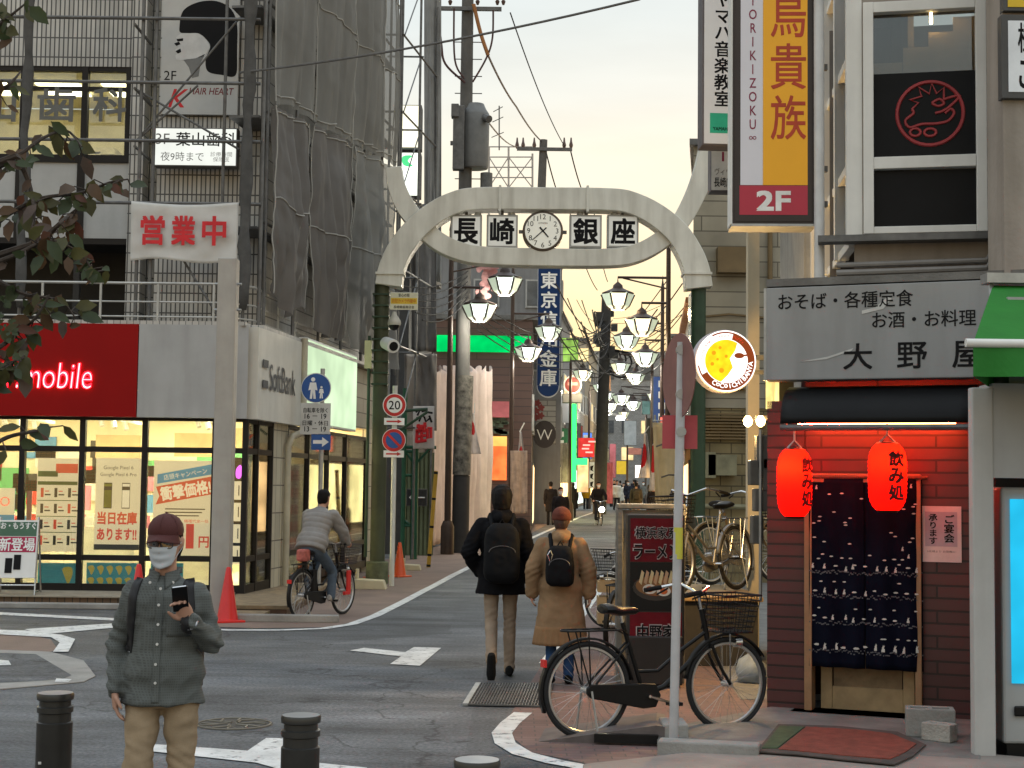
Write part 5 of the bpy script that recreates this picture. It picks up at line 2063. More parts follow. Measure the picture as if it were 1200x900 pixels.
# metal clad side wall farther up, and the ground-floor flank
b = MB()
CORR = mat('ribbed_metal', (.30, .31, .31), .5, metal=.3, streak=.3)
b.span(sdl * 3.25 + V((.0, 0, 5.6)), sdl * 6.6 + V((.0, 0, 5.6)), .2, 8.0)
for k in range(34):
 q = sdl * (3.3 + k * .1)
 b.box((q.x - .11, q.y, 5.6), (.05, .045, 8.0), rz=math.atan2(sdl.y, sdl.x))
b.build('side_wall', CORR, ust)
b = MB()
sd3 = V((.168, 1, 0)).normalized()
sdl1 = V((sd3.dot(E1), sd3.dot(NI), 0))
b.span(sdl1 * .3 + V((.13, 0, 1.4)), sdl1 * 5.0 + V((.13, 0, 1.4)), .2, 2.8)
b.build('flank_wall', mat('flank_dark_board', (.06, .05, .045), .7, var=.4, sc=3, streak=.3), bar)
b = MB()
b.box((.02, .25, 2.95), (.05, .5, .95))
b.build('lit_side_sign', glow('side_sign_glow', (1, .75, .25), 1.3, .5, 6), bar)
# the storey is part of the bar: hand its pieces to the bar with their own frame
_rel = (MX.Translation(A0) @ MX.Rotation(YAWB, 4, 'Z')).inverted() @ MX.Translation(K0) @ MX.Rotation(YAW2, 4, 'Z')
for ch in list(ust.children):
 ch.parent = bar
 ch.matrix_parent_inverse = _rel
bpy.data.objects.remove(ust)
# white downpipe by the glazed side
b = MB()
q = P(960, 200, 13.0)
b.tube([(q.x, 13.0, 3.55), (q.x, 13.0, 9)], .045, 10)
tag(b.build('drain_pipe', mat('white_pipe', (.55, .56, .56), .5), smooth=True), 'white rain pipe on the upper corner beside the yellow hanging sign', 'pipe')

# ---- red lanterns
LR = mat('lantern_paper', (.85, .010, .006), .8, var=.06, sc=4, emis=(1, .006, .004), es=1.0, trans=.75)
for i, (px, py, wd, lab) in enumerate(((931, 566, 41, 'red paper lantern at the outer corner of the bar before the tiled pier'), (1040, 559, 45, 'red paper lantern hanging over the navy split curtain'))):
 q = fac(px, py, -.42)
 sc_ = 1800 / (world(q).y)
 r_ = wd / 2 / sc_
 hh = 78 / sc_
 t = thing('paper_lantern', lab, 'lantern', world(q), 0, 'red lanterns of the bar')
 b = MB()
 prof = []
 for k in range(31):
  u = k / 30
  z = (u - .5) * hh
  e = abs(2 * u - 1)
  rr_ = r_ * (1 - e ** 5 * .42) * (1 - .028 * (k % 2))
  prof.append((rr_, z))
 b.lathe(prof, n=28)
 b.build('shade', LR, t, smooth=True, ang=180)
 b = MB()
 b.lathe([(r_ * .60, hh * .5), (r_ * .52, hh * .52), (r_ * .2, hh * .53)], n=24)
 b.lathe([(r_ * .58, -hh * .5), (r_ * .5, -hh * .53)], n=24)
 b.build('rim', BLACK, t, smooth=True)
 b = MB()
 b.tube([(-r_ * .4, 0, hh * .52), (0, 0, hh * .64), (r_ * .4, 0, hh * .52)], .008, 6)
 b.tube([(0, 0, hh * .64), (0, .0, hh * .80)], .008, 6)
 b.build('hanger', STEEL, t)
 for k, ch in enumerate('飲み処'):
  a = math.radians(-90 + (34 if i == 0 else 12))
  rr_ = r_ + .004
  z = hh * (.27 - .25 * k)
  o = text(ch, t, mat('lantern_ink', (.04, .004, .004), .6), w=r_ * .86, h=hh * .235, at=(math.cos(a) * rr_, math.sin(a) * rr_, z), bold=.06)
  o.rotation_euler = (R(90), 0, a + R(90))
 lt = bpy.data.lights.new('lantern_light', 'POINT')
 lt.energy = 9
 lt.color = (1, .30, .05)
 lt.shadow_soft_size = .045
 lo = bpy.data.objects.new('lantern_light', lt)
 COL.objects.link(lo)
 lo.location = world(q) + V((-.02 if i == 0 else .01, -.02, hh * .24))
# lamp tube under the awning that floods the tiles
b = MB()
q0, q1 = fac(935, 500, -.25), fac(1120, 500, -.25)
b.tube([(q0.x, -.25, 2.33), (q1.x, -.25, 2.33)], .012, 8)
o = b.build('tube_lamp', glow('red_tube', (1, .085, .025), 85), bar)

# split curtain, navy with white motifs
n0, n1, nz0, nz1 = fac(948, 670, -.06).x, fac(1081, 670, -.06).x, fac(1014, 784, -.06).z, fac(1014, 560, -.06).z
nr = thing('split_curtain', 'long navy split curtain with rows of small white rabbits in the bar doorway', 'curtain', world((n0, -.06, nz1)), YAWB)
NAVY = mat('noren_navy', (.005, .006, .014), .95, var=.3, sc=3, spec=.05)
nw, nh = n1 - n0, nz1 - nz0
def nfold(x, z):
 return .016 * math.sin(x * 30) * (.4 + z / -nh) + .012 * NZ.noise(V((x * 6, z * 2, 0)))
for k in range(2):
 xa, xb = (0, nw * .497) if k == 0 else (nw * .503, nw)
 b = MB()
 b.grid(lambda u, v: V((xa + (xb - xa) * u, nfold(xa + (xb - xa) * u, -nh * v), -nh * v)), 24, 30)
 b.build('cloth', NAVY, nr, smooth=True, thick=.003)
b = MB()
g2 = MB()
random.seed(5)
def rab(x, z, s, kind):
 y = nfold(x, z) - .006
 if kind == 0:     # little flying shape
  pts = [(-1, 0), (-.3, .35), (.6, .3), (1, -.1), (.2, -.35), (-.6, -.3)]
 else:             # standing rabbit
  pts = [(-.55, -1), (.55, -1), (.5, -.1), (.2, .2), (.35, .55), (.6, 1.1), (.2, .75), (.0, 1.2), (-.1, .7), (-.35, .3), (-.3, 0), (-.5, -.4)]
 b.prism([(px_ * s, pz_ * s) for px_, pz_ in pts], (x, y, z), (1, 0, 0), (0, 0, 1), (0, .001, 0))
for row in range(9):
 z = -nh * (.05 + row * .05)
 for k in range(4):
  x = nw * random.uniform(.04, .96)
  rab(x, z + random.uniform(-.03, .03), .016, 0 if random.random() < .8 else 1)
for z0 in (-.50, -.625, -.765, -.915):
 for k in range(11):
  x = nw * (.05 + k * .09 + random.uniform(-.02, .02))
  rab(x, nh * (z0 + .022 + random.uniform(-.005, .012)), .020 if z0 > -.9 else .026, 1 if random.random() < .6 else 0)
 for k in range(5):
  rab(nw * random.uniform(.05, .95), nh * (z0 + .075), .016, 0)
 for k in range(70):
  x = nw * (k + .5) / 70
  z = nh * (z0 + random.uniform(-.012, .01))
  g2.box((x, nfold(x, z) - .005, z), (.016 * random.random() + .004, .002, .010))
b.build('rabbit_motifs', mat('motif_white', (.55, .54, .50), .8), nr)
g2.build('grass_bands', mat('motif_grey', (.10, .10, .11), .8), nr)
b = MB()
b.tube([(-.04, .0, .005), (nw + .04, 0, .005)], .014, 8)
b.build('rod', WOOD_D, nr)

# banquet notice
q = fac(1103, 626, -.012)
t = thing('banquet_notice', 'white paper notice about banquets with vertical black characters on the red tiles', 'notice', world(q), YAWB)
sc_ = 1800 / world(q).y
t['w'], t['h'], t['d'] = 43 / sc_ * 1.06, 65 / sc_, .004
b = MB()
b.box((0, 0, 0), (t['w'], .006, t['h']))
b.build('sheet', mat('paper_white', (.62, .55, .52), .7), t)
flat(t, rectp(-.40, -.22, .40, .40), mat('paper_grey', (.38, .36, .40), .7))
put(t, 'ご宴会', .20, .10, w=.26, h=.50, bold=.03, vert=True, off=.003)
put(t, '承ります', -.20, .09, w=.22, h=.54, bold=.03, vert=True, off=.003)
put(t, '5名様より お気軽に', 0, -.31, w=.7, h=.04, m=GINK)

# blocks, mats, kerb pieces by the door
for px, py, dx, dy, dz, rz, lab in ((1090, 862, .34, .19, .20, -.2, 'large grey hollow concrete block standing by the bar wall'), (1101, 868, .22, .12, .125, -.75, 'small pale hollow concrete block lying in front of the larger one')):
 q = GS(px, py, .06)
 t = thing('concrete_block', lab, 'concrete block', q, rz)
 b = MB()
 wl = .035
 b.box((0, -dy / 2 + wl / 2, dz / 2), (dx, wl, dz))
 b.box((0, dy / 2 - wl / 2, dz / 2), (dx, wl, dz))
 for x in (-dx / 2 + wl / 2, 0, dx / 2 - wl / 2):
  b.box((x, 0, dz / 2), (wl, dy - 2 * wl, dz - .004))
 b.build('block', CONC if dx > .3 else mat('pale_block', (.33, .31, .28), .9, var=.2, sc=6, bump=.5), t, bevel=.008)
slab('pavement', [GS(683, 905), GS(870, 884), GS(1000, 879), GS(1300, 905), GS(1300, 1000), GS(683, 1000)], mat('apron_pale', (.25, .21, .185), .85, var=.2, sc=2, bump=.3), .055)
slab('pavement', [GS(760, 866), GS(905, 836), GS(1150, 842), GS(1150, 900), GS(890, 882), GS(785, 890)], CONC_D, .06)
b = MB()
k0, k1 = GS(772, 887), GS(890, 893)
b.span((k0.x, k0.y, .06), (k1.x, k1.y, .06), .16, .12)
tag(b.build('kerb', CONC, bevel=.012), kind='structure')
b = MB()
k0, k1 = GS(774, 866), GS(770, 884)
b.box((k0.x + .08, k0.y - .12, .075), (.18, .34, .15))
tag(b.build('kerb', CONC, bevel=.012), kind='structure')
mt_ = thing('door_mat', 'worn orange red door mat with a green end lying askew before the bar', 'door mat', GS(1000, 866, .07))
o0 = mt_.location.copy()
def matpoly(pts, m, z, nm):
 b = MB()
 b.prism([(GS(x, y, .07).x - o0.x, GS(x, y, .07).y - o0.y) for x, y in pts], (0, 0, z - .004), (1, 0, 0), (0, 1, 0), (0, 0, .008))
 return b.build(nm, m, mt_)
matpoly([(886, 881), (912, 849), (980, 851), (1052, 858), (1085, 873), (1070, 886), (1048, 896), (985, 890), (940, 885)], mat('mat_border', (.07, .055, .048), .95, var=.3, sc=8), 0, 'border')
matpoly([(913, 879), (945, 853), (1000, 856), (1044, 861), (1074, 873), (1062, 882), (1043, 891), (985, 886)], mat('mat_orange', (.20, .050, .032), .95, var=.3, sc=9, bump=.6, bsc=120), .006, 'field')
matpoly([(893, 878), (914, 852), (943, 853), (911, 878)], mat('mat_green', (.05, .075, .035), .95, var=.3, sc=9), .0065, 'green_end')
# sloped steel bridge plate at the kerb, next to the bike
q = GS(710, 868)
rp = thing('kerb_ramp', 'dark sloping metal kerb ramp plate beside the rear wheel of the black bicycle', 'ramp', q, -.1)
b = MB()
b.prism([(-.5, 0), (.42, .0), (.42, .13), (.36, .14)], (-.0, -.15, 0), (1, 0, 0), (0, 0, 1), (0, .62, 0))
b.build('plate', mat('ramp_brown_grey', (.11, .09, .085), .7, var=.3, sc=6), rp)
b = MB()
b.box((.15, -.19, .05), (.45, .05, .06))
b.build('gap', BLACK, rp)  # solid black block stands in for the shaded opening
# ------------------------------------------------------------------ hanging signs on the bar side
FR = mat('sign_frame_dark', (.035, .025, .022), .5)
tk = board('hanging_sign', 'tall yellow and white hanging sign with red characters and a red foot panel', 'hanging sign', (857, -75, 951, 264), 13.2, .30, FR, FR, .02, rz=-.05)
W2 = mat('sign_lilac_white', (.56, .55, .58), .5, var=.04, sc=2, emis=(.9, .9, 1), es=.05)
Y2 = mat('sign_amber', (.66, .31, .012), .5, var=.05, sc=2, emis=(1, .5, .02), es=.08)
R2 = mat('sign_crimson', (.30, .022, .04), .5, var=.06, emis=(.8, .05, .1), es=.06)
def tkf(px, py):
 return ((px - 904) / 94, (94.5 - py) / 339)
def tkr(x0, y0, x1, y1):
 u0, v0 = tkf(x0, y1)
 u1, v1 = tkf(x1, y0)
 return rectp(u0, v0, u1, v1)
flat(tk, tkr(866, -66, 892, 220), W2, 'white_band')
flat(tk, tkr(891.5, -66, 943, 220), Y2, 'amber_band')
flat(tk, tkr(865, 220.5, 943, 254), R2, 'red_panel')
u, v = tkf(880, 79)
put(tk, 'TORIKIZOKU', u, v, w=.095, h=.455, m=mat('sign_maroon', (.22, .015, .05), .5), vert=True, bold=.012, off=.003)
u, v = tkf(880, 166)
put(tk, '∞', u, v, w=.09, h=.012, m=MATS['sign_maroon'], off=.003)
for ch, y0, y1 in (('鳥', -8, 50), ('貴', 57, 110), ('族', 117, 168)):
 u, v = tkf(921, (y0 + y1) / 2)
 put(tk, ch, u, v, w=.43, h=(y1 - y0) / 339, m=mat('sign_brick_red', (.42, .045, .012), .5), bold=.012, off=.003)
u, v = tkf(904, 238)
put(tk, '2F', u, v, w=.42, h=.068, m=INKW, bold=.05, off=.003)
b = MB()
for v in (-.42, -.30, .05):
 b.box((tk['w'] / 2 + .06, .05, v * tk['h']), (.16, .05, .05))
b.build('bracket', STEEL_D, tk)
b = MB()
b.box((0, 0, -tk['h'] / 2 - .012), (tk['w'] + .02, .32, .022))
b.build('trim', STEEL, tk)
b = MB()
b.box((-tk['w'] / 2 - .008, 0, 0), (.014, .3, tk['h']))
b.build('side_trim', WHITEP, tk)

ym = board('hanging_sign', 'tall white hanging sign with black vertical characters and a green panel, behind the yellow one', 'hanging sign', (820, -80, 864, 173), 17.5, .3, mat('sign_frame_grey', (.12, .11, .12), .5), mat('sign_cool_white', (.62, .64, .66), .5, var=.05, emis=(.9, .95, 1), es=.06), .02, rz=.06)
def ymf(px, py):
 return ((px - 842) / 44, (46.5 - py) / 253)
u, v = ymf(844, 62)
put(ym, 'ヤマハ音楽教室', u, v, w=.46, h=132 / 253, vert=True, bold=.03)
u0, v0 = ymf(829, 159)
u1, v1 = ymf(857, 136)
flat(ym, rectp(u0, v0, u1, v1), mat('sign_teal_green', (.02, .30, .18), .5, emis=(.05, .6, .35), es=.08))
u, v = ymf(843, 154)
put(ym, 'YAMAHA', u, v, w=.48, h=.016, m=INK, bold=.03, off=.003)
b = MB()
b.box((ym['w'] / 2 + .3, 0, .1), (.6, .06, .06))
b.box((ym['w'] / 2 + .3, 0, -ym['h'] * .4), (.6, .06, .06))
b.build('bracket', STEEL_D, ym)
sm_ = board('hanging_sign', 'small square white sign with black writing under the tall white one', 'hanging sign', (831, 175, 860, 226), 18.5, .25, mat('sign_frame_grey', (.12, .11, .12), .5), mat('sign_warm_white', (.58, .57, .53), .5), .01)
put(sm_, 'i', 0, .32, w=.10, h=.30, m=mat('sign_maroon', (.22, .015, .05), .5), bold=.03)
put(sm_, 'ヴィヴ', 0, -.06, w=.66, h=.16, m=GINK)
put(sm_, '長崎店', 0, -.30, w=.72, h=.22, m=INK, bold=.02)
b = MB()
b.box((sm_['w'] / 2 + .25, 0, 0), (.5, .05, .05))
b.build('bracket', STEEL_D, sm_)

# lit round curry sign
cc, cw, _h = px_rect(811, 387, 885, 461, 15.6)
cs = thing('round_sign', 'round lit sign with yellow half disc and brown ring beside the bar', 'round sign', cc, .12)
r_ = cw / 2
def ringpoly(t, r0, r1, m, nm, yy, a0=0, a1=360, n=48):
 b = MB()
 for k in range(n):
  p, q = math.radians(a0 + (a1 - a0) * k / n), math.radians(a0 + (a1 - a0) * (k + 1) / n)
  b.add([(math.cos(p) * r0, yy, math.sin(p) * r0), (math.cos(q) * r0, yy, math.sin(q) * r0), (math.cos(q) * r1, yy, math.sin(q) * r1), (math.cos(p) * r1, yy, math.sin(p) * r1)], [(0, 1, 2, 3)])
 return b.build(nm, m, t)
b = MB()
b.lathe([(r_ * .97, -.09), (r_, -.08), (r_, .08), (r_ * .97, .09)], n=48)
for p in b.v:
 p.y, p.z = -p.z, p.y
b.build('case', mat('case_violet_white', (.5, .46, .5), .5), cs, smooth=True)
b = MB()
b.disc((0, -.092, 0), r_ * .97, (0, -1, 0), .004, 48)
b.build('face', glow('curry_white', (1, .90, .84), 1.35), cs)
ringpoly(cs, r_ * .70, r_ * .88, glow('curry_brown', (.22, .045, .012), .9), 'brown_ring', -.0975, -150, 75)
ringpoly(cs, r_ * .88, r_ * .93, glow('curry_brown', (.22, .045, .012), .9), 'ring_line', -.0975, -170, 120)
b = MB()
pts = [(math.cos(math.radians(a)) * r_ * .68, math.sin(math.radians(a)) * r_ * .68) for a in range(58, 262, 6)]
pts += [(.05 * r_, -.45 * r_), (.22 * r_, -.2 * r_), (.12 * r_, .08 * r_), (.3 * r_, .35 * r_)]
b.prism(pts, (0, -.0985, 0), (1, 0, 0), (0, 0, 1), (0, .002, 0))
b.build('curry', glow('curry_yellow', (1, .62, .015), 1.1, .3, 9), cs)
b = MB()
for x, z, s in ((-.4, .25, .07), (-.2, .42, .05), (-.45, -.1, .06), (-.15, -.3, .08), (.0, .15, .05), (-.28, .05, .04)):
 b.disc((x * r_, -.101, z * r_), s * r_, (0, -1, 0), .002, 12)
b.build('dots', glow('curry_orange', (.85, .30, .01), .9), cs)
b = MB()
b.disc((.42 * r_, -.101, .18 * r_), .16 * r_, (0, -1, 0), .002, 20, ry=.09 * r_)
b.tube([(.5 * r_, -.101, .18 * r_), (.86 * r_, -.101, .22 * r_)], .010, 6)
b.build('spoon', glow('curry_brown', (.22, .045, .012), .9), cs)
def arc_text(t, s, r0, a_mid, step, hh, m, yy, flip=False, bold=.02):
 n = len(s)
 for k, ch in enumerate(s):
  if ch == ' ':
   continue
  a = math.radians(a_mid + (k - (n - 1) / 2) * step * (1 if flip else -1))
  o = text(ch, t, m, h=hh * (1 if ch.isupper() or ch in 'dl' else .74), at=(math.cos(a) * r0, yy, math.sin(a) * r0), bold=bold)
  rot = a - math.pi / 2 if not flip else a + math.pi / 2
  o.rotation_euler = (R(90), -rot, 0)
BRL = glow('curry_brown', (.22, .045, .012), .9)
arc_text(cs, 'good smell good curry', r_ * .80, 112, 6.4, r_ * .10, mat('curry_red_ink', (.35, .02, .02), .5), -.1)
arc_text(cs, 'CoCoICHIBANYA', r_ * .79, -62, 9.5, r_ * .15, glow('curry_white', (1, .90, .84), 1.35), -.1025, True)
b = MB()
b.box((r_ + .12, .0, .05), (.26, .05, .05))
b.box((r_ + .12, .0, -.1), (.26, .04, .04))
b.build('bracket', STEEL_D, cs)

# ------------------------------------------------------------------ neighbour with green awning and the vending machine
yv = 10.4
xv0 = P(1141, 700, yv).x
nb_ = thing('neighbour_shop', 'grey panelled shop front with a pale corner pillar beside the bar, bearing a green awning', 'shop building', (xv0, yv, 0))
b = MB()
pw_ = P(1166, 700, yv).x - xv0
b.box((pw_ / 2, .05, 1.26), (pw_, .10, 2.52))
b.build('pillar', mat('pale_grey_pillar', (.42, .42, .41), .6, var=.08, streak=.25), nb_, bevel=.01)
zp = P(1185, 560, yv).z
b = MB()
b.box((pw_ + 1.2, .16, (zp + 2.55) / 2), (2.4, .3, 2.55 - zp))
b.box((1.5, .35, 2.85), (2.4, .4, .62))
b.build('panel', GREYW, nb_)
b = MB()
b.box((pw_ + 1.6, .95, 1.0), (2.6, .05, 2.1))
b.box((pw_ + .02, .3, 1.0), (.03, .25, 2.0))
b.build('recess', BLACK, nb_)
b = MB()
xu_ = P(1169, 200, 11.75).x - xv0
b.box((xu_ + 1.5, 1.4, 5.2), (3.0, .4, 4.6))
b.build('upper_wall', BEIGE, nb_)
# awning
ga = thing('green_awning', 'green cloth awning with a white front bar sticking out over the pavement', 'awning', (xv0, yv, 0))
def ga_(px, py, y):
 return P(px, py, y) - ga.location
b = MB()
q0, q1 = ga_(1164, 335, 10.9), ga_(1141, 402, 9.6)
b.add([q0, q0 + V((2.6, 0, 0)), q1 + V((2.6, 0, 0)), q1], [(3, 2, 1, 0)])
q2 = ga_(1141, 441, 9.6)
b.grid(lambda u, v: q1.lerp(q2, v) + V((2.6 * u, .02 * math.sin(u * 40) * v, 0)), 60, 4)
b.add([q1, q2, V((q0.x, q0.y, q2.z)), q0], [(0, 1, 2, 3)])
GRN = mat('awning_green', (.025, .23, .03), .65, var=.12, sc=3, trans=.25, bump=.1)
b.build('cloth', GRN, ga, thick=.006)
b = MB()
b.tube([q1 + V((-.05, 0, 0)), q1 + V((2.6, 0, 0))], .028, 10)
b.build('front_bar', WHITEP, ga, smooth=True)
b = MB()
q3 = ga_(1161, 327, 10.9)
b.box(q3 + V((1.3, 0, 0)), (2.7, .16, .07))
b.tube([q3 + V((0, 0, 0)), q3 + V((-.02, -.1, -.25)), q3 + V((.03, -.25, -.38))], .018, 8)
b.build('cassette', STEEL, ga)
# vending machine
vx = P(1172, 700, yv + .25).x
vm = thing('vending_machine', 'grey vending machine with a bright cyan lit display by the pale pillar', 'vending machine', (vx, yv + .2, 0))
zt = P(1185, 571, yv + .2).z
b = MB()
b.box((.5, .36, (zt + .1) / 2), (1.0, .7, zt - .1))
b.build('body', mat('vending_grey', (.36, .37, .37), .4, var=.05), vm, bevel=.02)
z0_, z1_ = P(1185, 805, yv).z, P(1185, 585, yv).z
b = MB()
b.box((.52, .0, (z0_ + z1_) / 2), (.92, .02, z1_ - z0_))
f_ = b.build('display', glow('vending_cyan', (.02, .50, .80), .85, .3, 2.5), vm)
b = MB()
b.box((.36, -.014, z0_ + .22), (.36, .01, .36))
b.build('display_picture', glow('vending_cream', (1, .85, .6), 1.3, .3, 5), vm)
b = MB()
b.box((.38, -.012, z0_ + 1.05), (.28, .01, .42))
b.build('display_picture', glow('vending_teal', (.08, .40, .42), .9, .5, 5), vm)
for k, s in enumerate(('T', 'U')):
 text(s, vm, INKW, h=.09, at=(.235, -.016, z1_ - .22 - .13 * k), bold=.04)
b = MB()
b.disc((.22, -.012, z0_ + .62), .05, (0, -1, 0), .006, 16)
b.build('display_dot', INKW, vm)
b = MB()
b.box((.15, -.01, P(1185, 838, yv).z), (.16, .02, .07))
b.build('lock', BLACK, vm, bevel=.01)
b = MB()
b.box((.5, .3, .05), (.96, .6, .1))
b.build('foot', BLACK, vm)
# two boards above on the worn wall
t = board('wall_sign', 'white sign with black brush characters on the worn wall above the green awning', 'sign', (1172, 20, 1260, 117), 11.6, .10, mat('sign_frame_charcoal', (.06, .06, .06), .5), mat('sign_bluish_white', (.60, .63, .66), .5, emis=(.9, .95, 1), es=.05), .05)
put(t, '極', -.17, .22, w=.24, h=.36, bold=.02)
put(t, 'こ', -.17, -.22, w=.22, h=.34, bold=.02)
t = board('wall_sign', 'yellow sign just showing over the white brush character sign', 'sign', (1174, -60, 1260, 15), 11.6, .10, mat('sign_frame_charcoal', (.06, .06, .06), .5), mat('sign_yellow', (.62, .42, .02), .5), .03)

# ------------------------------------------------------------------ back of a round road sign on its pole
q = GS(789, 881)
rs = thing('road_sign_back', 'pale pole with a rusty red round sign and small plate seen from behind', 'road sign', q)
yq = q.y
def rz_(py):
 return P(793, py, yq).z - q.z
lean = P(799, 405, yq).x - q.x
b = MB()
b.tube([(0, 0, -.02), (lean, 0, rz_(401))], .032, 14)
b.build('pole', mat('pole_grey_white', (.44, .44, .45), .45, var=.15, sc=5, streak=.35), rs, smooth=True)
SB = mat('sign_back_reddish', (.20, .085, .08), .5, var=.2, sc=4, streak=.2)
SBP = mat('sign_back_pink', (.40, .06, .07), .5, var=.12)
b = MB()
aa = R(74)
nrm = V((-math.sin(aa), -math.cos(aa), 0))
x0 = lean * .93
b.disc((x0 - .01, .040, rz_(440)), .30, nrm, .006, 40)
b.build('round_plate', SB, rs)
b = MB()
b.box((lean * .86, .045, rz_(506)), (.245, .008, .235), rz=R(-8))
b.build('small_plate', SBP, rs)
b = MB()
for py in (410, 462, 506):
 b.tube([(lean * .9 + .0, -.036, rz_(py)), (lean * .9, .036, rz_(py))], .036, 12)
b.build('clamp', STEEL, rs)
b = MB()
b.tube([(lean * .55, 0, rz_(655)), (lean * .58, 0, rz_(618))], .0335, 14)
b.build('yellow_sticker', mat('sticker_yellow', (.50, .48, .06), .5), rs)

# ------------------------------------------------------------------ standing ramen sign with plastic cover
yr = 14.2
q = gx(767, yr)
rm = thing('ramen_sign', 'tall black and red standing ramen sign with a bowl picture by the black bicycle', 'standing sign', q)
c_, w_, h_ = px_rect(736, 606, 800, 764, yr)
rm['w'], rm['h'], rm['d'] = w_, h_, .075
off = c_ - q
b = MB()
b.box((off.x, .05, off.z), (w_ + .03, .24, h_ + .05))
b.box((off.x, .05, .25), (w_ * 1.0, .30, .44))
b.build('housing', mat('sign_black', (.02, .018, .018), .4), rm, bevel=.012)
# put the face parts in an own frame
def rput(s, u, v, w, h, m, bold=.02, o=.0):
 return text(s, rm, m, w=w * w_, h=h * h_, at=(off.x + u * w_, -.084 - o, off.z + v * h_), bold=bold)
def rflat(pts, m, nm, o=0.0):
 b = MB()
 b.prism([(u * w_, v * h_) for u, v in pts], (off.x, -.075 - o, off.z), (1, 0, 0), (0, 0, 1), (0, .002, 0))
 return b.build(nm, m, rm)
RMR = mat('ramen_dark_red', (.12, .006, .012), .5, var=.3, sc=6, spec=.15)
rflat(rectp(-.48, .17, .48, .49), RMR, 'red_top')
rflat(rectp(-.48, -.49, .48, -.20), RMR, 'red_foot')
rflat(rectp(-.48, -.19, .48, .165), BLACK, 'black_middle')
rput('横浜家系', 0, .385, .82, .095, mat('ramen_ink_edge', (.38, .34, .34), .5), .075)
rput('横浜家系', 0, .385, .78, .085, INK, .02, .004)
rput('ラーメン', 0, .245, .88, .12, MATS['ramen_ink_edge'], .075)
rput('ラーメン', 0, .245, .84, .105, INK, .03, .004)
rput('中野家', 0, -.345, .74, .13, MATS['ramen_ink_edge'], .075)
rput('中野家', 0, -.345, .70, .115, INK, .03, .004)
def ell(cx, cz, a, b2, n=20):
 return [(cx + a * math.cos(i * 2 * math.pi / n), cz + b2 * math.sin(i * 2 * math.pi / n)) for i in range(n)]
rflat(ell(.0, -.02, .43, .095), mat('bowl_dark', (.035, .03, .028), .3), 'bowl', .002)
rflat(ell(.0, -.005, .38, .075), mat('broth_brown', (.20, .09, .03), .4), 'broth', .004)
for k in range(7):
 u = -.32 + k * .09
 rflat([(u, .02), (u + .05, .0), (u + .10, .09), (u + .05, .11)], mat('pork_tan', (.42, .26, .15), .5) if k % 2 else mat('noodle_cream', (.50, .40, .22), .5), 'topping', .006)
for u, z in ((-.12, -.03), (.14, -.045)):
 rflat(ell(u, z, .13, .036), mat('egg_white', (.58, .53, .46), .5), 'egg', .008)
 rflat(ell(u, z, .07, .022), mat('yolk_orange', (.48, .10, .02), .4), 'yolk', .010)
# clear-plastic wrapped side board behind it
q2 = gx(760, yr + .35)
wb2 = thing('plastic_board', 'pale board wrapped in clear plastic standing behind the ramen sign', 'board', q2)
c_, ww, hh = px_rect(721, 598, 802, 800, yr + .35)
b = MB()
for k, x in enumerate((-ww / 2 + .03, ww / 2 - .03)):
 b.box((x + c_.x - q2.x, 0, hh / 2), (.06, .2, hh))
b.box((c_.x - q2.x, 0, hh + .025), (ww, .22, .05))
b.build('frame', mat('plastic_wrap_white', (.17, .165, .15), .35, var=.3, sc=9, bump=.4, bsc=14), wb2, bevel=.01)
b = MB()
b.box((c_.x - q2.x, .02, hh / 2), (ww - .12, .05, hh - .02))
b.build('sheet', mat('board_grey_white', (.38, .37, .35), .5, var=.2), wb2)

# ------------------------------------------------------------------ the block-walled beige building behind the alley
bb = thing('beige_building', 'beige clad house over a block wall behind the parked bicycles', 'building', (3.7, 30, 0))
b = MB()
x0 = P(812, 400, 30).x - 3.7
zT, zM = P(850, 172, 30).z, P(850, 478, 30).z
fpb = [(x0, 0), (6, 0), (6, 10), (x0 + 1.35, 10)]
b.prism(fpb, (0, 0, zM), (1, 0, 0), (0, 1, 0), (0, 0, zT - zM))
b.build('wall', SIDING, bb)
b = MB()
b.prism([(x0 - .1, -.15), (6.1, -.15), (6.1, 10.1), (x0 + 1.25, 10.1)], (0, 0, zT + .003), (1, 0, 0), (0, 1, 0), (0, 0, .12))
b.build('roof', STEEL_D, bb)
b = MB()
b.prism([(x, y + .03) for x, y in fpb], (0, 0, 0), (1, 0, 0), (0, 1, 0), (0, 0, zM - .003))
b.build('block_wall', tiles('yellow_lit_block_wall', (.25, .20, .10), (.09, .07, .035), .42, .21, .012, .8, streak=.5), bb)  # yellow lamplight is mixed into the block colour
b = MB()
for px in (830, 862):
 zb = P(px, 445, 29.9).z
 b.box((P(px, 400, 29.9).x - 3.7, -.08, zb), (.35, .16, .35))
b.box((P(846, 560, 29.9).x - 3.7, -.10, P(846, 545, 29.9).z), (.55, .2, .4))
b.box((P(832, 560, 29.9).x - 3.7, -.10, P(832, 545, 29.9).z), (.2, .2, .5))
b.tube([(x0 + .2, -.1, zM - .2), (x0 + .2, -.1, zM + 1), (x0 + .9, -.1, zM + 1.2)], .04, 8)
b.tube([(x0 - .4, -.1, P(820, 563, 29.9).z - .5), (x0 + 1.2, -.1, P(820, 563, 29.9).z - .5)], .05, 8)
b.build('meter_box', mat('meter_olive', (.22, .21, .13), .6, var=.3), bb)
b = MB()
for k in range(9):
 b.box((x0 + .8, -.05, zM - .12 - k * .06), (1.3, .06, .03))
b.tube([(x0 + 1.5, -.08, zM + .02), (x0 + 1.5, -.08, zT - .2)], .05, 8)
b.tube([(x0 + .25, -.06, 5.2), (x0 + .7, -.06, 5.25), (x0 + 2.4, -.06, 5.1)], .025, 6)
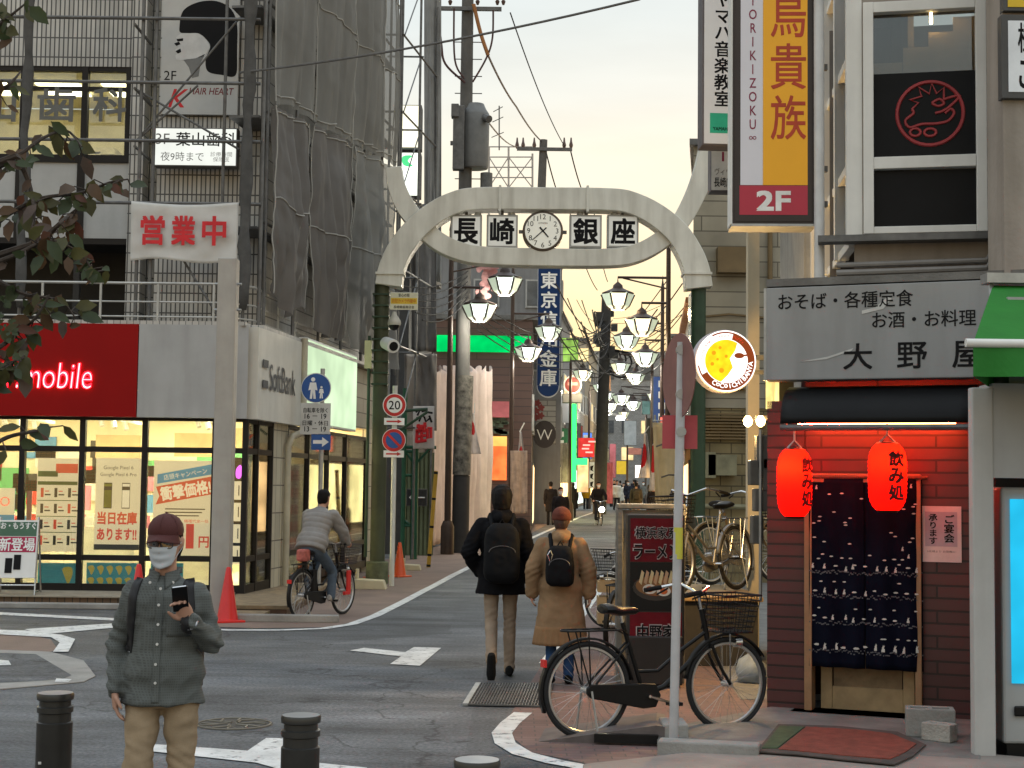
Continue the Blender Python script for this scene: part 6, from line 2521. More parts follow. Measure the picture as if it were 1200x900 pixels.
b.box((x0 + .8, -.14, 6.3), (.7, .28, .5))
b.box((x0 + .8, -.02, 4.2), (.9, .05, .9))
b.build('louvre', mat('louvre_brown', (.16, .11, .05), .6), bb)
for k in range(4):
 b = MB()
 yy = 1.2 + k * 2.3
 b.box((x0 - .02 + yy * .135, yy, 5.2), (.06, 1.1, 1.3))
 f = b.build('window', WHITEP, bb)
 b = MB()
 b.box((x0 - .055 + yy * .135, yy, 5.2), (.02, .95, 1.15))
 b.build('pane', mat('dusk_pane', (.10, .11, .12), .15, var=.3), f)
# tall golden-lit post and flank boxes at the bar's side
fl = thing('flank_post', 'pale square post lit golden along the bar flank under the wall lamp', 'post', gx(884, 17.5))
b = MB()
b.box((0, 0, 2.4), (.13, .15, 4.8))
b.build('shaft', mat('pale_post_cream', (.48, .42, .30), .6, var=.1), fl)
wl = thing('wall_lamp', 'small twin bulb wall lamp glowing warm at the bar flank beside the lantern', 'wall lamp', P(884, 494, 14.2))
b = MB()
b.lathe([(.01, -.05), (.035, -.03), (.045, .01), (.02, .05)], (-.06, 0, 0), 12)
b.lathe([(.01, -.05), (.035, -.03), (.045, .01), (.02, .05)], (.05, -.05, 0), 12)
b.build('bulb', glow('bulb_gold', (1, .62, .20), 22), wl)
b = MB()
b.box((.12, 0, .04), (.22, .03, .03))
b.box((.2, 0, 0), (.04, .1, .2))
b.build('bracket', STEEL_D, wl)
lt = bpy.data.lights.new('wall_lamp_light', 'POINT')
lt.energy = 180
lt.color = (1, .60, .20)
lt.shadow_soft_size = .1
lo = bpy.data.objects.new('wall_lamp_light', lt)
COL.objects.link(lo)
lo.parent = wl
lo.location = (-.05, .12, -.12)
fb = thing('flank_boxes', 'stack of meter boxes and pipes on the bar flank beneath the wall lamp', 'meter boxes', P(892, 570, 13.6))
b = MB()
for dx, dz, w2, h2 in ((.02, .30, .14, .30), (-.06, .12, .10, .22), (.0, -.12, .14, .2), (-.04, -.38, .10, .25), (.05, .1, .10, .3)):
 b.box((dx, 0, dz), (w2, .16, h2))
b.build('boxes', mat('box_dark_grey', (.10, .095, .085), .6, var=.3), fb, bevel=.01)
b = MB()
b.box((.12, -.1, -.45), (.09, .1, 1.35))
b.build('duct', mat('duct_dark', (.03, .028, .026), .6), fb)
b = MB()
b.tube([(-.02, -.09, .5), (-.02, -.09, -1.0)], .015, 8)
b.tube([(.07, -.09, .5), (.07, -.12, -1.2)], .012, 8)
b.build('pipes', STEEL, fb)
# ------------------------------------------------------------------ houses along the street
def LB(y):
 return -2.57 + .08 * (y - 40) if y < 50 else -.5 + .097 * (y - 50)


def RB(y):
 return 3.8 + .09 * (y - 30)


WINP = mat('dusk_pane', (.10, .11, .12), .15, var=.3)
WLIT = glow('lit_window_warm', (1, .74, .36), 1.1, .4, 1.2)


def house(side, y0, y1, h, wm, label, fx=None, win=3, storeys=2, shopglow=None, awn=None, depth=9, eave=None, face_win=True):
 f = LB if side < 0 else RB
 xa, xb = (f(y0) if fx is None else fx), f(y1)
 zg = rise(y0)
 t = thing('shop_house', label, 'building', (xa, y0, zg), 0, 'houses along the street')
 d = xb - xa
 b = MB()
 L_ = y1 - y0
 fp = [(0, 0), (d, L_), (d + side * depth, L_), (side * depth, 0)]
 if side > 0:
  fp = [(0, 0), (side * depth, 0), (d + side * depth, L_), (d, L_)]
 b.prism(fp, (0, 0, 0), (1, 0, 0), (0, 1, 0), (0, 0, h))
 b.build('wall', wm, t)
 b = MB()
 fr_ = [(x + (-side * .18 if k in ((0, 1) if side < 0 else (0, 3)) else side * .1), y + (-.1 if y < L_ / 2 else .1)) for k, (x, y) in enumerate(fp)]
 b.prism(fr_, (0, 0, h + .003), (1, 0, 0), (0, 1, 0), (0, 0, .16))
 b.build('roof', eave or STEEL_D, t)
 e = V((d, L_, 0)).normalized()
 nrm_ = V((-side * e.y, side * e.x, 0))
 rzz = math.atan2(e.y, e.x)
 for s in range(1, storeys):
  zc = 3.4 + (s - 1) * 2.7 + .9
  if zc + .7 > h:
   break
  for k in range(win):
   q = V((d, L_, 0)) * ((k + .5) / win) + nrm_ * .03 + V((0, 0, zc))
   b = MB()
   b.box(q, (L_ / win * .55, .10, 1.35), rz=rzz)
   w_ = b.build('window', STEEL if s % 2 else WHITEP, t)
   b = MB()
   b.box(q + nrm_ * .045, (L_ / win * .55 - .14, .03, 1.2), rz=rzz)
   b.build('pane', WLIT if (k + s) % 4 == 0 else WINP, w_)
  if face_win:
   for k in range(2):
    q = V((side * (1.0 + k * 2.2), -.03, zc))
    b = MB()
    b.box(q, (1.1, .10, 1.2))
    w_ = b.build('window', STEEL, t)
    b = MB()
    b.box(q + V((0, -.045, 0)), (.96, .03, 1.06))
    b.build('pane', WINP, w_)
 if shopglow:
  q = V((d, L_, 0)) * .5 + nrm_ * .02 + V((0, 0, 1.35))
  b = MB()
  b.box(q, (L_ * .8, .08, 2.3), rz=rzz)
  sf = b.build('shopfront', STEEL_D, t)
  b = MB()
  b.box(q + nrm_ * .04, (L_ * .74, .03, 2.1), rz=rzz)
  b.build('lit_glass', shopglow, sf)
 if awn:
  b = MB()
  q0, q1 = V((0, 0, 2.95)), V((d, L_, 2.95))
  b.add([q0, q1, q1 + nrm_ * .9 + V((0, 0, -.4)), q0 + nrm_ * .9 + V((0, 0, -.4))], [(0, 1, 2, 3)])
  b.add([q0 + nrm_ * .9 + V((0, 0, -.4)), q1 + nrm_ * .9 + V((0, 0, -.4)), q1 + nrm_ * .9 + V((0, 0, -.6)), q0 + nrm_ * .9 + V((0, 0, -.6))], [(0, 1, 2, 3)])
  b.build('awning', awn, t, thick=.02)
 return t


WARM = glow('shopfront_warm', (1, .62, .26), 3.2, .6, 1.1)
WARM2 = glow('shopfront_yellow', (1, .85, .35), 3.6, .5, 1.1)
COOLG = glow('shopfront_cool', (.85, 1, .9), 1.8, .5, 1.1)
GW1 = mat('house_grey', (.20, .205, .21), .7, var=.12, sc=1.2, streak=.3)
GW2 = mat('house_blue_grey', (.15, .16, .18), .7, var=.12, sc=1.2, streak=.3)
GW3 = tiles('house_pale_tiles', (.36, .35, .33), (.15, .15, .15), .3, .15, .008, .6)
GW4 = mat('house_cream', (.42, .37, .28), .7, var=.12, sc=1.2, streak=.35)
GW5 = mat('house_brown', (.065, .035, .028), .7, var=.2, sc=1.5, streak=.3)
EAVE_LIT = mat('eave_orange_light', (.34, .15, .06), .7, var=.25)  # orange light on the eaves put into their colour
# scaffold side
house(-1, 39, 44, 7.4, mat('house_dark_grey', (.075, .075, .075), .7, var=.2, streak=.3), 'dark grey house behind the open scaffold bay', win=2, storeys=3)
h_ = house(-1, 55, 64.5, 7.6, tiles('brown_siding', (.085, .042, .032), (.03, .018, .015), 4, .28, .015, .6), 'dark brown clad shop with a green lit fascia at its near end', fx=P(623, 500, 55).x, win=3, storeys=2, shopglow=WARM, face_win=False)
ho = h_.location
b = MB()
a_, c_ = P(512, 403, 54.9) - ho, P(622, 403, 54.9) - ho
b.box(((a_.x + c_.x) / 2, -.12, (a_.z + c_.z) / 2), (c_.x - a_.x, .2, .58))
b.build('fascia', glow('green_fascia', (.0, .80, .16), .75, .45, 1.2), h_)
b = MB()
a_, c_ = P(570, 478, 54.6) - ho, P(598, 478, 54.6) - ho
b.add([V((a_.x, -.05, a_.z + .25)), V((c_.x, -.05, a_.z + .25)), V((c_.x, -.8, a_.z - .35)), V((a_.x, -.8, a_.z - .35))], [(0, 1, 2, 3)])
b.build('awning', mat('awning_pink', (.42, .10, .10), .7), h_, thick=.02)
b = MB()
a_, c_ = P(569, 538, 54.9) - ho, P(594, 522, 54.9) - ho
b.box(((a_.x + c_.x) / 2, -.04, (P(580, 538, 54.9) - ho).z), (c_.x - a_.x, .08, 1.5))
b.build('lit_counter', glow('counter_orange', (1, .20, .05), 1.3, .5, 2), h_)
b = MB()
b.box(((a_.x + c_.x) / 2, -.06, (P(580, 517, 54.9) - ho).z), (c_.x - a_.x, .1, .35))
b.build('lit_band', glow('band_amber', (1, .5, .12), 1.2, .3, 2), h_)
b = MB()
random.seed(3)
for k in range(26):
 q = P(random.uniform(572, 593), random.uniform(486, 508), 54.8) - ho
 b.box(q, (random.uniform(.1, .4), .1, random.uniform(.05, .14)))
b.build('goods', mat('goods_mixed', (.10, .14, .10), .6, var=.8, sc=5), h_)
house(-1, 64.7, 76, 11.4, GW1, 'tall grey house rising behind the blue bank sign', fx=P(658, 400, 64.7).x, win=4, storeys=4, shopglow=WARM2)
house(-1, 76.2, 90, 10.6, GW2, 'blue grey house whose long wall runs to the dark cluttered pole', win=4, storeys=3, shopglow=WARM, awn=mat('awning_cream', (.5, .44, .3), .7))
house(-1, 90.2, 108, 9.0, GW3, 'pale tiled house far along the scaffold side', win=5, storeys=3, shopglow=COOLG)
house(-1, 108.2, 128, 11.5, GW4, 'cream house far along the scaffold side', win=5, storeys=4, shopglow=WARM)
house(-1, 128.2, 158, 9.5, GW1, 'last grey house on the scaffold side', win=6, storeys=3, shopglow=WARM2)
# bar side
house(1, 40.3, 48, 6.6, GW4, 'low cream house just behind the beige one', win=3, storeys=2, shopglow=WARM, eave=EAVE_LIT, awn=mat('awning_ochre', (.40, .26, .10), .7))
house(1, 48.2, 58, 6.3, GW3, 'low pale house with an eave coloured in orange light on the bar side', win=3, storeys=2, shopglow=WARM2, eave=EAVE_LIT)
house(1, 58.2, 72, 7.2, GW1, 'two storey grey house on the bar side with a warm shopfront', win=4, storeys=2, shopglow=WARM, awn=mat('awning_tan', (.40, .28, .16), .7), eave=EAVE_LIT)
house(1, 72.2, 86, 8.6, GW4, 'cream house down the bar side behind the flags', win=4, storeys=3, shopglow=WARM2)
house(1, 86.2, 104, 9.5, GW2, 'blue grey house down the bar side', win=5, storeys=3, shopglow=COOLG)
house(1, 104.2, 128, 10.0, GW3, 'pale tiled house far down the bar side', win=6, storeys=3, shopglow=WARM)
house(1, 128.2, 160, 12.0, GW1, 'grey house far down the bar side', win=6, storeys=4, shopglow=WARM2)
t = thing('end_building', 'distant pale block closing the street end over the crowd', 'building', (11.0, 172, rise(172)))
b = MB()
b.box((0, 4, 8), (24, 8, 16))
b.build('wall', GW3, t)
for r_ in range(4):
 for c_ in range(9):
  b = MB()
  b.box((-9 + c_ * 2.2, -.04, 4.5 + r_ * 3), (1.3, .1, 1.4))
  b.build('window', WLIT if (r_ * 9 + c_) % 5 == 0 else WINP, t)
# roof mast on the grey house
t = thing('roof_mast', 'lattice steel mast with aerials standing on the roof behind the arch', 'mast', P(600, 300, 69))
def rmq(px, py):
 return P(px, py, 69) - t.location
b = MB()
for px in (573, 596, 624):
 b.tube([rmq(px, 330), rmq(px, 172 if px < 620 else 180)], .045, 6)
for py in (172, 184, 196, 208, 220):
 b.tube([rmq(573, py), rmq(624, py)], .03, 6)
for a_, c_ in ((573, 596), (596, 624)):
 b.tube([rmq(a_, 220), rmq(c_, 184)], .025, 6)
 b.tube([rmq(a_, 184), rmq(c_, 220)], .025, 6)
b.build('lattice', mat('mast_pale', (.40, .38, .36), .5, metal=.4), t)
b = MB()
b.tube([rmq(585, 176), rmq(585, 124)], .03, 6)
for py, l_ in ((128, 7), (140, 8), (158, 9)):
 b.tube([rmq(585 - l_, py + 3), rmq(585 + l_ * .6, py - 3)], .02, 6)
b.build('aerial', STEEL_D, t)

# green columns of lit sign on the scaffold side, and other lit boards
def board2(name, label, cat, rect, y, m, mf=None, depth=.18, group=None, rz=0.0):
 return board(name, label, cat, rect, y, depth, mf or STEEL_D, m, .02, rz, group)


t = board2('lit_sign', 'narrow bright green lit column sign on the scaffold side shops', 'lit sign', (667, 473, 676, 565), 72, glow('neon_green', (.03, 1, .12), 2.2))
b = MB()
b.box((t['w'] * 1.0, -.12, -t['h'] * .24), (t['w'] * 2.2, .12, .30))
b.build('arm_lit', glow('neon_green', (.03, 1, .12), 2.2), t)
t = board2('lit_sign', 'red lit sign with pale writing next to the bright green column sign', 'lit sign', (677, 513, 697, 536), 72.6, glow('lit_red', (.75, .05, .04), 1.0, .4, 2))
b = MB()
for k in range(4):
 b.box((random.uniform(-.3, .3), -.11, t['h'] * (.3 - .18 * k)), (.34, .01, .07))
b.build('strokes', glow('lit_pinkish', (1, .5, .4), 1.0), t)
t = board2('lit_sign', 'glowing orange and cream picture panel below the red lit sign', 'lit sign', (676, 537, 690, 577), 72.8, glow('lit_peach', (1, .58, .25), 1.6, .6, 1.6))
t = board2('hanging_banner', 'narrow white upright banner with black strokes beside the orange panel', 'banner', (690, 541, 697, 572), 73.2, SIGNW, depth=.03)
for k in range(3):
 flat(t, [(-.3, .32 - .3 * k), (.3, .36 - .3 * k), (.1, .2 - .3 * k), (.35, .12 - .3 * k), (-.25, .18 - .3 * k)], INK, 'strokes')
# blue bank sign
t = board('bank_sign', 'tall dark blue bank sign with white vertical characters and a rounded foot', 'hanging sign', (629, 300, 657, 452), 60, .25, mat('bank_edge_white', (.55, .57, .6), .5), mat('bank_blue', (.004, .018, .065), .5, var=.1, spec=.15, emis=(.03, .12, .4), es=.04), .012)
b = MB()
w_, h_2 = t['w'], t['h']
b.prism([(-w_ / 2, -h_2 / 2)] + [(-w_ / 2 * math.cos(a), -h_2 / 2 - w_ * .52 * math.sin(a)) for a in [i * math.pi / 14 for i in range(1, 14)]] + [(w_ / 2, -h_2 / 2)], (0, -.12, 0), (1, 0, 0), (0, 0, 1), (0, .24, 0))
b.build('foot', MATS['bank_edge_white'], t)
b = MB()
w3 = w_ - .05
b.prism([(-w3 / 2, -h_2 / 2 + .01)] + [(-w3 / 2 * math.cos(a), -h_2 / 2 - w3 * .5 * math.sin(a)) for a in [i * math.pi / 14 for i in range(1, 14)]] + [(w3 / 2, -h_2 / 2 + .01)], (0, -.1305, 0), (1, 0, 0), (0, 0, 1), (0, .008, 0))
b.build('face', MATS['bank_blue'], t)
for k, ch in enumerate('東京信用金庫'):
 zz_ = P(643, 329 + k * 22.8, 60).z - t.location.z
 text(ch, t, INKW, h=.66, at=(0, -.145, zz_), bold=.03)
# W board, round red sign
t = thing('round_board', 'black oval board with a thin white W on the pale wall', 'sign', P(638, 509, 61.5))
b = MB()
b.disc((0, 0, 0), .46, (0, -1, 0), .06, 28, ry=.55)
b.build('plate', mat('board_black_brown', (.02, .012, .012), .5), t)
text('W', t, INKW, w=.62, h=.42, at=(0, -.07, -.02), bold=-.012)
t = thing('round_board', 'round dark red board with a white ring above the grey gantry', 'sign', P(671, 451, 70))
b = MB()
b.disc((0, 0, 0), .42, (0, -1, 0), .08, 28)
b.build('rim', SIGNW, t)
b = MB()
b.disc((0, -.083, 0), .35, (0, -1, 0), .02, 28)
b.build('plate', mat('board_maroon', (.16, .02, .02), .5), t)
b = MB()
b.box((0, -.108, .04), (.44, .012, .14))
b.build('strokes', mat('board_pinkish', (.40, .22, .2), .5), t)
t = board2('grey_gantry_box', 'grey sign box under the round dark red board', 'box', (659, 462, 682, 472), 70, GW1, depth=.5)
# pale wall under the bank sign
t = board2('wall_panel', 'pale slatted wall panel hanging below the blue bank sign', 'wall panel', (627, 468, 652, 521), 62.5, tiles('pale_slats', (.36, .35, .32), (.16, .15, .14), 3, .22, .02, .6), depth=.1)
t = board2('lit_fascia', 'green and yellow lit fascia band under the grey roof edge', 'lit sign', (657, 396, 678, 424), 78, glow('fascia_lime', (.35, .62, .12), 1.0, .7, 1.5))
t = board2('lit_fascia', 'cream yellow lit box at the end of the green and yellow fascia', 'lit sign', (677, 408, 690, 424), 80, glow('fascia_cream', (1, .78, .36), 1.2, .4, 1.5))
# two lit boxes high in the scaffold's open bay
t = board2('lit_sign', 'upper white lightbox in the open scaffold bay high above the street', 'lightbox', (466, 126, 495, 176), 37.4, glow('lightbox_cream', (1, .95, .72), 1.25, .25, 1.5), depth=.5)
t = board2('lit_sign', 'lower white lightbox with a green mark in the open scaffold bay', 'lightbox', (468, 181, 494, 232), 37.6, glow('lightbox_white', (.95, 1, .88), 1.4, .2, 1.5), depth=.5)
flat(t, curve([(-.35, .40), (.1, .42), (-.1, .3), (.15, .18), (-.3, .2)], 3), mat('lightbox_green', (.05, .45, .18), .5, emis=(.1, .8, .3), es=.6), 'mark')
# distant boards on the bar side, over the crowd
for rect, y, m, lb in (((731, 493, 746, 522), 98, mat('board_pale_blue', (.34, .38, .42), .6), 'tall pale blue grey board with two dark marks far down the bar side'),
        ((736, 525, 752, 533), 96, mat('board_salmon', (.5, .2, .16), .6), 'small salmon awning board over the far crowd'),
        ((714, 520, 722, 560), 90, mat('board_rose', (.5, .16, .22), .6), 'rose pink upright banner beyond the scooter rider'),
        ((757, 490, 766, 560), 80, mat('board_dark', (.04, .04, .04), .6), 'dark upright board beside the flags'),
        ((722, 540, 734, 556), 110, mat('board_mustard', (.45, .30, .02), .6, emis=(1, .7, .05), es=.3), 'mustard yellow board over the far crowd'),
        ((752, 470, 772, 486), 92, mat('board_teal', (.10, .22, .22), .6), 'teal board high on the far bar side'),
        ((700, 486, 711, 515), 104, mat('board_white', (.5, .5, .48), .6), 'white board past the dark cluttered pole'),
        ((744, 545, 752, 560), 118, glow('far_white', (1, .95, .85), 1.6), 'small white glowing board far in the crowd'),
        ((702, 440, 716, 462), 95, mat('board_orange', (.5, .26, .13), .6), 'orange tinted board under the cable coils')):
 board2('shop_board', lb, 'sign', rect, y, m, depth=.15)

random.seed(41)
BC = [('board_brick', (.40, .07, .05)), ('board_cobalt', (.03, .08, .28)), ('board_lemon', (.55, .42, .05)), ('board_ivory', (.55, .52, .45)), ('board_forest', (.03, .16, .07)), ('board_plum', (.22, .04, .10)), ('board_slate', (.16, .18, .2))]
BN = ['brick red', 'cobalt blue', 'lemon yellow', 'ivory', 'forest green', 'plum', 'slate grey']
PLC = ['under the lanterns of the first bar side lamp', 'over the heads of the crowd', 'beside the dark cluttered pole', 'by the far scaffold side shopfronts', 'among the cables down the street', 'at an upper window down the bar side']
k = 0
for side, ys_ in ((1, (50, 56, 61, 66, 72, 79, 86, 95, 106, 118)), (-1, (67, 72, 79, 84, 92, 100, 112, 122))):
 for y in ys_:
  f = RB if side > 0 else LB
  wd, hh = random.uniform(.5, .9), random.uniform(.9, 2.6)
  z = rise(y) + random.uniform(2.9, 5.6)
  nm_, cl_ = BC[k % 7]
  lit = k % 3 == 0
  t = thing('shop_board', '%s %s board jutting out %s' % (BN[k % 7], 'lit' if lit else 'unlit', PLC[k % 6]), 'sign', (f(y) - side * (wd / 2 + .15), y, z), 0, 'boards jutting over the far street')
  b = MB()
  b.box((0, 0, 0), (wd, .16, hh))
  b.build('case', STEEL_D, t)
  b = MB()
  b.box((0, -.085, 0), (wd - .08, .012, hh - .08))
  b.build('face', mat(nm_ + ('_lit' if lit else ''), cl_, .5, emis=tuple(min(1, x * 1.8) for x in cl_), es=1.3 if lit else .0), t)
  b = MB()
  for j in range(int(hh / .42)):
   b.box((0, -.095, hh / 2 - .3 - j * .40), (wd * .5, .01, .24))
  b.build('strokes', INKW if cl_[1] < .3 else INK, t)
  b = MB()
  b.box((side * (wd / 2 + .1), 0, hh * .3), (.24, .05, .05))
  b.box((side * (wd / 2 + .1), 0, -hh * .3), (.24, .05, .05))
  b.build('bracket', STEEL_D, t)
  k += 1
t = thing('street_light', 'curved arm street light glowing bright white over the far crowd', 'street lamp', gx(706, 100))
tp_ = P(727, 490, 100) - t.location
b = MB()
b.tube(smooth2([V((0, 0, 0)), V((0, 0, tp_.z * .8)), V((tp_.x * .3, 0, tp_.z * 1.02)), V((tp_.x, 0, tp_.z * 1.03))]), .06, 8)
b.build('post', STEEL_D, t, smooth=True)
b = MB()
b.lathe([(.05, -.15), (.25, -.12), (.3, .0), (.2, .15)], tp_, 14)
b.build('lamp', glow('street_light_white', (1, .95, .82), 14), t, smooth=True)

# ------------------------------------------------------------------ hoardings, cloths, banners and flags
def cloth(name, label, cat, x0, x1, ytop, ybot, y, m, folds=10, amp=.05, group=None, x0b=None, x1b=None, seed=0, thick=.006, yy=0.0):
 """hanging cloth seen from column x0 to x1; yy = how much farther the far edge stands."""
 c_ = P((x0 + x1) / 2, ytop, y)
 x0b, x1b = x0b if x0b is not None else x0, x1b if x1b is not None else x1
 t = thing(name, label, cat, c_, 0, group)
 def fn(u, v):
  px = (x0 + (x1 - x0) * u) * v + (x0b + (x1b - x0b) * u) * (1 - v)
  yq_ = y + yy * u
  z = P(px, ytop * v + ybot * (1 - v), yq_)
  return V((z.x, yq_ + amp * (math.sin(u * folds + seed + NZ.noise(V((u * 3, v * 2, seed)))) + NZ.noise(V((u * 7, v * 3, seed)))), z.z)) - c_
 b = MB()
 b.grid(fn, 40, 26)
 b.build('cloth', m, t, smooth=True, ang=180, thick=thick)
 return t


WCL = mat('white_pinkish_cloth', (.74, .62, .56), .8, var=.12, sc=2, trans=.25, streak=.15)
t = thing('hoarding_cloth', 'long white cloth hoarding with deep folds behind the dark lamp post and utility pole', 'hoarding', gx(507, 42.5))
def hfn(u, v):
 yq_ = 42.5 + 9.5 * u
 px = 507 + 71 * u
 q0_, q1_ = gx(px, yq_), P(px, 432, yq_)
 q_ = q0_.lerp(q1_, v) + V((0, 0, .06 * (1 - v)))
 k = math.sin(u * 75 + 2 * NZ.noise(V((u * 8, v * 2, 1)))) * .07 + .10 * NZ.noise(V((u * 20, v * 3, 2)))
 return q_ + V((k, -k * .6, .10 * math.sin(u * 60) * (v > .97))) - t.location
b = MB()
b.grid(hfn, 150, 26)
b.build('cloth', WCL, t, smooth=True, ang=180, thick=.006)
t = board2('hoarding_edge', 'tall cream hoarding end panel between the cloth and the brown shop', 'hoarding', (567, 442, 572, 626), 56.5, mat('cream_panel', (.52, .45, .33), .6, var=.1, streak=.2), depth=.1)
t = board2('hoarding_edge', 'short pale hoarding post before the dark shop entrance', 'hoarding', (571, 530, 574, 632), 55.5, mat('pale_panel', (.42, .38, .32), .6), depth=.1)
NOB = mat('banner_beige', (.66, .52, .30), .8, var=.18, sc=1.6, trans=.3, streak=.2)  # beige cloth brightened in colour for the golden light on it
t = cloth('street_banner', 'tall beige street banner hanging on the bar side behind the ramen sign', 'banner', 765, 793, 495, 652, 30, NOB, 6, .05, seed=2, x0b=771, x1b=796)
b = MB()
b.tube([(P(768, 490, 30).x - t.location.x, .1, .15), (P(773, 700, 30).x - t.location.x, .1, rise(30) - t.location.z)], .02, 8)
b.tube([(P(765, 490, 30).x - t.location.x, .0, .03), (P(794, 490, 30).x - t.location.x, .0, .03)], .015, 8)
b.build('pole', STEEL, t)
b = MB()
for v, u in ((.83, .3), (.6, .55), (.42, .6), (.3, .3)):
 px = 770 + 24 * u
 q = P(px, 495 + 157 * (1 - v), 29.8) - t.location
 b.tube([q + V((-.14, -.02, -.03)), q + V((0, -.03, .02)), q + V((.16, -.02, .02))], .016, 6)
b.build('strokes', GINK, t)
t = cloth('street_banner', 'pale patterned street banner on the scaffold side under a small flag', 'banner', 598, 618, 528, 602, 47, mat('banner_pale', (.50, .40, .33), .8, var=.3, sc=4, trans=.3), 5, .05, seed=4)
t = cloth('street_banner', 'grey patterned street banner beside the bright green column sign', 'banner', 655, 667, 519, 566, 70, mat('banner_grey', (.32, .30, .27), .8, var=.3, sc=3, trans=.3), 5, .05, seed=6)
t = cloth('street_banner', 'pink street banner next to the scooter rider down the street', 'banner', 707, 718, 542, 590, 84, mat('banner_pink', (.55, .16, .22), .8, var=.3, sc=3, trans=.3), 5, .05, seed=7)
def flag(px, ytop, ybot, wtop, wbot, y, label, side=1, dot=(.5, .5, .5)):
 c_ = P(px, ytop, y)
 t = thing('hanging_flag', label, 'flag', c_, 0, 'red and white flags on the lamp posts')
 def fn(u, v):
  wd = wtop * v + wbot * (1 - v)
  z = P(px + (u - .5 * (1 - v)) * wd * side, ytop * v + ybot * (1 - v), y)
  return V((z.x, y + .10 * math.sin(u * 8 + v * 2), z.z)) - c_
 b = MB()
 nu, nv = 24, 30
 b.grid(fn, nu, nv)
 b.mi = [1 if ((i % nu + .5) / nu - dot[0]) ** 2 / dot[2] ** 2 + ((i // nu + .5) / nv - dot[1]) ** 2 / (dot[2] * .55) ** 2 < 1 else 0 for i in range(nu * nv)]
 b.build('cloth', [mat('flag_white', (.62, .60, .60), .8, trans=.3), mat('flag_red', (.50, .012, .02), .8, trans=.3)], t, smooth=True, ang=180, thick=.005)
 b = MB()
 b.tube([(.0, .12, .0), (P(px + side * wtop, ytop - 10, y).x - c_.x + .1, .12, .3)], .02, 6)
 b.build('stick', WHITEP, t)
 return t
flag(556, 484, 532, 4, 16, 46, 'drooping white flag with a small red disc before the white cloth hoarding', -1, (.45, .62, .30))
flag(609, 506, 545, 2, 10, 50, 'thin furled white and pink flag over the pale patterned banner', 1, (.5, .4, .3))
flag(755, 508, 560, 3, 14, 62, 'white flag with a big red disc down the bar side', 1, (.1, .5, .5))
flag(765, 522, 575, 3, 10, 60, 'half hidden red and white flag next to the beige banner', 1, (.3, .72, .6))
# flower decorations on the poles
for px, py, y, r_, lab, colr in ((577, 327, 39.9, .5, 'big pink blossom decoration hung at the first lantern lamp', (.68, .36, .34)), (632, 481, 61, .33, 'dull red blossom decoration above the oval W board', (.25, .05, .05))):
 t = thing('blossom_decoration', lab, 'decoration', P(px, py, y), 0, 'blossom decorations')
 b = MB()
 random.seed(int(px))
 for k in range(7):
  cx, cz = random.uniform(-.8, .8) * r_, random.uniform(-1, 1) * r_
  for i in range(5):
   a = i * 1.257 + k
   p_ = curve([(0, 0), (.14, .10), (.26, .05), (.28, 0), (.26, -.05), (.14, -.10)], 3)
   b.prism([(cx + (x * math.cos(a) - z * math.sin(a)) * r_ * 1.6, cz + (x * math.sin(a) + z * math.cos(a)) * r_ * 1.6) for x, z in p_], (0, -.04 * k - .012 * i, 0), (1, 0, 0), (0, 0, 1), (0, .008, 0))
 b.build('petals', mat('petal_%d' % px, colr, .7, var=.25, trans=.2), t)
# painted notice with red strokes on the hoarding, arrow board, green pipe frame
t = cloth('hand_painted_notice', 'hand painted white notice with black and big red brush strokes on the green pipe frame', 'notice', 484, 509, 476, 526, 36.5, mat('notice_white', (.50, .48, .46), .8, var=.1), 4, .01, seed=9)
b, b2 = MB(), MB()
for pts in ([(487, 483), (492, 481), (489, 487)], [(494, 482), (500, 482), (495, 488)], [(501, 483), (507, 484)], [(488, 490), (494, 488), (491, 494)], [(497, 488), (499, 494), (504, 490)], [(503, 487), (506, 495)]):
 b.tube([P(x, y_, 36.3) - t.location for x, y_ in pts], .025, 6)
for pts in ([(488, 500), (500, 499)], [(490, 497), (492, 506)], [(498, 495), (497, 507)], [(487, 506), (500, 504)], [(488, 512), (499, 510)], [(489, 503), (488, 519)], [(494, 498), (494, 518)], [(488, 518), (500, 516)], [(501, 502), (505, 501), (505, 513), (501, 514), (501, 502)]):
 b2.tube([P(x, y_, 36.28) - t.location for x, y_ in pts], .038, 6)
b.build('black_strokes', INK, t)
b2.build('red_strokes', INKR, t)
t = thing('green_wall_panel', 'dull green corrugated site hoarding behind the green pipes', 'hoarding', P(493, 560, 38.5))
b = MB()
q0, q1 = P(474, 530, 38.6) - t.location, P(507, 660, 38.6) - t.location
for k in range(14):
 x = q0.x + (q1.x - q0.x) * k / 14
 b.box((x + .025, .05 if k % 2 else 0, (q0.z + rise(38) - t.location.z) / 2), ((q1.x - q0.x) / 14 + .01, .04, q0.z - rise(38) + t.location.z))
b.build('sheet', mat('hoarding_green', (.13, .16, .09), .6, var=.15, streak=.3), t)
t = board2('direction_board', 'black direction board with a white arrow on the green hoarding', 'notice', (476, 573, 501, 593), 38.2, mat('board_ink', (.02, .02, .022), .5), depth=.03)
b = MB()
b.tube([V((-.16, -.03, 0)), V((.2, -.03, 0))], .015, 6)
b.tube([V((-.06, -.03, .10)), V((-.18, -.03, 0)), V((-.06, -.03, -.10))], .015, 6)
b.build('arrow', INKW, t)
t2 = thing('green_pipe_frame', 'dark green pipe frame standing on the pavement beyond the arch pillar', 'pipe frame', gx(486, 36.8))
b = MB()
for px in (474, 487):
 x = gx(px, 36.8).x - t2.location.x
 zt = P(px, 525 if px > 480 else 455, 36.8).z - t2.location.z
 b.tube([(x, 0, 0), (x, 0, zt)], .085 if px > 480 else .06, 12)
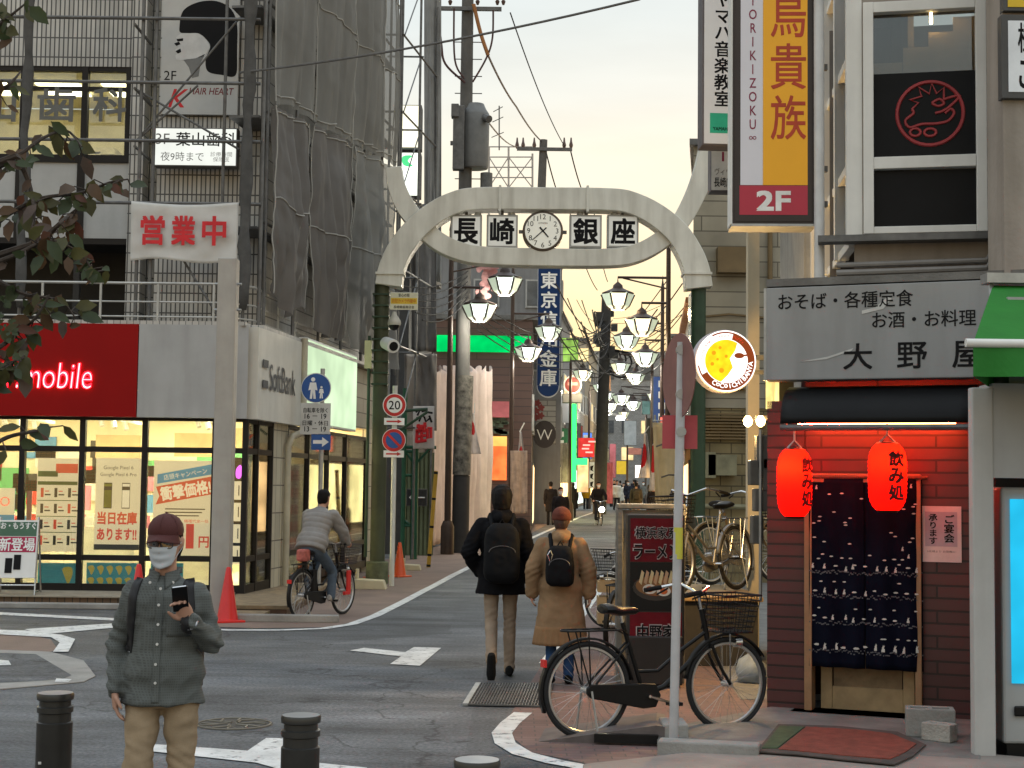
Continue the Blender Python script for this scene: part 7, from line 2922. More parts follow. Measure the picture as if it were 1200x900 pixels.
for py in (609, 616, 557, 529):
 z = P(480, py, 36.8).z - t2.location.z
 b.tube([(gx(474, 36.8).x - t2.location.x, 0, z), (gx(487, 36.8).x - t2.location.x, 0, z - (.2 if py == 609 else 0))], .035, 8)
x = gx(487, 36.8).x - t2.location.x
z = P(487, 530, 36.8).z - t2.location.z
b.tube([(x, 0, z - .3), (x - .3, 0, z + .1)], .03, 8)
b.tube([(x, 0, z - .3), (x + .35, 0, z + .1)], .03, 8)
b.tube([(x - .45, 0, z + .12), (x + .5, 0, z + .12)], .04, 8)
b.build('pipes', GREENPIPE, t2, smooth=True)
# yellow and black guard pole leaning before the hoarding, small white base block
t = thing('guard_pole', 'yellow guard pole with black bands leaning beside the white hoarding', 'pole', GS(502, 665))
b = MB()
tp_ = P(511, 552, t.location.y) - t.location
b.tube([(0, 0, 0), tp_], .045, 10)
b.build('shaft', mat('guard_yellow', (.45, .27, .03), .5, var=.15), t, smooth=True)
b = MB()
for f in (.02, .13, .42, .71, .98):
 b.tube([tp_ * (f - .012), tp_ * (f + .012)], .047, 10)
b.build('bands', BLACK, t, smooth=True)
for px, py, lab, s in ((480, 668, 'cream weight block with a stub at the foot of the orange cone', .5), (430, 690, 'beige stepping stone beside the arch pillar base', .7)):
 t = thing('weight_block', lab, 'block', GS(px, py))
 b = MB()
 b.prism([(-.4 * s, 0), (.5 * s, 0), (.42 * s, .22 * s), (-.3 * s, .25 * s)], (0, -.2, 0), (1, 0, 0), (0, 0, 1), (0, .4, 0))
 b.tube([(-.25 * s, 0, .2 * s), (-.25 * s, 0, .5 * s)], .035, 8)
 b.build('block', mat('block_cream', (.48, .42, .28), .8, var=.15), t, bevel=.02)
# dark loose sheets hanging below the scaffold bay, beyond the arch pillar
cloth('scaffold_sheet', 'brown loose sheet hanging low past the arch pillar over the green hoarding', 'tarpaulin', 474, 512, 415, 505, 37.0, TARPB, 7, .12, 'sheets hung on the scaffold', seed=11, yy=1.0)
cloth('scaffold_sheet', 'dark tall sheet hanging behind the notice plate past the arch pillar', 'tarpaulin', 482, 511, 240, 412, 38.2, mat('dark_sheet', (.12, .115, .11), .6, var=.2, streak=.3), 8, .12, 'sheets hung on the scaffold', seed=13)
cloth('scaffold_sheet', 'thin pale sheet on the far open scaffold bay past the two lightboxes', 'tarpaulin', 497, 517, -60, 330, 38.4, mat('thin_sheet', (.34, .345, .34), .7, var=.12, trans=.4), 6, .08, 'sheets hung on the scaffold', seed=15)
# ------------------------------------------------------------------ bollards
def bollard(px, ytop, y, label):
 q = gx(px, y)
 h = P(px, ytop, y).z
 t = thing('bollard', label, 'bollard', q, 0, 'dark bollards at the crossing')
 b = MB()
 b.lathe([(.086, 0), (.086, h - .145), (.080, h - .14)], n=32)
 b.build('shaft', mat('bollard_charcoal', (.028, .028, .027), .42, metal=.3, var=.2, sc=8), t, smooth=True)
 b = MB()
 b.lathe([(.078, h - .14), (.078, h - .10), (.087, h - .095), (.087, h - .07), (.076, h - .065), (.076, h - .04), (.088, h - .035), (.090, h - .015), (.086, h - .004)], n=32, caps=False)
 b.build('rings', mat('bollard_rings', (.05, .05, .048), .35, metal=.5), t, smooth=True)
 b = MB()
 b.lathe([(.084, h - .012), (.084, h - .003), (.0, h)], n=32, caps=False)
 b.build('cap', mat('bollard_cap', (.30, .30, .30), .4, metal=.3, var=.15), t, smooth=True)
 b = MB()
 b.box((-.04, -.077, h - .33), (.022, .004, .012), rz=.4)
 b.build('sticker', WHITEP, t)


bollard(78, 811, 7.6, 'dark metal bollard nearest the picture edge, at the man\'s side')
bollard(364, 837, 6.95, 'dark metal bollard standing between the man and the open road')
bollard(570, 889, 5.9, 'dark bollard of which only the shiny top shows at the bottom of the picture')


# ------------------------------------------------------------------ bicycles
TYRE = mat('tyre_rubber', (.016, .016, .017), .8, bump=.2)
RIMM = mat('rim_aluminium', (.52, .52, .52), .35, metal=.85, var=.1)
SPK = mat('spoke_steel', (.36, .36, .36), .35, metal=.8)


def bicycle(label, paint, loc_, rz, basket=BLACK, group='bicycles', wheel_r=.33, saddle=BLACK, dark_rim=False, rack=True, lean=0.0, lod=0):
 """City bicycle, front wheel towards local +x, standing on z=0."""
 t = thing('bicycle', label, 'bicycle', loc_, rz, group)
 t.rotation_euler = (lean, 0, rz)
 wb = 1.11
 r = wheel_r
 for x, nm in ((0, 'rear'), (wb, 'front')):
  b = MB()
  b.tube([(x + math.cos(a) * (r - .018), 0, r + math.sin(a) * (r - .018)) for a in [i * 2 * math.pi / 48 for i in range(48)]], .019, 8, closed=True)
  wh = b.build('wheel', TYRE, t, smooth=True)
  b = MB()
  b.tube([(x + math.cos(a) * (r - .045), 0, r + math.sin(a) * (r - .045)) for a in [i * 2 * math.pi / 48 for i in range(48)]], .013, 6, closed=True)
  b.tube([(x, -.05, r), (x, .05, r)], .022, 10)
  b.build('rim', RIMM if not dark_rim else STEEL_D, wh, smooth=True)
  b = MB()
  ns_ = 32
  for k in range(ns_):
   a = 2 * math.pi * k / ns_
   o = a + (.9 if k % 4 < 2 else -.9)
   b.tube([(x + math.cos(o) * .02, (.03 if k % 2 else -.03), r + math.sin(o) * .02), (x + math.cos(a) * (r - .05), 0, r + math.sin(a) * (r - .05))], .0014 if lod == 0 else .002, 3, caps=False)
  b.build('spokes', SPK, wh)
  b = MB()
  a0, a1 = ((.15, 3.55) if nm == 'rear' else (.55, 3.0))
  vs = []
  for i in range(25):
   a = a0 + (a1 - a0) * i / 24
   for yy, rr_ in ((-.026, r + .012), (-.016, r + .026), (.016, r + .026), (.026, r + .012)):
    vs.append((x + math.cos(a) * rr_, yy, r + math.sin(a) * rr_))
  b.add(vs, [(i * 4 + k, i * 4 + k + 1, i * 4 + k + 5, i * 4 + k + 4) for i in range(24) for k in range(3)])
  b.build('mudguard', paint, t, smooth=True, thick=.002)
 bbx, bbz = .44, .28
 st, sb_ = (.27, 0, .78), (bbx, 0, bbz)
 ht, hb = (.90, 0, .86), (.955, 0, .62)
 b = MB()
 b.tube([sb_, st], .016, 10)
 b.tube([sb_, (.60, 0, .33), (.78, 0, .47), hb], .019, 10)
 b.tube([(.385, 0, .44), (.55, 0, .44), (.74, 0, .58), (.935, 0, .70)], .014, 10)
 b.tube([hb, ht], .020, 10)
 for s in (-1, 1):
  b.tube([(0, s * .06, r), (bbx, s * .035, bbz)], .010, 8)
  b.tube([(0, s * .06, r), (.31, s * .025, .64)], .008, 8)
 b.build('frame', paint, t, smooth=True)
 b = MB()
 for s in (-1, 1):
  b.tube([(.965, s * .045, .60), (1.03, s * .05, .45), (wb, s * .05, r)], .012, 8)
 b.tube([(.965, -.045, .60), (.965, .045, .60)], .016, 8)
 b.build('fork', paint, t, smooth=True)
 b = MB()
 b.tube([ht, (.875, 0, .96)], .012, 8)
 b.tube([(.62, .29, .98), (.74, .28, 1.0), (.84, .20, 1.03), (.875, 0, .97), (.84, -.20, 1.03), (.74, -.28, 1.0), (.62, -.29, .98)], .011, 8)
 hb_ = b.build('handlebar', CHROME if not dark_rim else BLACK, t, smooth=True)
 b = MB()
 for s in (-1, 1):
  b.tube([(.60, s * .29, .978), (.73, s * .282, .998)], .017, 8)
  b.tube([(.78, s * .27, .99), (.68, s * .25, .95)], .007, 6)
 b.build('grip', BLACKM, hb_, smooth=True)
 b = MB()
 b.tube([(.86, .05, .98), (.90, .03, .85), (.96, .02, .70)], .005, 6)
 b.tube([(.84, -.12, 1.02), (.93, -.04, .92), (.9, 0, .72)], .005, 6)
 b.build('brake_cable', BLACKM, hb_)
 b = MB()
 sx = .235
 b.tube([st, (.258, 0, .83)], .013, 8)
 b.build('seat_post', CHROME, t)
 b = MB()
 for zc, k in ((0, 1),):
  rings = []
  for u, wd, hh in ((-.13, .05, .03), (-.12, .085, .045), (-.07, .105, .05), (0, .085, .045), (.07, .045, .04), (.13, .028, .034), (.155, .015, .02)):
   rings.append(((sx + u, 0, .865 + (.012 if u < 0 else -.006)), (0, wd, 0), (0, 0, hh * .75)))
  b.loft(rings, 16)
 b.build('saddle', saddle, t, smooth=True)
 # chain case, crank, pedals
 b = MB()
 pts = [(-.03, r - .02), (.0, r - .05), (.40, bbz - .085), (.50, bbz - .08), (.54, bbz), (.50, bbz + .08), (.40, bbz + .085), (.0, r + .045), (-.03, r + .02)]
 b.prism(pts, (0, -.075, 0), (1, 0, 0), (0, 0, 1), (0, .03, 0))
 b.build('chain_case', paint if not dark_rim else BLACK, t, bevel=.008)
 b = MB()
 b.tube([(bbx, -.1, bbz), (bbx + .16, -.1, bbz - .05)], .010, 6)
 b.tube([(bbx, .1, bbz), (bbx - .16, .1, bbz + .05)], .010, 6)
 b.tube([(bbx, -.1, bbz), (bbx, .1, bbz)], .012, 8)
 cr = b.build('crank', CHROME, t, smooth=True)
 for x, y, z in ((bbx + .16, -.15, bbz - .05), (bbx - .16, .15, bbz + .05)):
  b = MB()
  b.box((x, y, z), (.09, .08, .022))
  b.build('pedal', BLACKM, cr)
 if rack:
  b = MB()
  for s in (-1, 1):
   b.tube([(.30, s * .03, .70), (.24, s * .06, .735), (-.17, s * .065, .735), (-.20, 0, .735)], .007, 6)
   b.tube([(-.02, s * .065, .735), (0, s * .065, r)], .006, 6)
   b.tube([(-.12, s * .065, .735), (0, s * .07, r)], .006, 6)
  for k in range(4):
   b.tube([(-.14 + k * .09, -.065, .735), (-.14 + k * .09, .065, .735)], .005, 6)
  b.build('rack', STEEL_D if dark_rim else (BLACK if paint == BLACK else CHROME), t)
 # basket of wires and bars
 b = MB()
 bx0, bx1, bz0, bz1 = 1.0, 1.27, .70, .96
 def bk(u, v, z):
  f = (z - bz0) / (bz1 - bz0)
  x0, x1 = bx0 - .01 * f, bx1 + .05 * f - .03
  w2 = .13 + .04 * f
  return V((x0 + (x1 - x0) * u, -w2 + 2 * w2 * v, z))
 for z in [bz0 + (bz1 - bz0) * k / 7 for k in range(8)]:
  b.tube([bk(0, 0, z), bk(1, 0, z), bk(1, 1, z), bk(0, 1, z)], .004 if 0 < z - bz0 < .25 else .007, 4, closed=True)
 for k in range(9):
  u = k / 8
  for v in (0, 1):
   b.tube([bk(u, v, bz0), bk(u, v, bz1)], .003, 4)
   b.tube([bk(v, u, bz0), bk(v, u, bz1)], .003, 4)
  b.tube([bk(u, 0, bz0), bk(u, 1, bz0)], .003, 4)
 b.build('basket', basket, t)
 b = MB()
 b.tube([(.95, 0, .72), (1.05, 0, .70)], .012, 6)
 b.tube([(wb, .05, r), (1.1, .06, .70)], .006, 6)
 b.tube([(wb, -.05, r), (1.1, -.06, .70)], .006, 6)
 b.build('basket_stay', CHROME if not dark_rim else BLACK, t)
 b = MB()
 b.tube([(0, .08, r), (-.02, .12, .02)], .008, 6)
 b.tube([(0, -.08, r), (.03, -.13, .01), (.0, -.13, 0)], .008, 6)
 b.build('kickstand', STEEL, t)
 b = MB()
 b.tube([(1.17, 0, .62), (1.22, 0, .62)], [.035, .04], 12)
 b.build('head_lamp', CHROME, t, smooth=True)
 b = MB()
 b.box((-.185 - .14, 0, .52), (.02, .06, .05))
 b.build('rear_reflector', RED, t)
 return t


q0, q1 = GS(687, 866), GS(853, 856)
dv = (q1 - q0)
main_bike = bicycle('black city bicycle with wire basket parked sideways before the ramen sign at the kerb', BLACK, q0, math.atan2(dv.y, dv.x), group='parked bicycles')
main_bike.scale = (1.06, 1.06, 1.06)
SIL = mat('bike_silver', (.22, .22, .22), .4, metal=.6)
BRN = mat('bike_bronze', (.18, .13, .07), .4, metal=.4)
pf = thing('bike_platform', 'low dark platform with a tan board top carrying two parked bicycles', 'platform', gx(838, 16.4))
b = MB()
b.box((0, .5, .33), (.80, 2.0, .66))
b.build('body', mat('platform_dark', (.03, .028, .025), .7, var=.3), pf)
b = MB()
b.box((0, .5, .69), (.90, 2.1, .05))
b.build('top', mat('lid_tan', (.30, .20, .09), .6, var=.2), pf, bevel=.01)
for px, y, rz, paint, lab, ln, zz_ in ((866, 16.9, -2.25, SIL, 'silver bicycle on the tan platform, lit golden, its front wheel towards the ramen sign', .05, .72),
          (836, 17.7, .75, BRN, 'bronze bicycle on the tan platform turned away, behind the silver one', -.06, .72),
          (812, 19.5, 2.6, SIL, 'silver bicycle on the alley ground before the man in the cap', .05, 0),
          (722, 16.6, 1.25, BLACK, 'black bicycle mostly hidden behind the ramen sign, its wheel showing beside it', .04, 0)):
 bb_ = bicycle(lab, paint, gx(px, y) + V((0, 0, zz_)), rz, group='parked bicycles', lean=ln, lod=1)
 bb_.scale = (1.06, 1.06, 1.06)
t = thing('plastic_bag', 'pale blue plastic bag of rubbish slumped at the bar flank', 'bag', gx(884, 14.6))
b = MB()
b.lathe([(.02, 0), (.13, .02), (.15, .11), (.11, .2), (.04, .26), (.03, .29), (.05, .32)], n=22)
wobble(b, .03, 7)
b.build('body', mat('bag_blue_white', (.36, .42, .48), .3, var=.2, sc=6, trans=.3), t, smooth=True, ang=180)
t = thing('beer_crate', 'small wooden crate on the road edge beyond the ramen sign', 'crate', gx(722, 20))
b = MB()
for z in (.15, .35, .55):
 b.box((0, -.17, z), (.42, .02, .14))
 b.box((0, .17, z), (.42, .02, .14))
 b.box((-.2, 0, z), (.02, .32, .14))
 b.box((.2, 0, z), (.02, .32, .14))
b.build('slats', WOOD, t)
# ------------------------------------------------------------------ people
from mathutils.bvhtree import BVHTree

SKIN = mat('skin', (.42, .235, .165), .55, var=.08, sc=6)
HAIR = mat('hair_black', (.006, .005, .005), .65, var=.3, sc=20, spec=.15)


def remesh(mb, vox, smooth=3, fac_=.5):
 me = mb.mesh('tmp', [SKIN])
 o = bpy.data.objects.new('tmp', me)
 COL.objects.link(o)
 md = o.modifiers.new('r', 'REMESH')
 md.mode = 'VOXEL'
 md.voxel_size = vox
 md.use_smooth_shade = True
 if smooth:
  m2 = o.modifiers.new('s', 'SMOOTH')
  m2.factor = fac_
  m2.iterations = smooth
 dg = bpy.context.evaluated_depsgraph_get()
 res = bpy.data.meshes.new_from_object(o.evaluated_get(dg))
 bpy.data.objects.remove(o)
 bpy.data.meshes.remove(me)
 return res


def folds(me, amp, sx=(7, 7, 16), seed=0.0, creases=()):
 """cloth folds: push the surface along its normals; creases = points where folds gather."""
 me.update()
 nr_ = [v.normal.copy() for v in me.vertices]
 for v, n_ in zip(me.vertices, nr_):
  c = v.co
  a = NZ.noise(V((c.x * sx[0] + seed, c.y * sx[1], c.z * sx[2] + seed * 2)))
  a += .5 * NZ.noise(V((c.x * sx[0] * 2.3, c.y * sx[1] * 2.3 + seed, c.z * sx[2] * 1.6)))
  a += .55 * (.5 - abs(NZ.noise(V((c.x * 9 + c.z * 7, c.y * 9, c.z * 13 - c.x * 6 + seed)))) * 2)
  k = 1.0
  for q, rr_, g in creases:
   d = (c - q).length
   if d < rr_:
    w_ = (1 - d / rr_)
    k += g * w_
    a += g * .8 * w_ * math.sin((c.z + .5 * c.x) * 110 + seed + 3 * NZ.noise(c * 8))
  v.co = c + n_ * amp * a * (1 if k < 1 else 1)
 me.update()


def finish(me, name, m, parent):
 me.materials.clear()
 me.materials.append(m)
 me.polygons.foreach_set('use_smooth', [True] * len(me.polygons))
 me.name = name
 o = bpy.data.objects.new(name, me)
 COL.objects.link(o)
 o.parent = parent
 return o


def ball(mb, c, r, ry=None, rz=None, n=12):
 ry, rz = ry or r, rz or r
 rings = []
 for k in range(1, 8):
  a = math.pi * k / 8
  rings.append((V(c) + V((0, 0, -math.cos(a) * rz)), (math.sin(a) * r, 0, 0), (0, math.sin(a) * ry, 0)))
 mb.loft(rings, n)


def limb(mb, pts, rs):
 pts = [V(p) for p in pts]
 for i in range(len(pts) - 1):
  a, c = pts[i], pts[i + 1]
  mb.tube([a.lerp(c, t) for t in (0, .25, .5, .75, 1)], [rs[i] + (rs[i + 1] - rs[i]) * t for t in (0, .25, .5, .75, 1)], 14)
  ball(mb, a, rs[i] * .99)
 ball(mb, pts[-1], rs[-1] * .99)


def hand(mb, wr, dr, nrm, side, curl=.5, s=1.0, thumb_in=.5):
 """wrist point, direction of the palm, palm normal (the way it faces), side +1: thumb to +(dr x nrm)."""
 dr = V(dr).normalized()
 nrm = (V(nrm) - dr * V(nrm).dot(dr)).normalized()
 lat = dr.cross(nrm).normalized() * side
 wr = V(wr)
 mb.loft([(wr - dr * .02 * s, lat * .026 * s, nrm * .020 * s), (wr + dr * .02 * s, lat * .032 * s, nrm * .019 * s), (wr + dr * .055 * s, lat * .041 * s, nrm * .017 * s), (wr + dr * .088 * s, lat * .039 * s, nrm * .014 * s)], 14)
 for k, (ln, off) in enumerate(((.070, .030), (.080, .010), (.074, -.010), (.057, -.029))):
  p = wr + dr * .083 * s + lat * off * s
  d = (dr + lat * off * 1.6).normalized()
  pts, rs = [p - dr * .02 * s, p], [.0095 * s, .0092 * s]
  ax = lat
  ang_ = 0
  for j, f in enumerate((.45, .32, .23)):
   ang_ += curl * (.75 if j == 0 else .85) + .04 * k
   dd = d * math.cos(ang_) + nrm * math.sin(ang_)
   p = p + dd * ln * f * s
   pts.append(p)
   rs.append((.0088, .0080, .0066)[j] * s)
  limb(mb, pts, rs)
 p = wr + dr * .025 * s + lat * .026 * s
 d1 = (dr * .6 + lat * .75 + nrm * .35 * thumb_in).normalized()
 d2 = (dr * .85 + lat * .2 + nrm * .7 * thumb_in).normalized()
 limb(mb, [p - d1 * .012 * s, p + d1 * .034 * s, p + d1 * .034 * s + d2 * .030 * s, p + d1 * .034 * s + d2 * .053 * s], [.013 * s, .0115 * s, .0098 * s, .0075 * s])


HEADR = [(-.118, .022, .022, -.048), (-.108, .040, .042, -.036), (-.085, .054, .062, -.020), (-.05, .064, .080, -.010), (-.02, .070, .090, -.004), (.015, .0745, .096, 0), (.05, .0755, .097, .003), (.08, .068, .088, .006), (.10, .053, .068, .008), (.115, .030, .038, .010), (.119, .012, .015, .010)]


def head_mesh(mb, M_, s=1.0, ears=True):
 rings = [(M_ @ V((0, cy * s, z * s)), M_.to_3x3() @ V((rx * s, 0, 0)), M_.to_3x3() @ V((0, ry * s, 0))) for z, rx, ry, cy in HEADR]
 mb.loft(rings, 20)
 # nose, brow, lips, chin, ears
 q = lambda x, y, z: M_ @ V((x * s, y * s, z * s))
 limb(mb, [q(0, -.093, .012), q(0, -.103, -.012), q(0, -.113, -.032)], [.008 * s, .011 * s, .014 * s])
 limb(mb, [q(-.045, -.083, .028), q(0, -.093, .027), q(.045, -.083, .028)], [.009 * s, .010 * s, .009 * s])
 limb(mb, [q(-.024, -.088, -.066), q(0, -.096, -.064), q(.024, -.088, -.066)], [.006 * s, .009 * s, .006 * s])
 ball(mb, q(0, -.075, -.098), .022 * s)
 if ears:
  for e in (-1, 1):
   mb.loft([(q(e * .070, .004, -.03), M_.to_3x3() @ V((.007 * s, 0, 0)), M_.to_3x3() @ V((0, .010 * s, 0))), (q(e * .081, .008, -.005), M_.to_3x3() @ V((.008 * s, 0, 0)), M_.to_3x3() @ V((0, .019 * s, 0))), (q(e * .084, .012, .018), M_.to_3x3() @ V((.006 * s, 0, 0)), M_.to_3x3() @ V((0, .020 * s, 0))), (q(e * .080, .010, .03), M_.to_3x3() @ V((.005 * s, 0, 0)), M_.to_3x3() @ V((0, .010 * s, 0)))], 10)


TORSO = [(0, .158, .112), (.15, .155, .108), (.32, .150, .105), (.5, .160, .112), (.68, .178, .120), (.82, .182, .112), (.91, .150, .092), (.97, .085, .072), (1.04, .058, .060)]


def person(label, loc_, yaw, h=1.7, top=None, legs=None, shoes=None, hem=-.22, flare=1.0, bulk=1.0, legw=1.0, vox=.012, pose=None, hair='short', hairm=None, mask=False, cap=None, hat=None, skirt=None, fold=.006, bag=None, group=None, head_yaw=0.0, head_pitch=0.0, sleeve=(.072, .058, .046), grip=.5, eyes=False, lod=1, hood=False):
 s = h / 1.72
 p = dict(P0=(0, 0, .90), P1=(0, -.005, 1.45), shl=(.178, 0, 1.385), shr=(-.178, 0, 1.385), ell=(.225, .03, 1.11), elr=(-.225, .03, 1.11), wrl=(.225, -.06, .88), wrr=(-.225, -.06, .88),
    hil=(.088, 0, .90), hir=(-.088, 0, .90), knl=(.092, -.04, .49), knr=(-.092, .0, .49), anl=(.095, -.02, .085), anr=(-.095, .06, .085), tol=(0, -1, -.05), tor=(0, -1, -.05), hdl=(0, -.15, -1), hdr=(0, -.15, -1), pnl=(-1, 0, 0), pnr=(1, 0, 0), hand_l=True, hand_r=True, head=(0, -.025, .165))
 p.update(pose or {})
 q = {k: (V(v) * s if isinstance(v, tuple) else v) for k, v in p.items()}
 t = thing('person', label, 'person', loc_, yaw, group)
 P0, P1 = q['P0'], q['P1']
 ax = (P1 - P0)
 L_ = ax.length
 az = ax.normalized()
 ay = V((1, 0, 0)).cross(az) * -1
 if ay.y > 0:
  ay = -ay
 hc = P1 + q['head']
 HM = MX.Translation(hc) @ MX.Rotation(head_yaw, 4, 'Z') @ MX.Rotation(head_pitch, 4, 'X')
 # ---- the body, one skin
 b = MB()
 for k in range(len(TORSO) - 1):
  pass
 b.loft([(P0 + ax * f + V((0, 0, 0)), V((rx * s * .86, 0, 0)), ay * ry * s * .86) for f, rx, ry in TORSO], 18)
 limb(b, [P1 - az * .05 * s, P1 + q['head'] * .45, hc + HM.to_3x3() @ V((0, .02, -.05)) * s], [.056 * s, .052 * s, .055 * s])
 head_mesh(b, HM, s)
 for e, k in ((1, 'l'), (-1, 'r')):
  limb(b, [q['sh' + k], q['el' + k], q['wr' + k]], [.046 * s, .038 * s, .027 * s])
  limb(b, [q['hi' + k] + V((0, 0, .0)), q['kn' + k], q['an' + k]], [.075 * s, .05 * s, .038 * s])
  if q['hand_' + k]:
   hand(b, q['wr' + k], q['hd' + k], q['pn' + k], -e if True else e, grip if not isinstance(grip, dict) else grip[k], s)
 me = remesh(b, vox * s, 2)
 finish(me, 'body', SKIN, t)
 # ---- trousers
 if legs:
  b = MB()
  b.loft([(P0 + az * z * s, V((rx * s, 0, 0)), ay * ry * s) for z, rx, ry in ((-.10, .130, .10), (-.03, .155, .115), (.05, .155, .110), (.12, .145, .104))], 18)
  for k in 'lr':
   hi, kn, an = q['hi' + k], q['kn' + k], q['an' + k]
   limb(b, [hi + V((0, 0, -.02)) * s, hi.lerp(kn, .5), kn, kn.lerp(an, .55), an + V((0, 0, -.02)) * s], [.092 * s * legw, .080 * s * legw, .066 * s * legw, .062 * s * legw, .058 * s * legw])
  me = remesh(b, max(vox, .010) * s, 4)
  folds(me, fold * .8 * s, (6, 6, 13), h * 3, [(q['knl'], .2 * s, .6), (q['knr'], .2 * s, .6), (q['anl'], .16 * s, .8), (q['anr'], .16 * s, .8)])
  finish(me, 'trousers', legs, t)
 if skirt:
  b = MB()
  b.loft([(P0 + V((0, 0, z)) * s, V((rx * s, 0, 0)), V((0, ry * s, 0))) for z, rx, ry in skirt[1]], 24)
  me = remesh(b, max(vox, .010) * s, 3)
  folds(me, .012 * s, (16, 16, 1.5), 2)
  finish(me, 'skirt', skirt[0], t)
 # ---- shoes
 if shoes:
  for k in 'lr':
   an, to = q['an' + k], q['to' + k].normalized()
   up_ = V((0, 0, 1)) - to * to.z
   up_.normalize()
   lt_ = to.cross(up_)
   b = MB()
   b.loft([(an - to * .07 * s - up_ * .035 * s, lt_ * .030 * s, up_ * .040 * s), (an - to * .03 * s - up_ * .030 * s, lt_ * .040 * s, up_ * .050 * s), (an + to * .05 * s - up_ * .042 * s, lt_ * .042 * s, up_ * .040 * s), (an + to * .12 * s - up_ * .052 * s, lt_ * .046 * s, up_ * .030 * s), (an + to * .175 * s - up_ * .060 * s, lt_ * .032 * s, up_ * .020 * s)], 14)
   limb(b, [an, an + up_ * .03 * s], [.044 * s, .042 * s])
   finish(remesh(b, .009 * s, 3), 'shoe', shoes, t)
 # ---- upper garment
 if top:
  b = MB()
  rings = []
  dn = V((0, 0, -1)) if abs(az.z) > .6 else -az
  hz = hem * s
  for i in range(6):
   f = 1 - i / 5
   k = 1 + (flare - 1) * f
   rings.append((P0 + (az * (hz * f) if hem > -.12 else V((0, 0, hz * f))), V((.187 * s * bulk * k, 0, 0)), (ay if hem > -.12 else ay * (1 - f) + V((0, -1, 0)) * f).normalized() * .136 * s * bulk * k))
  rings += [(P0 + ax * f, V((rx * s * bulk * 1.09, 0, 0)), ay * ry * s * bulk * 1.14) for f, rx, ry in [(.10, .183, .124), (.24, .170, .117)] + TORSO[2:7]]
  rings += [(P0 + ax * .97, V((.095 * s, 0, 0)), ay * .085 * s), (P0 + ax * 1.02, V((.074 * s, 0, 0)), ay * .074 * s)]
  b.loft(rings, 24)
  for k in 'lr':
   wv = q['wr' + k]
   limb(b, [q['sh' + k] + V((0, 0, -.012)) * s, q['sh' + k].lerp(q['el' + k], .5), q['el' + k], q['el' + k].lerp(wv, .55), wv], [sleeve[0] * s * bulk, (sleeve[0] * .52 + sleeve[1] * .48) * s * bulk, sleeve[1] * s * bulk, (sleeve[1] * .5 + sleeve[2] * .5) * s * bulk, sleeve[2] * s * bulk])
  if hood:
   limb(b, [P1 + V((-.09, .03, -.02)) * s, P1 + V((0, .10, .0)) * s, P1 + V((.09, .03, -.02)) * s], [.045 * s, .06 * s, .045 * s])
   limb(b, [P1 + V((-.08, -.03, 0)) * s, P1 + V((-.06, .05, .035)) * s, P1 + V((.06, .05, .035)) * s, P1 + V((.08, -.03, 0)) * s], [.03 * s, .04 * s, .04 * s, .03 * s])
  me = remesh(b, max(vox, .009) * s, 3)
  folds(me, fold * s, (6, 6, 9), h * 5, [(q['ell'], .17 * s, .9), (q['elr'], .17 * s, .9), (q['wrl'], .12 * s, .9), (q['wrr'], .12 * s, .9), (q['shl'], .13 * s, .4), (q['shr'], .13 * s, .4)])
  gar = finish(me, 'coat' if hem < -.25 else 'jacket', top, t)
  t['_gar'] = gar.name
 # ---- hair, hats
 R3 = HM.to_3x3()
 hm_ = hairm or HAIR
 hq = lambda x, y, z: HM @ (V((x, y, z)) * s)
 if hair:
  b = MB()
  rows = [(-.075, .058, .050, .046), (-.03, .074, .068, .036), (.01, .081, .082, .026), (.045, .0845, .098, .008), (.075, .079, .098, .006), (.10, .063, .080, .008), (.122, .036, .044, .010), (.128, .012, .015, .010)]
  if hair == 'long':
   rows = [(-.26, .088, .035, .075), (-.15, .095, .05, .062)] + rows
  if hair == 'big':
   rows = [(-.10, .07, .055, .045), (-.04, .090, .082, .034), (.01, .097, .095, .024), (.05, .098, .108, .010), (.09, .085, .096, .008), (.125, .055, .060, .010), (.138, .015, .02, .010)]
  b.loft([(hq(0, cy, z), R3 @ V((rx * s, 0, 0)), R3 @ V((0, ry * s, 0))) for z, rx, ry, cy in rows], 22)
  me = remesh(b, max(vox * .8, .008) * s, 2)
  folds(me, .006 * s, (30, 30, 14), 4)
  finish(me, 'hair', hm_, t)
 if hat:
  b = MB()
  rows = [(.005, .092, .108, .008), (.03, .100, .116, .010), (.07, .098, .114, .014), (.11, .078, .092, .020), (.135, .045, .055, .022), (.142, .012, .016, .022)]
  b.loft([(hq(0, cy, z), R3 @ V((rx * s, 0, 0)), R3 @ V((0, ry * s, 0))) for z, rx, ry, cy in rows], 22)
  me = remesh(b, .010 * s, 3)
  folds(me, .005 * s, (14, 14, 14), 4)
  finish(me, 'hat', hat, t)
 if cap:
  b = MB()
  rows = [(.040, .081, .103, .004), (.062, .085, .107, .004), (.09, .080, .100, .006), (.118, .062, .077, .010), (.136, .034, .042, .012), (.143, .010, .012, .012)]
  b.loft([(hq(0, cy, z), R3 @ V((rx * s, 0, 0)), R3 @ V((0, ry * s, 0))) for z, rx, ry, cy in rows], 24)
  cp_ = b.build('cap', cap, t, smooth=True, ang=70)
  def brim(u, v):
   a = math.radians(-180 * (.14 + .72 * u))
   r0x, r0y = .081, .103
   k = 1 + v * (.62 * math.sin(math.pi * u) ** .8 + .02)
   x, y = math.cos(a) * r0x * (1 + v * .12), math.sin(a) * r0y * k
   return hq(x, y + .004, .046 - .022 * v * (.3 + abs(math.cos(a)) ** 1.2) - .016 * v - .06 * x * x / .0064 * .12)
  b = MB()
  b.grid(brim, 22, 6)
  b.build('brim', cap, cp_, smooth=True, ang=180, thick=.004)
  b = MB()
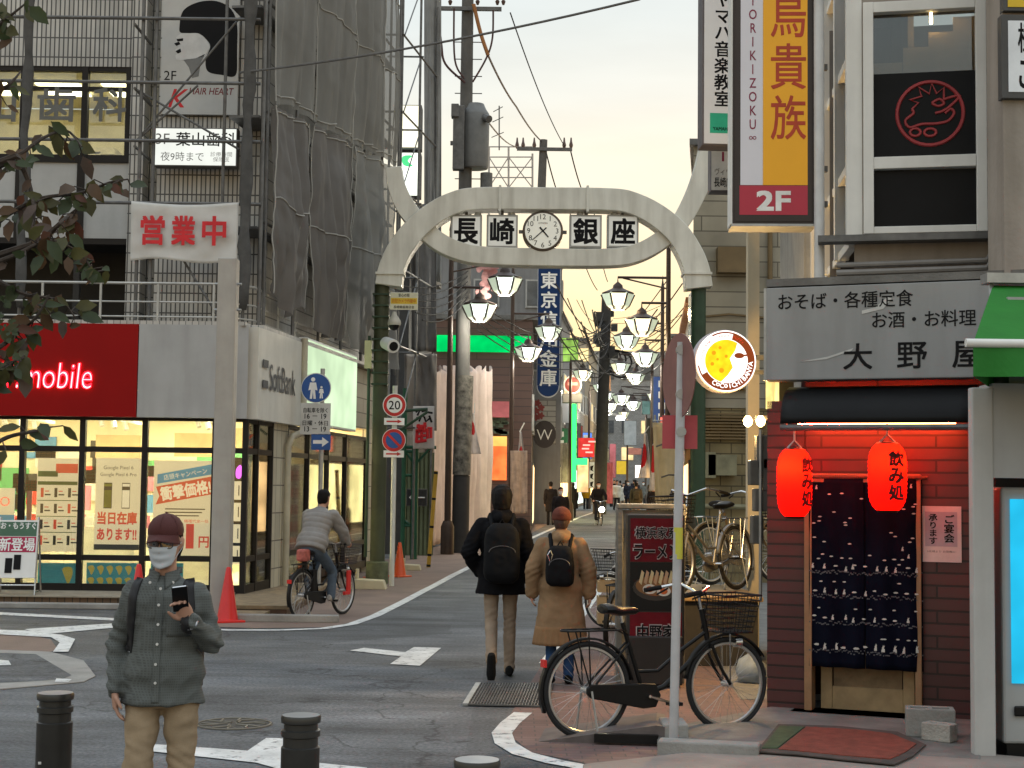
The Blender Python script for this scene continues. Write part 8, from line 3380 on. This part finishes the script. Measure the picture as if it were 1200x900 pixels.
  ball(b, hq(0, .012, .144), .006 * s)
  for a in range(6):
   aa_ = a * math.pi / 3 + .5
   b.tube([hq(math.cos(aa_) * k * .0845, math.sin(aa_) * k * .1065 + .005, z) for k, z in ((1.0, .046), (1.0, .062), (.945, .09), (.735, .118), (.41, .136))], .0012 * s, 4)
  b.build('stitching', cap, cp_, smooth=True)
 if mask:
  b = MB()
  def mk(u, v):
   a = math.radians(-90 + (u - .5) * 128)
   z = -.118 + .108 * v - .018 * abs(u - .5) * 2 * (1 - v) * -1
   k = 1.03 + .10 * math.exp(-((u - .5) / .22) ** 2) * (.35 + .65 * v)
   zi = max(-.1, z)
   # radius of the face at this height
   for i in range(len(HEADR) - 1):
    if HEADR[i][0] <= zi <= HEADR[i + 1][0]:
     f = (zi - HEADR[i][0]) / (HEADR[i + 1][0] - HEADR[i][0])
     rx = HEADR[i][1] + (HEADR[i + 1][1] - HEADR[i][1]) * f
     ry = HEADR[i][2] + (HEADR[i + 1][2] - HEADR[i][2]) * f
     cy = HEADR[i][3] + (HEADR[i + 1][3] - HEADR[i][3]) * f
     break
   pl_ = .0035 * math.sin(v * 17) * (1 - (2 * u - 1) ** 2)
   return hq(math.cos(a) * (rx * k + .005), math.sin(a) * (ry * k + .021 + pl_) + cy, z)
  b.grid(mk, 20, 14)
  mo = b.build('mask', mat('mask_white', (.52, .56, .60), .8, var=.05), t, smooth=True, ang=180, thick=.002)
  b = MB()
  for e in (-1, 1):
   b.tube([mk(.5 + e * .48, .92), hq(e * .078, -.02, .0), hq(e * .082, .016, .012), hq(e * .080, .02, -.02), mk(.5 + e * .48, .2)], .0016 * s, 5)
  b.build('loop', MATS['mask_white'], mo)
 if eyes:
  for e in (-1, 1):
   b = MB()
   ball(b, hq(e * .031, -.0835, .002), .0115 * s)
   ey = b.build('eye', mat('eye_white', (.6, .58, .55), .2), t, smooth=True, ang=180)
   b = MB()
   ball(b, hq(e * .031, -.0925, -.0005), .005 * s)
   b.build('iris', BLACK, ey, smooth=True, ang=180)
   b = MB()
   b.tube([hq(e * .018, -.096, .026), hq(e * .034, -.094, .031), hq(e * .052, -.082, .026)], .0035 * s, 5)
   b.build('eyebrow', HAIR, t)
 if bag:
  bm_, (wd, dp, z0, z1) = bag[0], bag[1]
  b = MB()
  zc = (z0 + z1) / 2
  hh = (z1 - z0) / 2
  rows = []
  for k in range(13):
   u = -1 + 2 * k / 12
   w2 = wd / 2 * (1 - .18 * max(0, u) ** 2 - abs(u) ** 8 * .35)
   d2 = dp / 2 * (1 - .25 * max(0, u) - abs(u) ** 6 * .5)
   ring = []
   rows.append((zc + u * hh, w2, d2))
  vs, n_ = [], 24
  y0 = .125 * s * bulk + dp / 2
  base = P0 + ax * .72
  for z, w2, d2 in rows:
   for i in range(n_):
    a = 2 * math.pi * i / n_
    cx, cy = math.cos(a), math.sin(a)
    vs.append(V((math.copysign(abs(cx) ** .5, cx) * w2, y0 + math.copysign(abs(cy) ** .6, cy) * d2, z)) * 1.0)
  fs = [(r_ * n_ + i, r_ * n_ + (i + 1) % n_, (r_ + 1) * n_ + (i + 1) % n_, (r_ + 1) * n_ + i) for r_ in range(len(rows) - 1) for i in range(n_)] + [tuple(range(n_ - 1, -1, -1)), tuple((len(rows) - 1) * n_ + i for i in range(n_))]
  b.add([V((v.x * s, v.y, v.z * s)) for v in vs], fs)
  me = remesh(b, .012, 4)
  folds(me, .006, (9, 9, 9), 3)
  bg_ = finish(me, 'backpack', bm_, t)
  b = MB()
  for e in (-1, 1):
   b.tube([V((e * .085 * s, y0 - dp * .35, z1 * s - .06)), V((e * .105 * s, .05 * s, 1.475 * s)), V((e * .115 * s, -.07 * s, 1.44 * s)), V((e * .12 * s, -.14 * s * bulk, 1.30 * s)), V((e * .14 * s, -.13 * s * bulk, 1.15 * s)), V((e * .18 * s * bulk, .02, 1.05 * s))], [.016, .022, .022, .02, .016, .012], 8)
  b.tube([V((-.03 * s, y0 - dp * .3, z1 * s - .01)), V((0, y0 - dp * .3, z1 * s + .035)), V((.03 * s, y0 - dp * .3, z1 * s - .01))], .007, 6)
  b.build('strap', bm_, bg_, smooth=True)
  b = MB()
  pw2 = wd * .36 * s
  for k in range(13):
   a = math.pi * k / 12
  b.tube([V((math.cos(math.pi * k / 12) * pw2, y0 + dp * .5 - .004 + .0 * k, (z0 + (z1 - z0) * .52) * s + math.sin(math.pi * k / 12) * .06)) for k in range(13)], .004, 5)
  b.build('zip', mat('zip_grey', (.08, .08, .085), .4), bg_)
 return t, q, HM, s


def cloth_m(name, c, sc=8, var=.18, rough=.9):
 return mat(name, c, rough, var=var, sc=sc, bump=.15, bsc=140, spec=.1)


# ---- the man with the phone, facing the camera
yM = 7.25
qM = gx(203, yM)
SHIRT = tiles('check_shirt', (.078, .085, .080), (.105, .115, .11), .012, .012, .0026, .9, off=0.0, var=.12, bump=.0, streak=.2)
CHINO = cloth_m('khaki_chino', (.30, .225, .145), 5)
man, qm, HMm, sm = person('man in a dark red cap, white mask and grey check shirt holding a phone', qM, 0.0, h=1.655, top=SHIRT, legs=CHINO, shoes=cloth_m('shoe_brown', (.06, .035, .02)), hem=-.085, flare=1.08, bulk=1.0, legw=1.0, vox=.0065,
 pose=dict(P1=(0, -.005, 1.425), head=(.0, -.03, .160), shl=(.148, .0, 1.352), shr=(-.150, .0, 1.352), elr=(-.235, .05, 1.10), wrr=(-.222, -.045, .875), hdr=(.12, -.2, -1), pnr=(1, .25, 0),
     ell=(.232, .03, 1.105), wrl=(.165, -.215, 1.225), hdl=(-.35, -.30, .75), pnl=(.05, -1, -.25), knr=(-.092, -.10, .49), anr=(-.10, .08, .10), knl=(.10, -.02, .49), anl=(.10, .10, .085)),
 hair='short', cap=mat('cap_maroon', (.070, .017, .015), .8, var=.1, sc=10, bump=.15, bsc=120), mask=True, eyes=True, fold=.0125, sleeve=(.060, .053, .043), grip={'l': .62, 'r': .35}, head_pitch=.05, head_yaw=-.04)
man['category'] = 'person'
sh = bpy.data.objects[man['_gar']]
sh.name = 'shirt'
bvh = BVHTree.FromPolygons([v.co for v in sh.data.vertices], [p_.vertices for p_ in sh.data.polygons])


def on_shirt(x, z, off=.003, back=False):
 h_ = bvh.ray_cast(V((x, 1.5 if back else -1.5, z)), V((0, -1 if back else 1, 0)))
 return V((x, (h_[0].y if h_[0] else 0) + (off if back else -off), z))


def drape(name, pts, wd, m, off, parent=man, nx=4):
 """a strip of cloth lying on the shirt along points (x,z)."""
 pts = smooth2([V((x, 0, z)) for x, z in pts], 6)
 b = MB()
 N = len(pts)
 vs, fs = [], []
 for i, p_ in enumerate(pts):
  t_ = (pts[min(i + 1, N - 1)] - pts[max(i - 1, 0)]).normalized()
  n_ = V((-t_.z, 0, t_.x))
  for k in range(nx + 1):
   u = (k / nx - .5) * wd
   vs.append(on_shirt(p_.x + n_.x * u, p_.z + n_.z * u, off))
 for i in range(N - 1):
  for k in range(nx):
   fs.append((i * (nx + 1) + k, i * (nx + 1) + k + 1, (i + 1) * (nx + 1) + k + 1, (i + 1) * (nx + 1) + k))
 b.add(vs, fs)
 return b.build(name, m, parent, smooth=True, ang=180, thick=.006)


STRAP = mat('strap_black', (.012, .012, .014), .7)
drape('backpack_strap', [(-.115, 1.36), (-.128, 1.29), (-.135, 1.20), (-.150, 1.10), (-.160, 1.02)], .042, STRAP, .006)
drape('backpack_strap', [(.112, 1.36), (.125, 1.30), (.135, 1.22), (.148, 1.12)], .042, STRAP, .006)
drape('placket', [(.0, 1.33), (.0, 1.2), (-.005, 1.05), (-.005, .88), (-.005, .80)], .034, SHIRT, .001)
b = MB()
for x, z in ((0.002, 1.318), (0, 1.245), (-.003, 1.155), (-.005, 1.065), (-.006, .975), (-.006, .89), (-.052, 1.345), (.050, 1.345)):
 p_ = on_shirt(x, z, .007)
 b.disc(p_, .0065, (0, -1, 0), .003, 12)
b.build('buttons', mat('button_white', (.62, .62, .60), .35), sh)
drape('pocket', [(.085, 1.22), (.085, 1.10)], .105, SHIRT, .002)
b = MB()
cz = qm['P1'].z
for e in (-1, 1):
 b.grid(lambda u, v: V((e * (.012 + .060 * u + .012 * v * (1 - u)), -.078 + .052 * u - .038 * v + .015 * v * u, cz + .035 - .02 * (1 - u) - .070 * v * (1 - .35 * u))), 6, 6)
 b.grid(lambda u, v: V((e * math.sin(u * math.pi) ** .8 * .070 if u < .5 else e * .07 * math.sin(u * math.pi), -.02 + .085 * u, cz + .012 + .028 * v)), 8, 3)
b.build('collar', SHIRT, sh, smooth=True, ang=180, thick=.004)
# backpack body on his back, glasses, phone, watch
b = MB()
b.loft([(V((0, .20, z)), V((wd, 0, 0)), V((0, .075 * k, 0))) for z, wd, k in ((.80, .10, .7), (.84, .145, 1), (1.1, .15, 1), (1.28, .13, .8), (1.33, .08, .5))], 20)
b.build('backpack', STRAP, man, smooth=True)
hq = lambda x, y, z: HMm @ (V((x, y, z)) * sm)
b = MB()
for e in (-1, 1):
 lens = [(.0285 * math.copysign(abs(math.cos(a)) ** .65, math.cos(a)), .0175 * math.copysign(abs(math.sin(a)) ** .65, math.sin(a))) for a in [i * math.pi / 12 for i in range(24)]]
 b.tube([hq(e * .034 + x, -.110 + abs(e * .034 + x) ** 2 * 2.2, .000 + z) for x, z in lens], .0022 * sm, 6, closed=True)
 b.tube([hq(e * .062, -.101, .004), hq(e * .074, -.06, .006), hq(e * .080, .01, .008)], .0018 * sm, 5)
b.tube([hq(-.007, -.1115, .004), hq(0, -.114, .007), hq(.007, -.1115, .004)], .0018 * sm, 5)
gl = b.build('glasses', mat('glasses_frame', (.025, .015, .013), .3), man, smooth=True)
b = MB()
for e in (-1, 1):
 b.add([hq(e * .034 + x, -.110 + abs(e * .034 + x) ** 2 * 2.2, z) for x, z in [(.027 * math.copysign(abs(math.cos(a)) ** .65, math.cos(a)), .0165 * math.copysign(abs(math.sin(a)) ** .65, math.sin(a))) for a in [i * math.pi / 8 for i in range(16)]]], [tuple(range(16))])
b.build('lens', glass('glasses_lens', '#b9b6b2', .14), gl)
wl_ = qm['wrl']
ph = thing('smartphone', 'black smartphone held in the raised hand of the man in the red cap', 'phone', qM + wl_ + V((-.032, -.068, .105)))
ph.rotation_euler = (R(36), R(-7), R(14))
b = MB()
b.box((0, 0, 0), (.070, .0085, .142))
b.build('body', BLACK, ph, bevel=.003)
b = MB()
b.box((0, 0, .0715), (.060, .0065, .0015))
b.build('edge', CHROME, ph)
b = MB()
b.tube([V(wl_) + V((math.cos(a) * .036, -.012, 0)) * 1 + V((0, math.sin(a) * .012, math.sin(a) * .034)) for a in [i * math.pi / 10 for i in range(20)]], .0055, 6, closed=True)
b.build('watch_band', mat('watch_steel', (.4, .4, .42), .3, metal=.8), man)

# ---- the couple walking away
COATK = cloth_m('black_wool', (.006, .006, .0075), 6, .2)
BEIG = cloth_m('beige_trousers', (.27, .205, .15), 6)
BPK = mat('backpack_black', (.005, .0055, .007), .75, var=.2, spec=.15)
person('man in a black coat and beige trousers with a large black backpack, seen from behind', gx(591, 14.9), math.pi + .03, h=1.80, top=COATK, legs=BEIG, shoes=cloth_m('shoe_black', (.012, .012, .012)), hem=-.15, flare=1.12, bulk=1.13, legw=.88, vox=.010,
 pose=dict(ell=(.305, .06, 1.13), wrl=(.19, -.10, .94), hand_l=False, elr=(-.245, .02, 1.12), wrr=(-.235, -.05, .90), hand_r=False, hil=(.085, 0, .9), knl=(.085, .03, .49), anl=(.085, .30, .18), tol=(0, -.25, -1), knr=(-.085, -.04, .49), anr=(-.085, .02, .085)),
 hair='big', fold=.007, sleeve=(.074, .066, .054), bag=(BPK, (.33, .20, .86, 1.40)), hood=True)
COATB = cloth_m('camel_coat', (.235, .150, .085), 5)
w_, qw, HMw, sw = person('woman in a rust brown hat and camel coat with a black backpack, from behind', gx(661, 14.3), math.pi - .08, h=1.60, top=COATB, legs=cloth_m('blue_jeans', (.03, .07, .17), 6, .3), shoes=cloth_m('shoe_black', (.012, .012, .012)), hem=-.36, flare=1.26, bulk=1.10, legw=.9, vox=.010,
 pose=dict(ell=(.275, .03, 1.13), wrl=(.285, -.04, .90), elr=(-.275, .04, 1.13), wrr=(-.285, .0, .90), hdl=(.05, 0, -1), hdr=(-.1, .1, -1), anl=(.09, .08, .1), anr=(-.08, -.04, .085)),
 hair='short', hairm=mat('hair_brown', (.05, .025, .018), .6), hat=mat('hat_rust', (.115, .030, .018), .9, var=.2, sc=16, bump=.3, bsc=90), fold=.007, sleeve=(.078, .076, .062), bag=(BPK, (.28, .17, .98, 1.38)), hood=True)
# pleated flounce under the coat
b = MB()
def fl_(u, v):
 a = 2 * math.pi * u
 k = 1 + .025 * math.sin(a * 26) * (1 - v) + .10 * (1 - v)
 return V((math.cos(a) * .232 * k, math.sin(a) * .178 * k, (.905 - .36) * sw + .03 - (1 - v) * .17))
b.grid(fl_, 156, 6)
b.build('skirt', cloth_m('camel_pleats', (.23, .135, .07), 5), w_, smooth=True, thick=.004)
b = MB()
b.tube([(-.06 + .05, .34, 1.24), (-.06 + .03, .35, 1.20), (-.06 + .05, .35, 1.13), (-.06 + .075, .345, 1.20), (-.06 + .05, .34, 1.24)], .006, 6)
for p_ in b.v:
 p_.x += .09
b.build('key_strap', CHROME, w_)

# ---- the cyclist by the shop
q0, q1 = GS(353, 727), GS(408, 719)
th = math.atan2((q1 - q0).y, (q1 - q0).x)
cb = bicycle('black city bicycle with dark basket and red child seat parts ridden beside the phone shop', BLACK, q0, th, basket=mat('basket_brown', (.03, .022, .02), .6), group=None, lod=1)
cb.scale = (1.02, 1.02, 1.02)
b = MB()
b.box((1.10, -.09, .45), (.10, .03, .32))
b.box((1.05, -.09, .30), (.16, .04, .05))
b.build('red_lock', RED, cb, bevel=.01)
b = MB()
b.box((.02, 0, .85), (.16, .14, .16))
b.build('red_bag', mat('bag_red_white', (.38, .10, .08), .6, var=.5, sc=14), cb, bevel=.03)
b = MB()
b.box((.28, 0, .50), (.10, .08, .30))
b.build('battery', BLACK, cb, bevel=.01)
u_ = V((math.cos(th), math.sin(th), 0))
PUF = mat('puffer_grey', (.20, .19, .18), .55, var=.12, sc=6)
cyc, qc, HMc, sc_ = person('cyclist in a grey quilted jacket and jeans riding past the phone shop', q0 + u_ * .24, th + math.pi / 2, h=1.74, top=PUF, legs=cloth_m('blue_jeans_pale', (.075, .10, .135), 6, .25), shoes=mat('shoe_pale', (.32, .30, .28), .6), hem=-.06, bulk=1.16, vox=.011,
 pose=dict(P0=(0, .02, .97), P1=(0, -.25, 1.46), shl=(.185, -.22, 1.385), shr=(-.185, -.22, 1.385), ell=(.27, -.36, 1.16), elr=(-.27, -.36, 1.16), wrl=(.27, -.46, 1.02), wrr=(-.27, -.46, 1.02), hdl=(0, -.9, -.2), hdr=(0, -.9, -.2), pnl=(0, -.2, -1), pnr=(0, -.2, -1),
     hil=(.09, 0, .94), hir=(-.09, 0, .94), knl=(.13, -.38, .78), knr=(-.12, -.36, .62), anl=(.13, -.10, .42), anr=(-.13, -.32, .30), head=(0, -.05, .15), tol=(0, -1, -.1), tor=(0, -1, -.15)),
 hair='short', fold=.004, sleeve=(.078, .068, .052), grip=1.0)
g_ = bpy.data.objects[cyc['_gar']]
axc = (qc['P1'] - qc['P0']).normalized()
for v in g_.data.vertices:      # quilting: rolls across the back and sleeves
 k = (v.co - qc['P0']).dot(axc)
 v.co += v.normal * .007 * abs(math.sin(k * math.pi / .075))
g_.data.update()
# ---- people farther off
random.seed(11)
BLK = cloth_m('dark_coat', (.014, .013, .015), 6, .25)
GRYC = cloth_m('grey_coat', (.10, .10, .10), 6)
OLV = cloth_m('olive_jacket', (.055, .048, .033), 6)
NAV = cloth_m('navy_jacket', (.015, .018, .03), 6)
YEL = cloth_m('mustard_jacket', (.42, .22, .012), 6)
TAN = cloth_m('tan_trousers', (.24, .16, .11), 6)
DRK = cloth_m('dark_trousers', (.02, .02, .024), 6)
LIL = cloth_m('lilac_grey_jacket', (.22, .22, .26), 6)
SHD = MATS.get('shoe_black') or cloth_m('shoe_black', (.012, .012, .012))
walk = dict(knl=(.09, -.10, .50), anl=(.09, -.16, .10), knr=(-.09, .02, .49), anr=(-.09, .22, .12), ell=(.23, .06, 1.12), wrl=(.23, .02, .88), elr=(-.23, -.02, 1.12), wrr=(-.23, -.12, .90))
far = [
 (646, 62, math.pi, 1.76, BLK, DRK, 'person in a long dark coat walking away just past the pale wall', dict(hem=-.35, hair='short')),
 (658, 47, .05, 1.66, BLK, DRK, 'masked person in a black jacket over a grey front, just above the rust brown hat', dict(hair='short', mask=True)),
 (672, 74, math.pi, 1.68, BLK, BLK, 'person in a long black coat with long black hair near the orange panel', dict(hem=-.45, flare=1.3, hair='long')),
 (687, 92, math.pi, 1.70, YEL, DRK, 'person in a mustard yellow jacket walking away', dict(hair='short')),
 (746, 68, math.pi, 1.75, OLV, TAN, 'person in an olive jacket and tan trousers with a backpack, walking away', dict(hair='short', bag=(OLV, (.28, .16, .98, 1.38)))),
 (766, 64, .1, 1.66, BLK, DRK, 'masked person in a wide black cape walking this way by the flags', dict(hem=-.3, flare=1.6, hair='short', mask=True)),
 (776, 63, math.pi + .3, 1.56, LIL, DRK, 'small person in a lilac grey jacket beside the beige banner', dict(hair='short')),
 (771, 72, .0, 1.70, GRYC, DRK, 'person in grey behind the black cape, cap pulled low', dict(hair='short', cap=GRYC)),
 (736, 92, .2, 1.72, NAV, DRK, 'masked person in a navy jacket amid the crowd by the rose banner', dict(hair='short', mask=True)),
 (727, 104, math.pi, 1.70, BLK, TAN, 'person in black with tan trousers far off in the crowd', dict(hair='short')),
 (754, 100, 0, 1.68, GRYC, DRK, 'masked person in a grey coat far off in the crowd', dict(hair='long', mask=True, hem=-.3)),
 (720, 118, 0, 1.68, BLK, DRK, 'tiny dark figure at the street end nearest the rose banner', dict(hair='short')),
 (743, 122, math.pi, 1.72, NAV, DRK, 'tiny navy figure at the street end under the white glowing board', dict(hair='short')),
 (763, 112, .1, 1.70, OLV, DRK, 'tiny olive figure at the street end by the dark upright board', dict(hair='short')),
]
for px, y, yw, h_, tm, lm_, lab, kw in far:
 kw = dict(kw)
 person(lab, gx(px, y), yw, h=h_, top=tm, legs=lm_, shoes=SHD, vox=.016 if y < 70 else .022, pose=walk if random.random() < .7 else None, fold=.006, group='people down the street', bulk=1.1, **kw)
CT = [('red', cloth_m('coat_red', (.25, .03, .03))), ('black', BLK), ('grey', GRYC), ('navy', NAV), ('beige', cloth_m('coat_beige', (.3, .24, .16))), ('white', cloth_m('coat_white', (.5, .5, .48)))]
k = 0
for lm_, ln_ in ((DRK, 'dark'), (TAN, 'tan')):
 for nm_, tm in CT:
  y = random.uniform(84, 135)
  px = random.uniform(700, 782) - (y - 84) * .12
  person('figure in a %s coat and %s trousers far off in the crowd' % (nm_, ln_), gx(px, y), random.choice((0, math.pi)) + random.uniform(-.3, .3), h=random.uniform(1.55, 1.8), top=tm, legs=lm_, shoes=SHD, vox=.024, pose=walk, group='people down the street', bulk=1.15, hem=random.choice((-.15, -.35)), hair=random.choice(('short', 'long')))
# man in a cap in the alley, looking across the bicycles
person('man in a dark cap and olive jacket standing behind the parked bicycles', gx(803, 24.5), -1.0, h=1.66, top=OLV, legs=DRK, shoes=SHD, vox=.012, hair='short', cap=cloth_m('cap_dark', (.03, .025, .02), 8), bulk=1.15, pose=dict(wrl=(.2, -.3, 1.05), wrr=(-.2, -.3, 1.05), hdl=(0, -1, 0), hdr=(0, -1, 0)), head_pitch=.12)
# rider coming this way with a lit head lamp
qr = gx(702, 63)
rb = bicycle('dark bicycle with its head lamp lit, ridden towards the camera in mid street', BLACK, qr + V((0, .6, 0)), -math.pi / 2 + .08, group=None, lod=1)
b = MB()
ball(b, (1.25, 0, .66), .12)
b.build('lit_lamp', glow('head_lamp', (1, .98, .9), 9), rb, smooth=True)
person('masked rider with long dark hair on the bicycle with the lit head lamp', qr + V((0, .36, 0)), .08, h=1.72, top=BLK, legs=DRK, shoes=SHD, vox=.016, hair='long', mask=True, hem=-.1, bulk=1.15,
 pose=dict(P0=(0, .02, .99), P1=(0, -.12, 1.50), shl=(.185, -.10, 1.43), shr=(-.185, -.10, 1.43), ell=(.29, -.26, 1.2), elr=(-.29, -.26, 1.2), wrl=(.27, -.46, 1.04), wrr=(-.27, -.46, 1.04), hdl=(0, -.9, -.2), hdr=(0, -.9, -.2), pnl=(0, -.2, -1), pnr=(0, -.2, -1),
     hil=(.09, 0, .96), hir=(-.09, 0, .96), knl=(.14, -.36, .76), knr=(-.13, -.36, .62), anl=(.13, -.10, .42), anr=(-.13, -.32, .30)))
for o in COL.objects:
 if '_gar' in o.keys():
  del o['_gar']

# ------------------------------------------------------------------ the autumn tree reaching in
tr = thing('autumn_tree', 'young tree with leaves turning brown and red reaching in before the shop', 'tree', (-3.25, 6.9, 0))
BARK = mat('bark_dark', (.05, .038, .03), .9, var=.35, sc=9, bump=.6, bsc=30)
to = tr.location.copy()
tb_ = MB()
tb_.tube([(0, 0, 0), (.03, .02, .8), (-.02, 0, 1.7), (.04, -.02, 2.8), (.0, .03, 4.2), (-.1, 0, 5.6)], [.085, .07, .06, .05, .035, .015], 12)
lv = [MB() for _ in range(5)]
random.seed(17)


def leaf(p, d, n_, L_, k):
 d = d.normalized()
 sd_ = d.cross(n_)
 if sd_.length < 1e-3:
  sd_ = d.orthogonal()
 sd_.normalize()
 n2 = sd_.cross(d)
 w2 = L_ * random.uniform(.23, .34)
 bend = random.uniform(-.12, .25) * L_
 pts = [p, p + d * L_ * .28 + sd_ * w2 * .85 + n2 * .06 * L_, p + d * L_ * .62 + sd_ * w2 * .8 - n2 * bend * .3 + n2 * .05 * L_, p + d * L_ - n2 * bend, p + d * L_ * .62 - sd_ * w2 * .8 - n2 * bend * .3 + n2 * .05 * L_, p + d * L_ * .28 - sd_ * w2 * .85 + n2 * .06 * L_, p + d * L_ * .3, p + d * L_ * .64 - n2 * bend * .3]
 lv[k].add(pts, [(0, 1, 6), (0, 6, 5), (1, 2, 7, 6), (6, 7, 4, 5), (2, 3, 7), (7, 3, 4)])


twigs = [([(-90, 330), (-20, 275), (15, 248), (50, 232), (95, 226), (128, 214), (150, 210)], 6.8, 26), ([(-90, 350), (-20, 315), (20, 298), (58, 282), (92, 296), (112, 322)], 6.6, 24),
   ([(-80, 230), (-10, 200), (22, 182), (50, 162), (78, 153), (96, 172)], 6.9, 20), ([(-80, 440), (-10, 412), (18, 392), (42, 372), (58, 345)], 6.7, 22),
   ([(-90, 560), (-20, 528), (10, 512), (42, 505), (62, 500)], 6.4, 9), ([(-60, 80), (-20, 45), (8, 22), (30, 4)], 7.0, 14), ([(-80, 470), (-20, 440), (5, 428), (26, 420)], 6.5, 34),
   ([(-50, 150), (-8, 112), (12, 98), (24, 84)], 6.7, 10), ([(-60, 300), (0, 330), (30, 345), (70, 352), (88, 372)], 7.1, 16), ([(20, 182), (34, 215), (40, 250), (36, 290)], 6.75, 14), ([(50, 282), (70, 262), (84, 250), (96, 240)], 6.65, 9),
   ([(-60, 20), (-30, -60), (0, -120), (40, -160)], 7.0, 20), ([(-200, 100), (-160, -20), (-120, -140)], 7.1, 30), ([(-220, 300), (-260, 180), (-330, 120)], 7.0, 30), ([(-150, 420), (-120, 380), (-60, 370)], 6.6, 24), ([(-260, 460), (-320, 400), (-380, 380)], 6.8, 26)]
for pts, y, n_ in twigs:
 pp = smooth2([P(a, c_, y + random.uniform(-.12, .12)) - to for a, c_ in pts], 5)
 root = V((.0, 0, max(.9, pp[0].z - .35)))
 tb_.tube([root] + pp, [.024] + [.014 - .011 * i / len(pp) for i in range(len(pp))], 6)
 for k in range(int(n_ * 1.3)):
  f = random.uniform(.12, 1) * (len(pp) - 1)
  i = min(int(f), len(pp) - 2)
  p_ = pp[i].lerp(pp[i + 1], f - i)
  st_ = p_ + V((random.uniform(-.05, .05), random.uniform(-.08, .08), random.uniform(-.05, .03)))
  d = V((random.uniform(-.55, .9), random.uniform(-.6, .6), random.uniform(-1.25, .15)))
  n3 = V((random.uniform(-.6, .6), -1, random.uniform(-.3, .8)))
  tb_.tube([p_, st_], .003, 4)
  leaf(st_, d, n3, random.uniform(.06, .12), random.choice((0, 0, 0, 0, 1, 1, 1, 2, 2, 3, 4)))
# a spray of small green shoots low at the edge
for k in range(70):
 p_ = P(random.uniform(-40, 14), random.uniform(352, 398), 6.5) - to
 leaf(p_, V((random.uniform(-1, 1), random.uniform(-1, 1), random.uniform(-.6, 1))), V((0, -1, .3)), random.uniform(.03, .05), 1)
tb_.build('trunk', BARK, tr, smooth=True)
allv = MB()
for k in range(5):
 allv.add(lv[k].v, lv[k].f, k)
allv.build('crown', [mat(nm, c_, .55, var=.35, sc=5, trans=.35) for nm, c_ in (('leaf_olive', (.070, .068, .022)), ('leaf_green', (.042, .060, .024)), ('leaf_brown', (.085, .048, .022)), ('leaf_red', (.10, .040, .024)), ('leaf_pinkish', (.085, .058, .044)))], tr, smooth=True, ang=180)
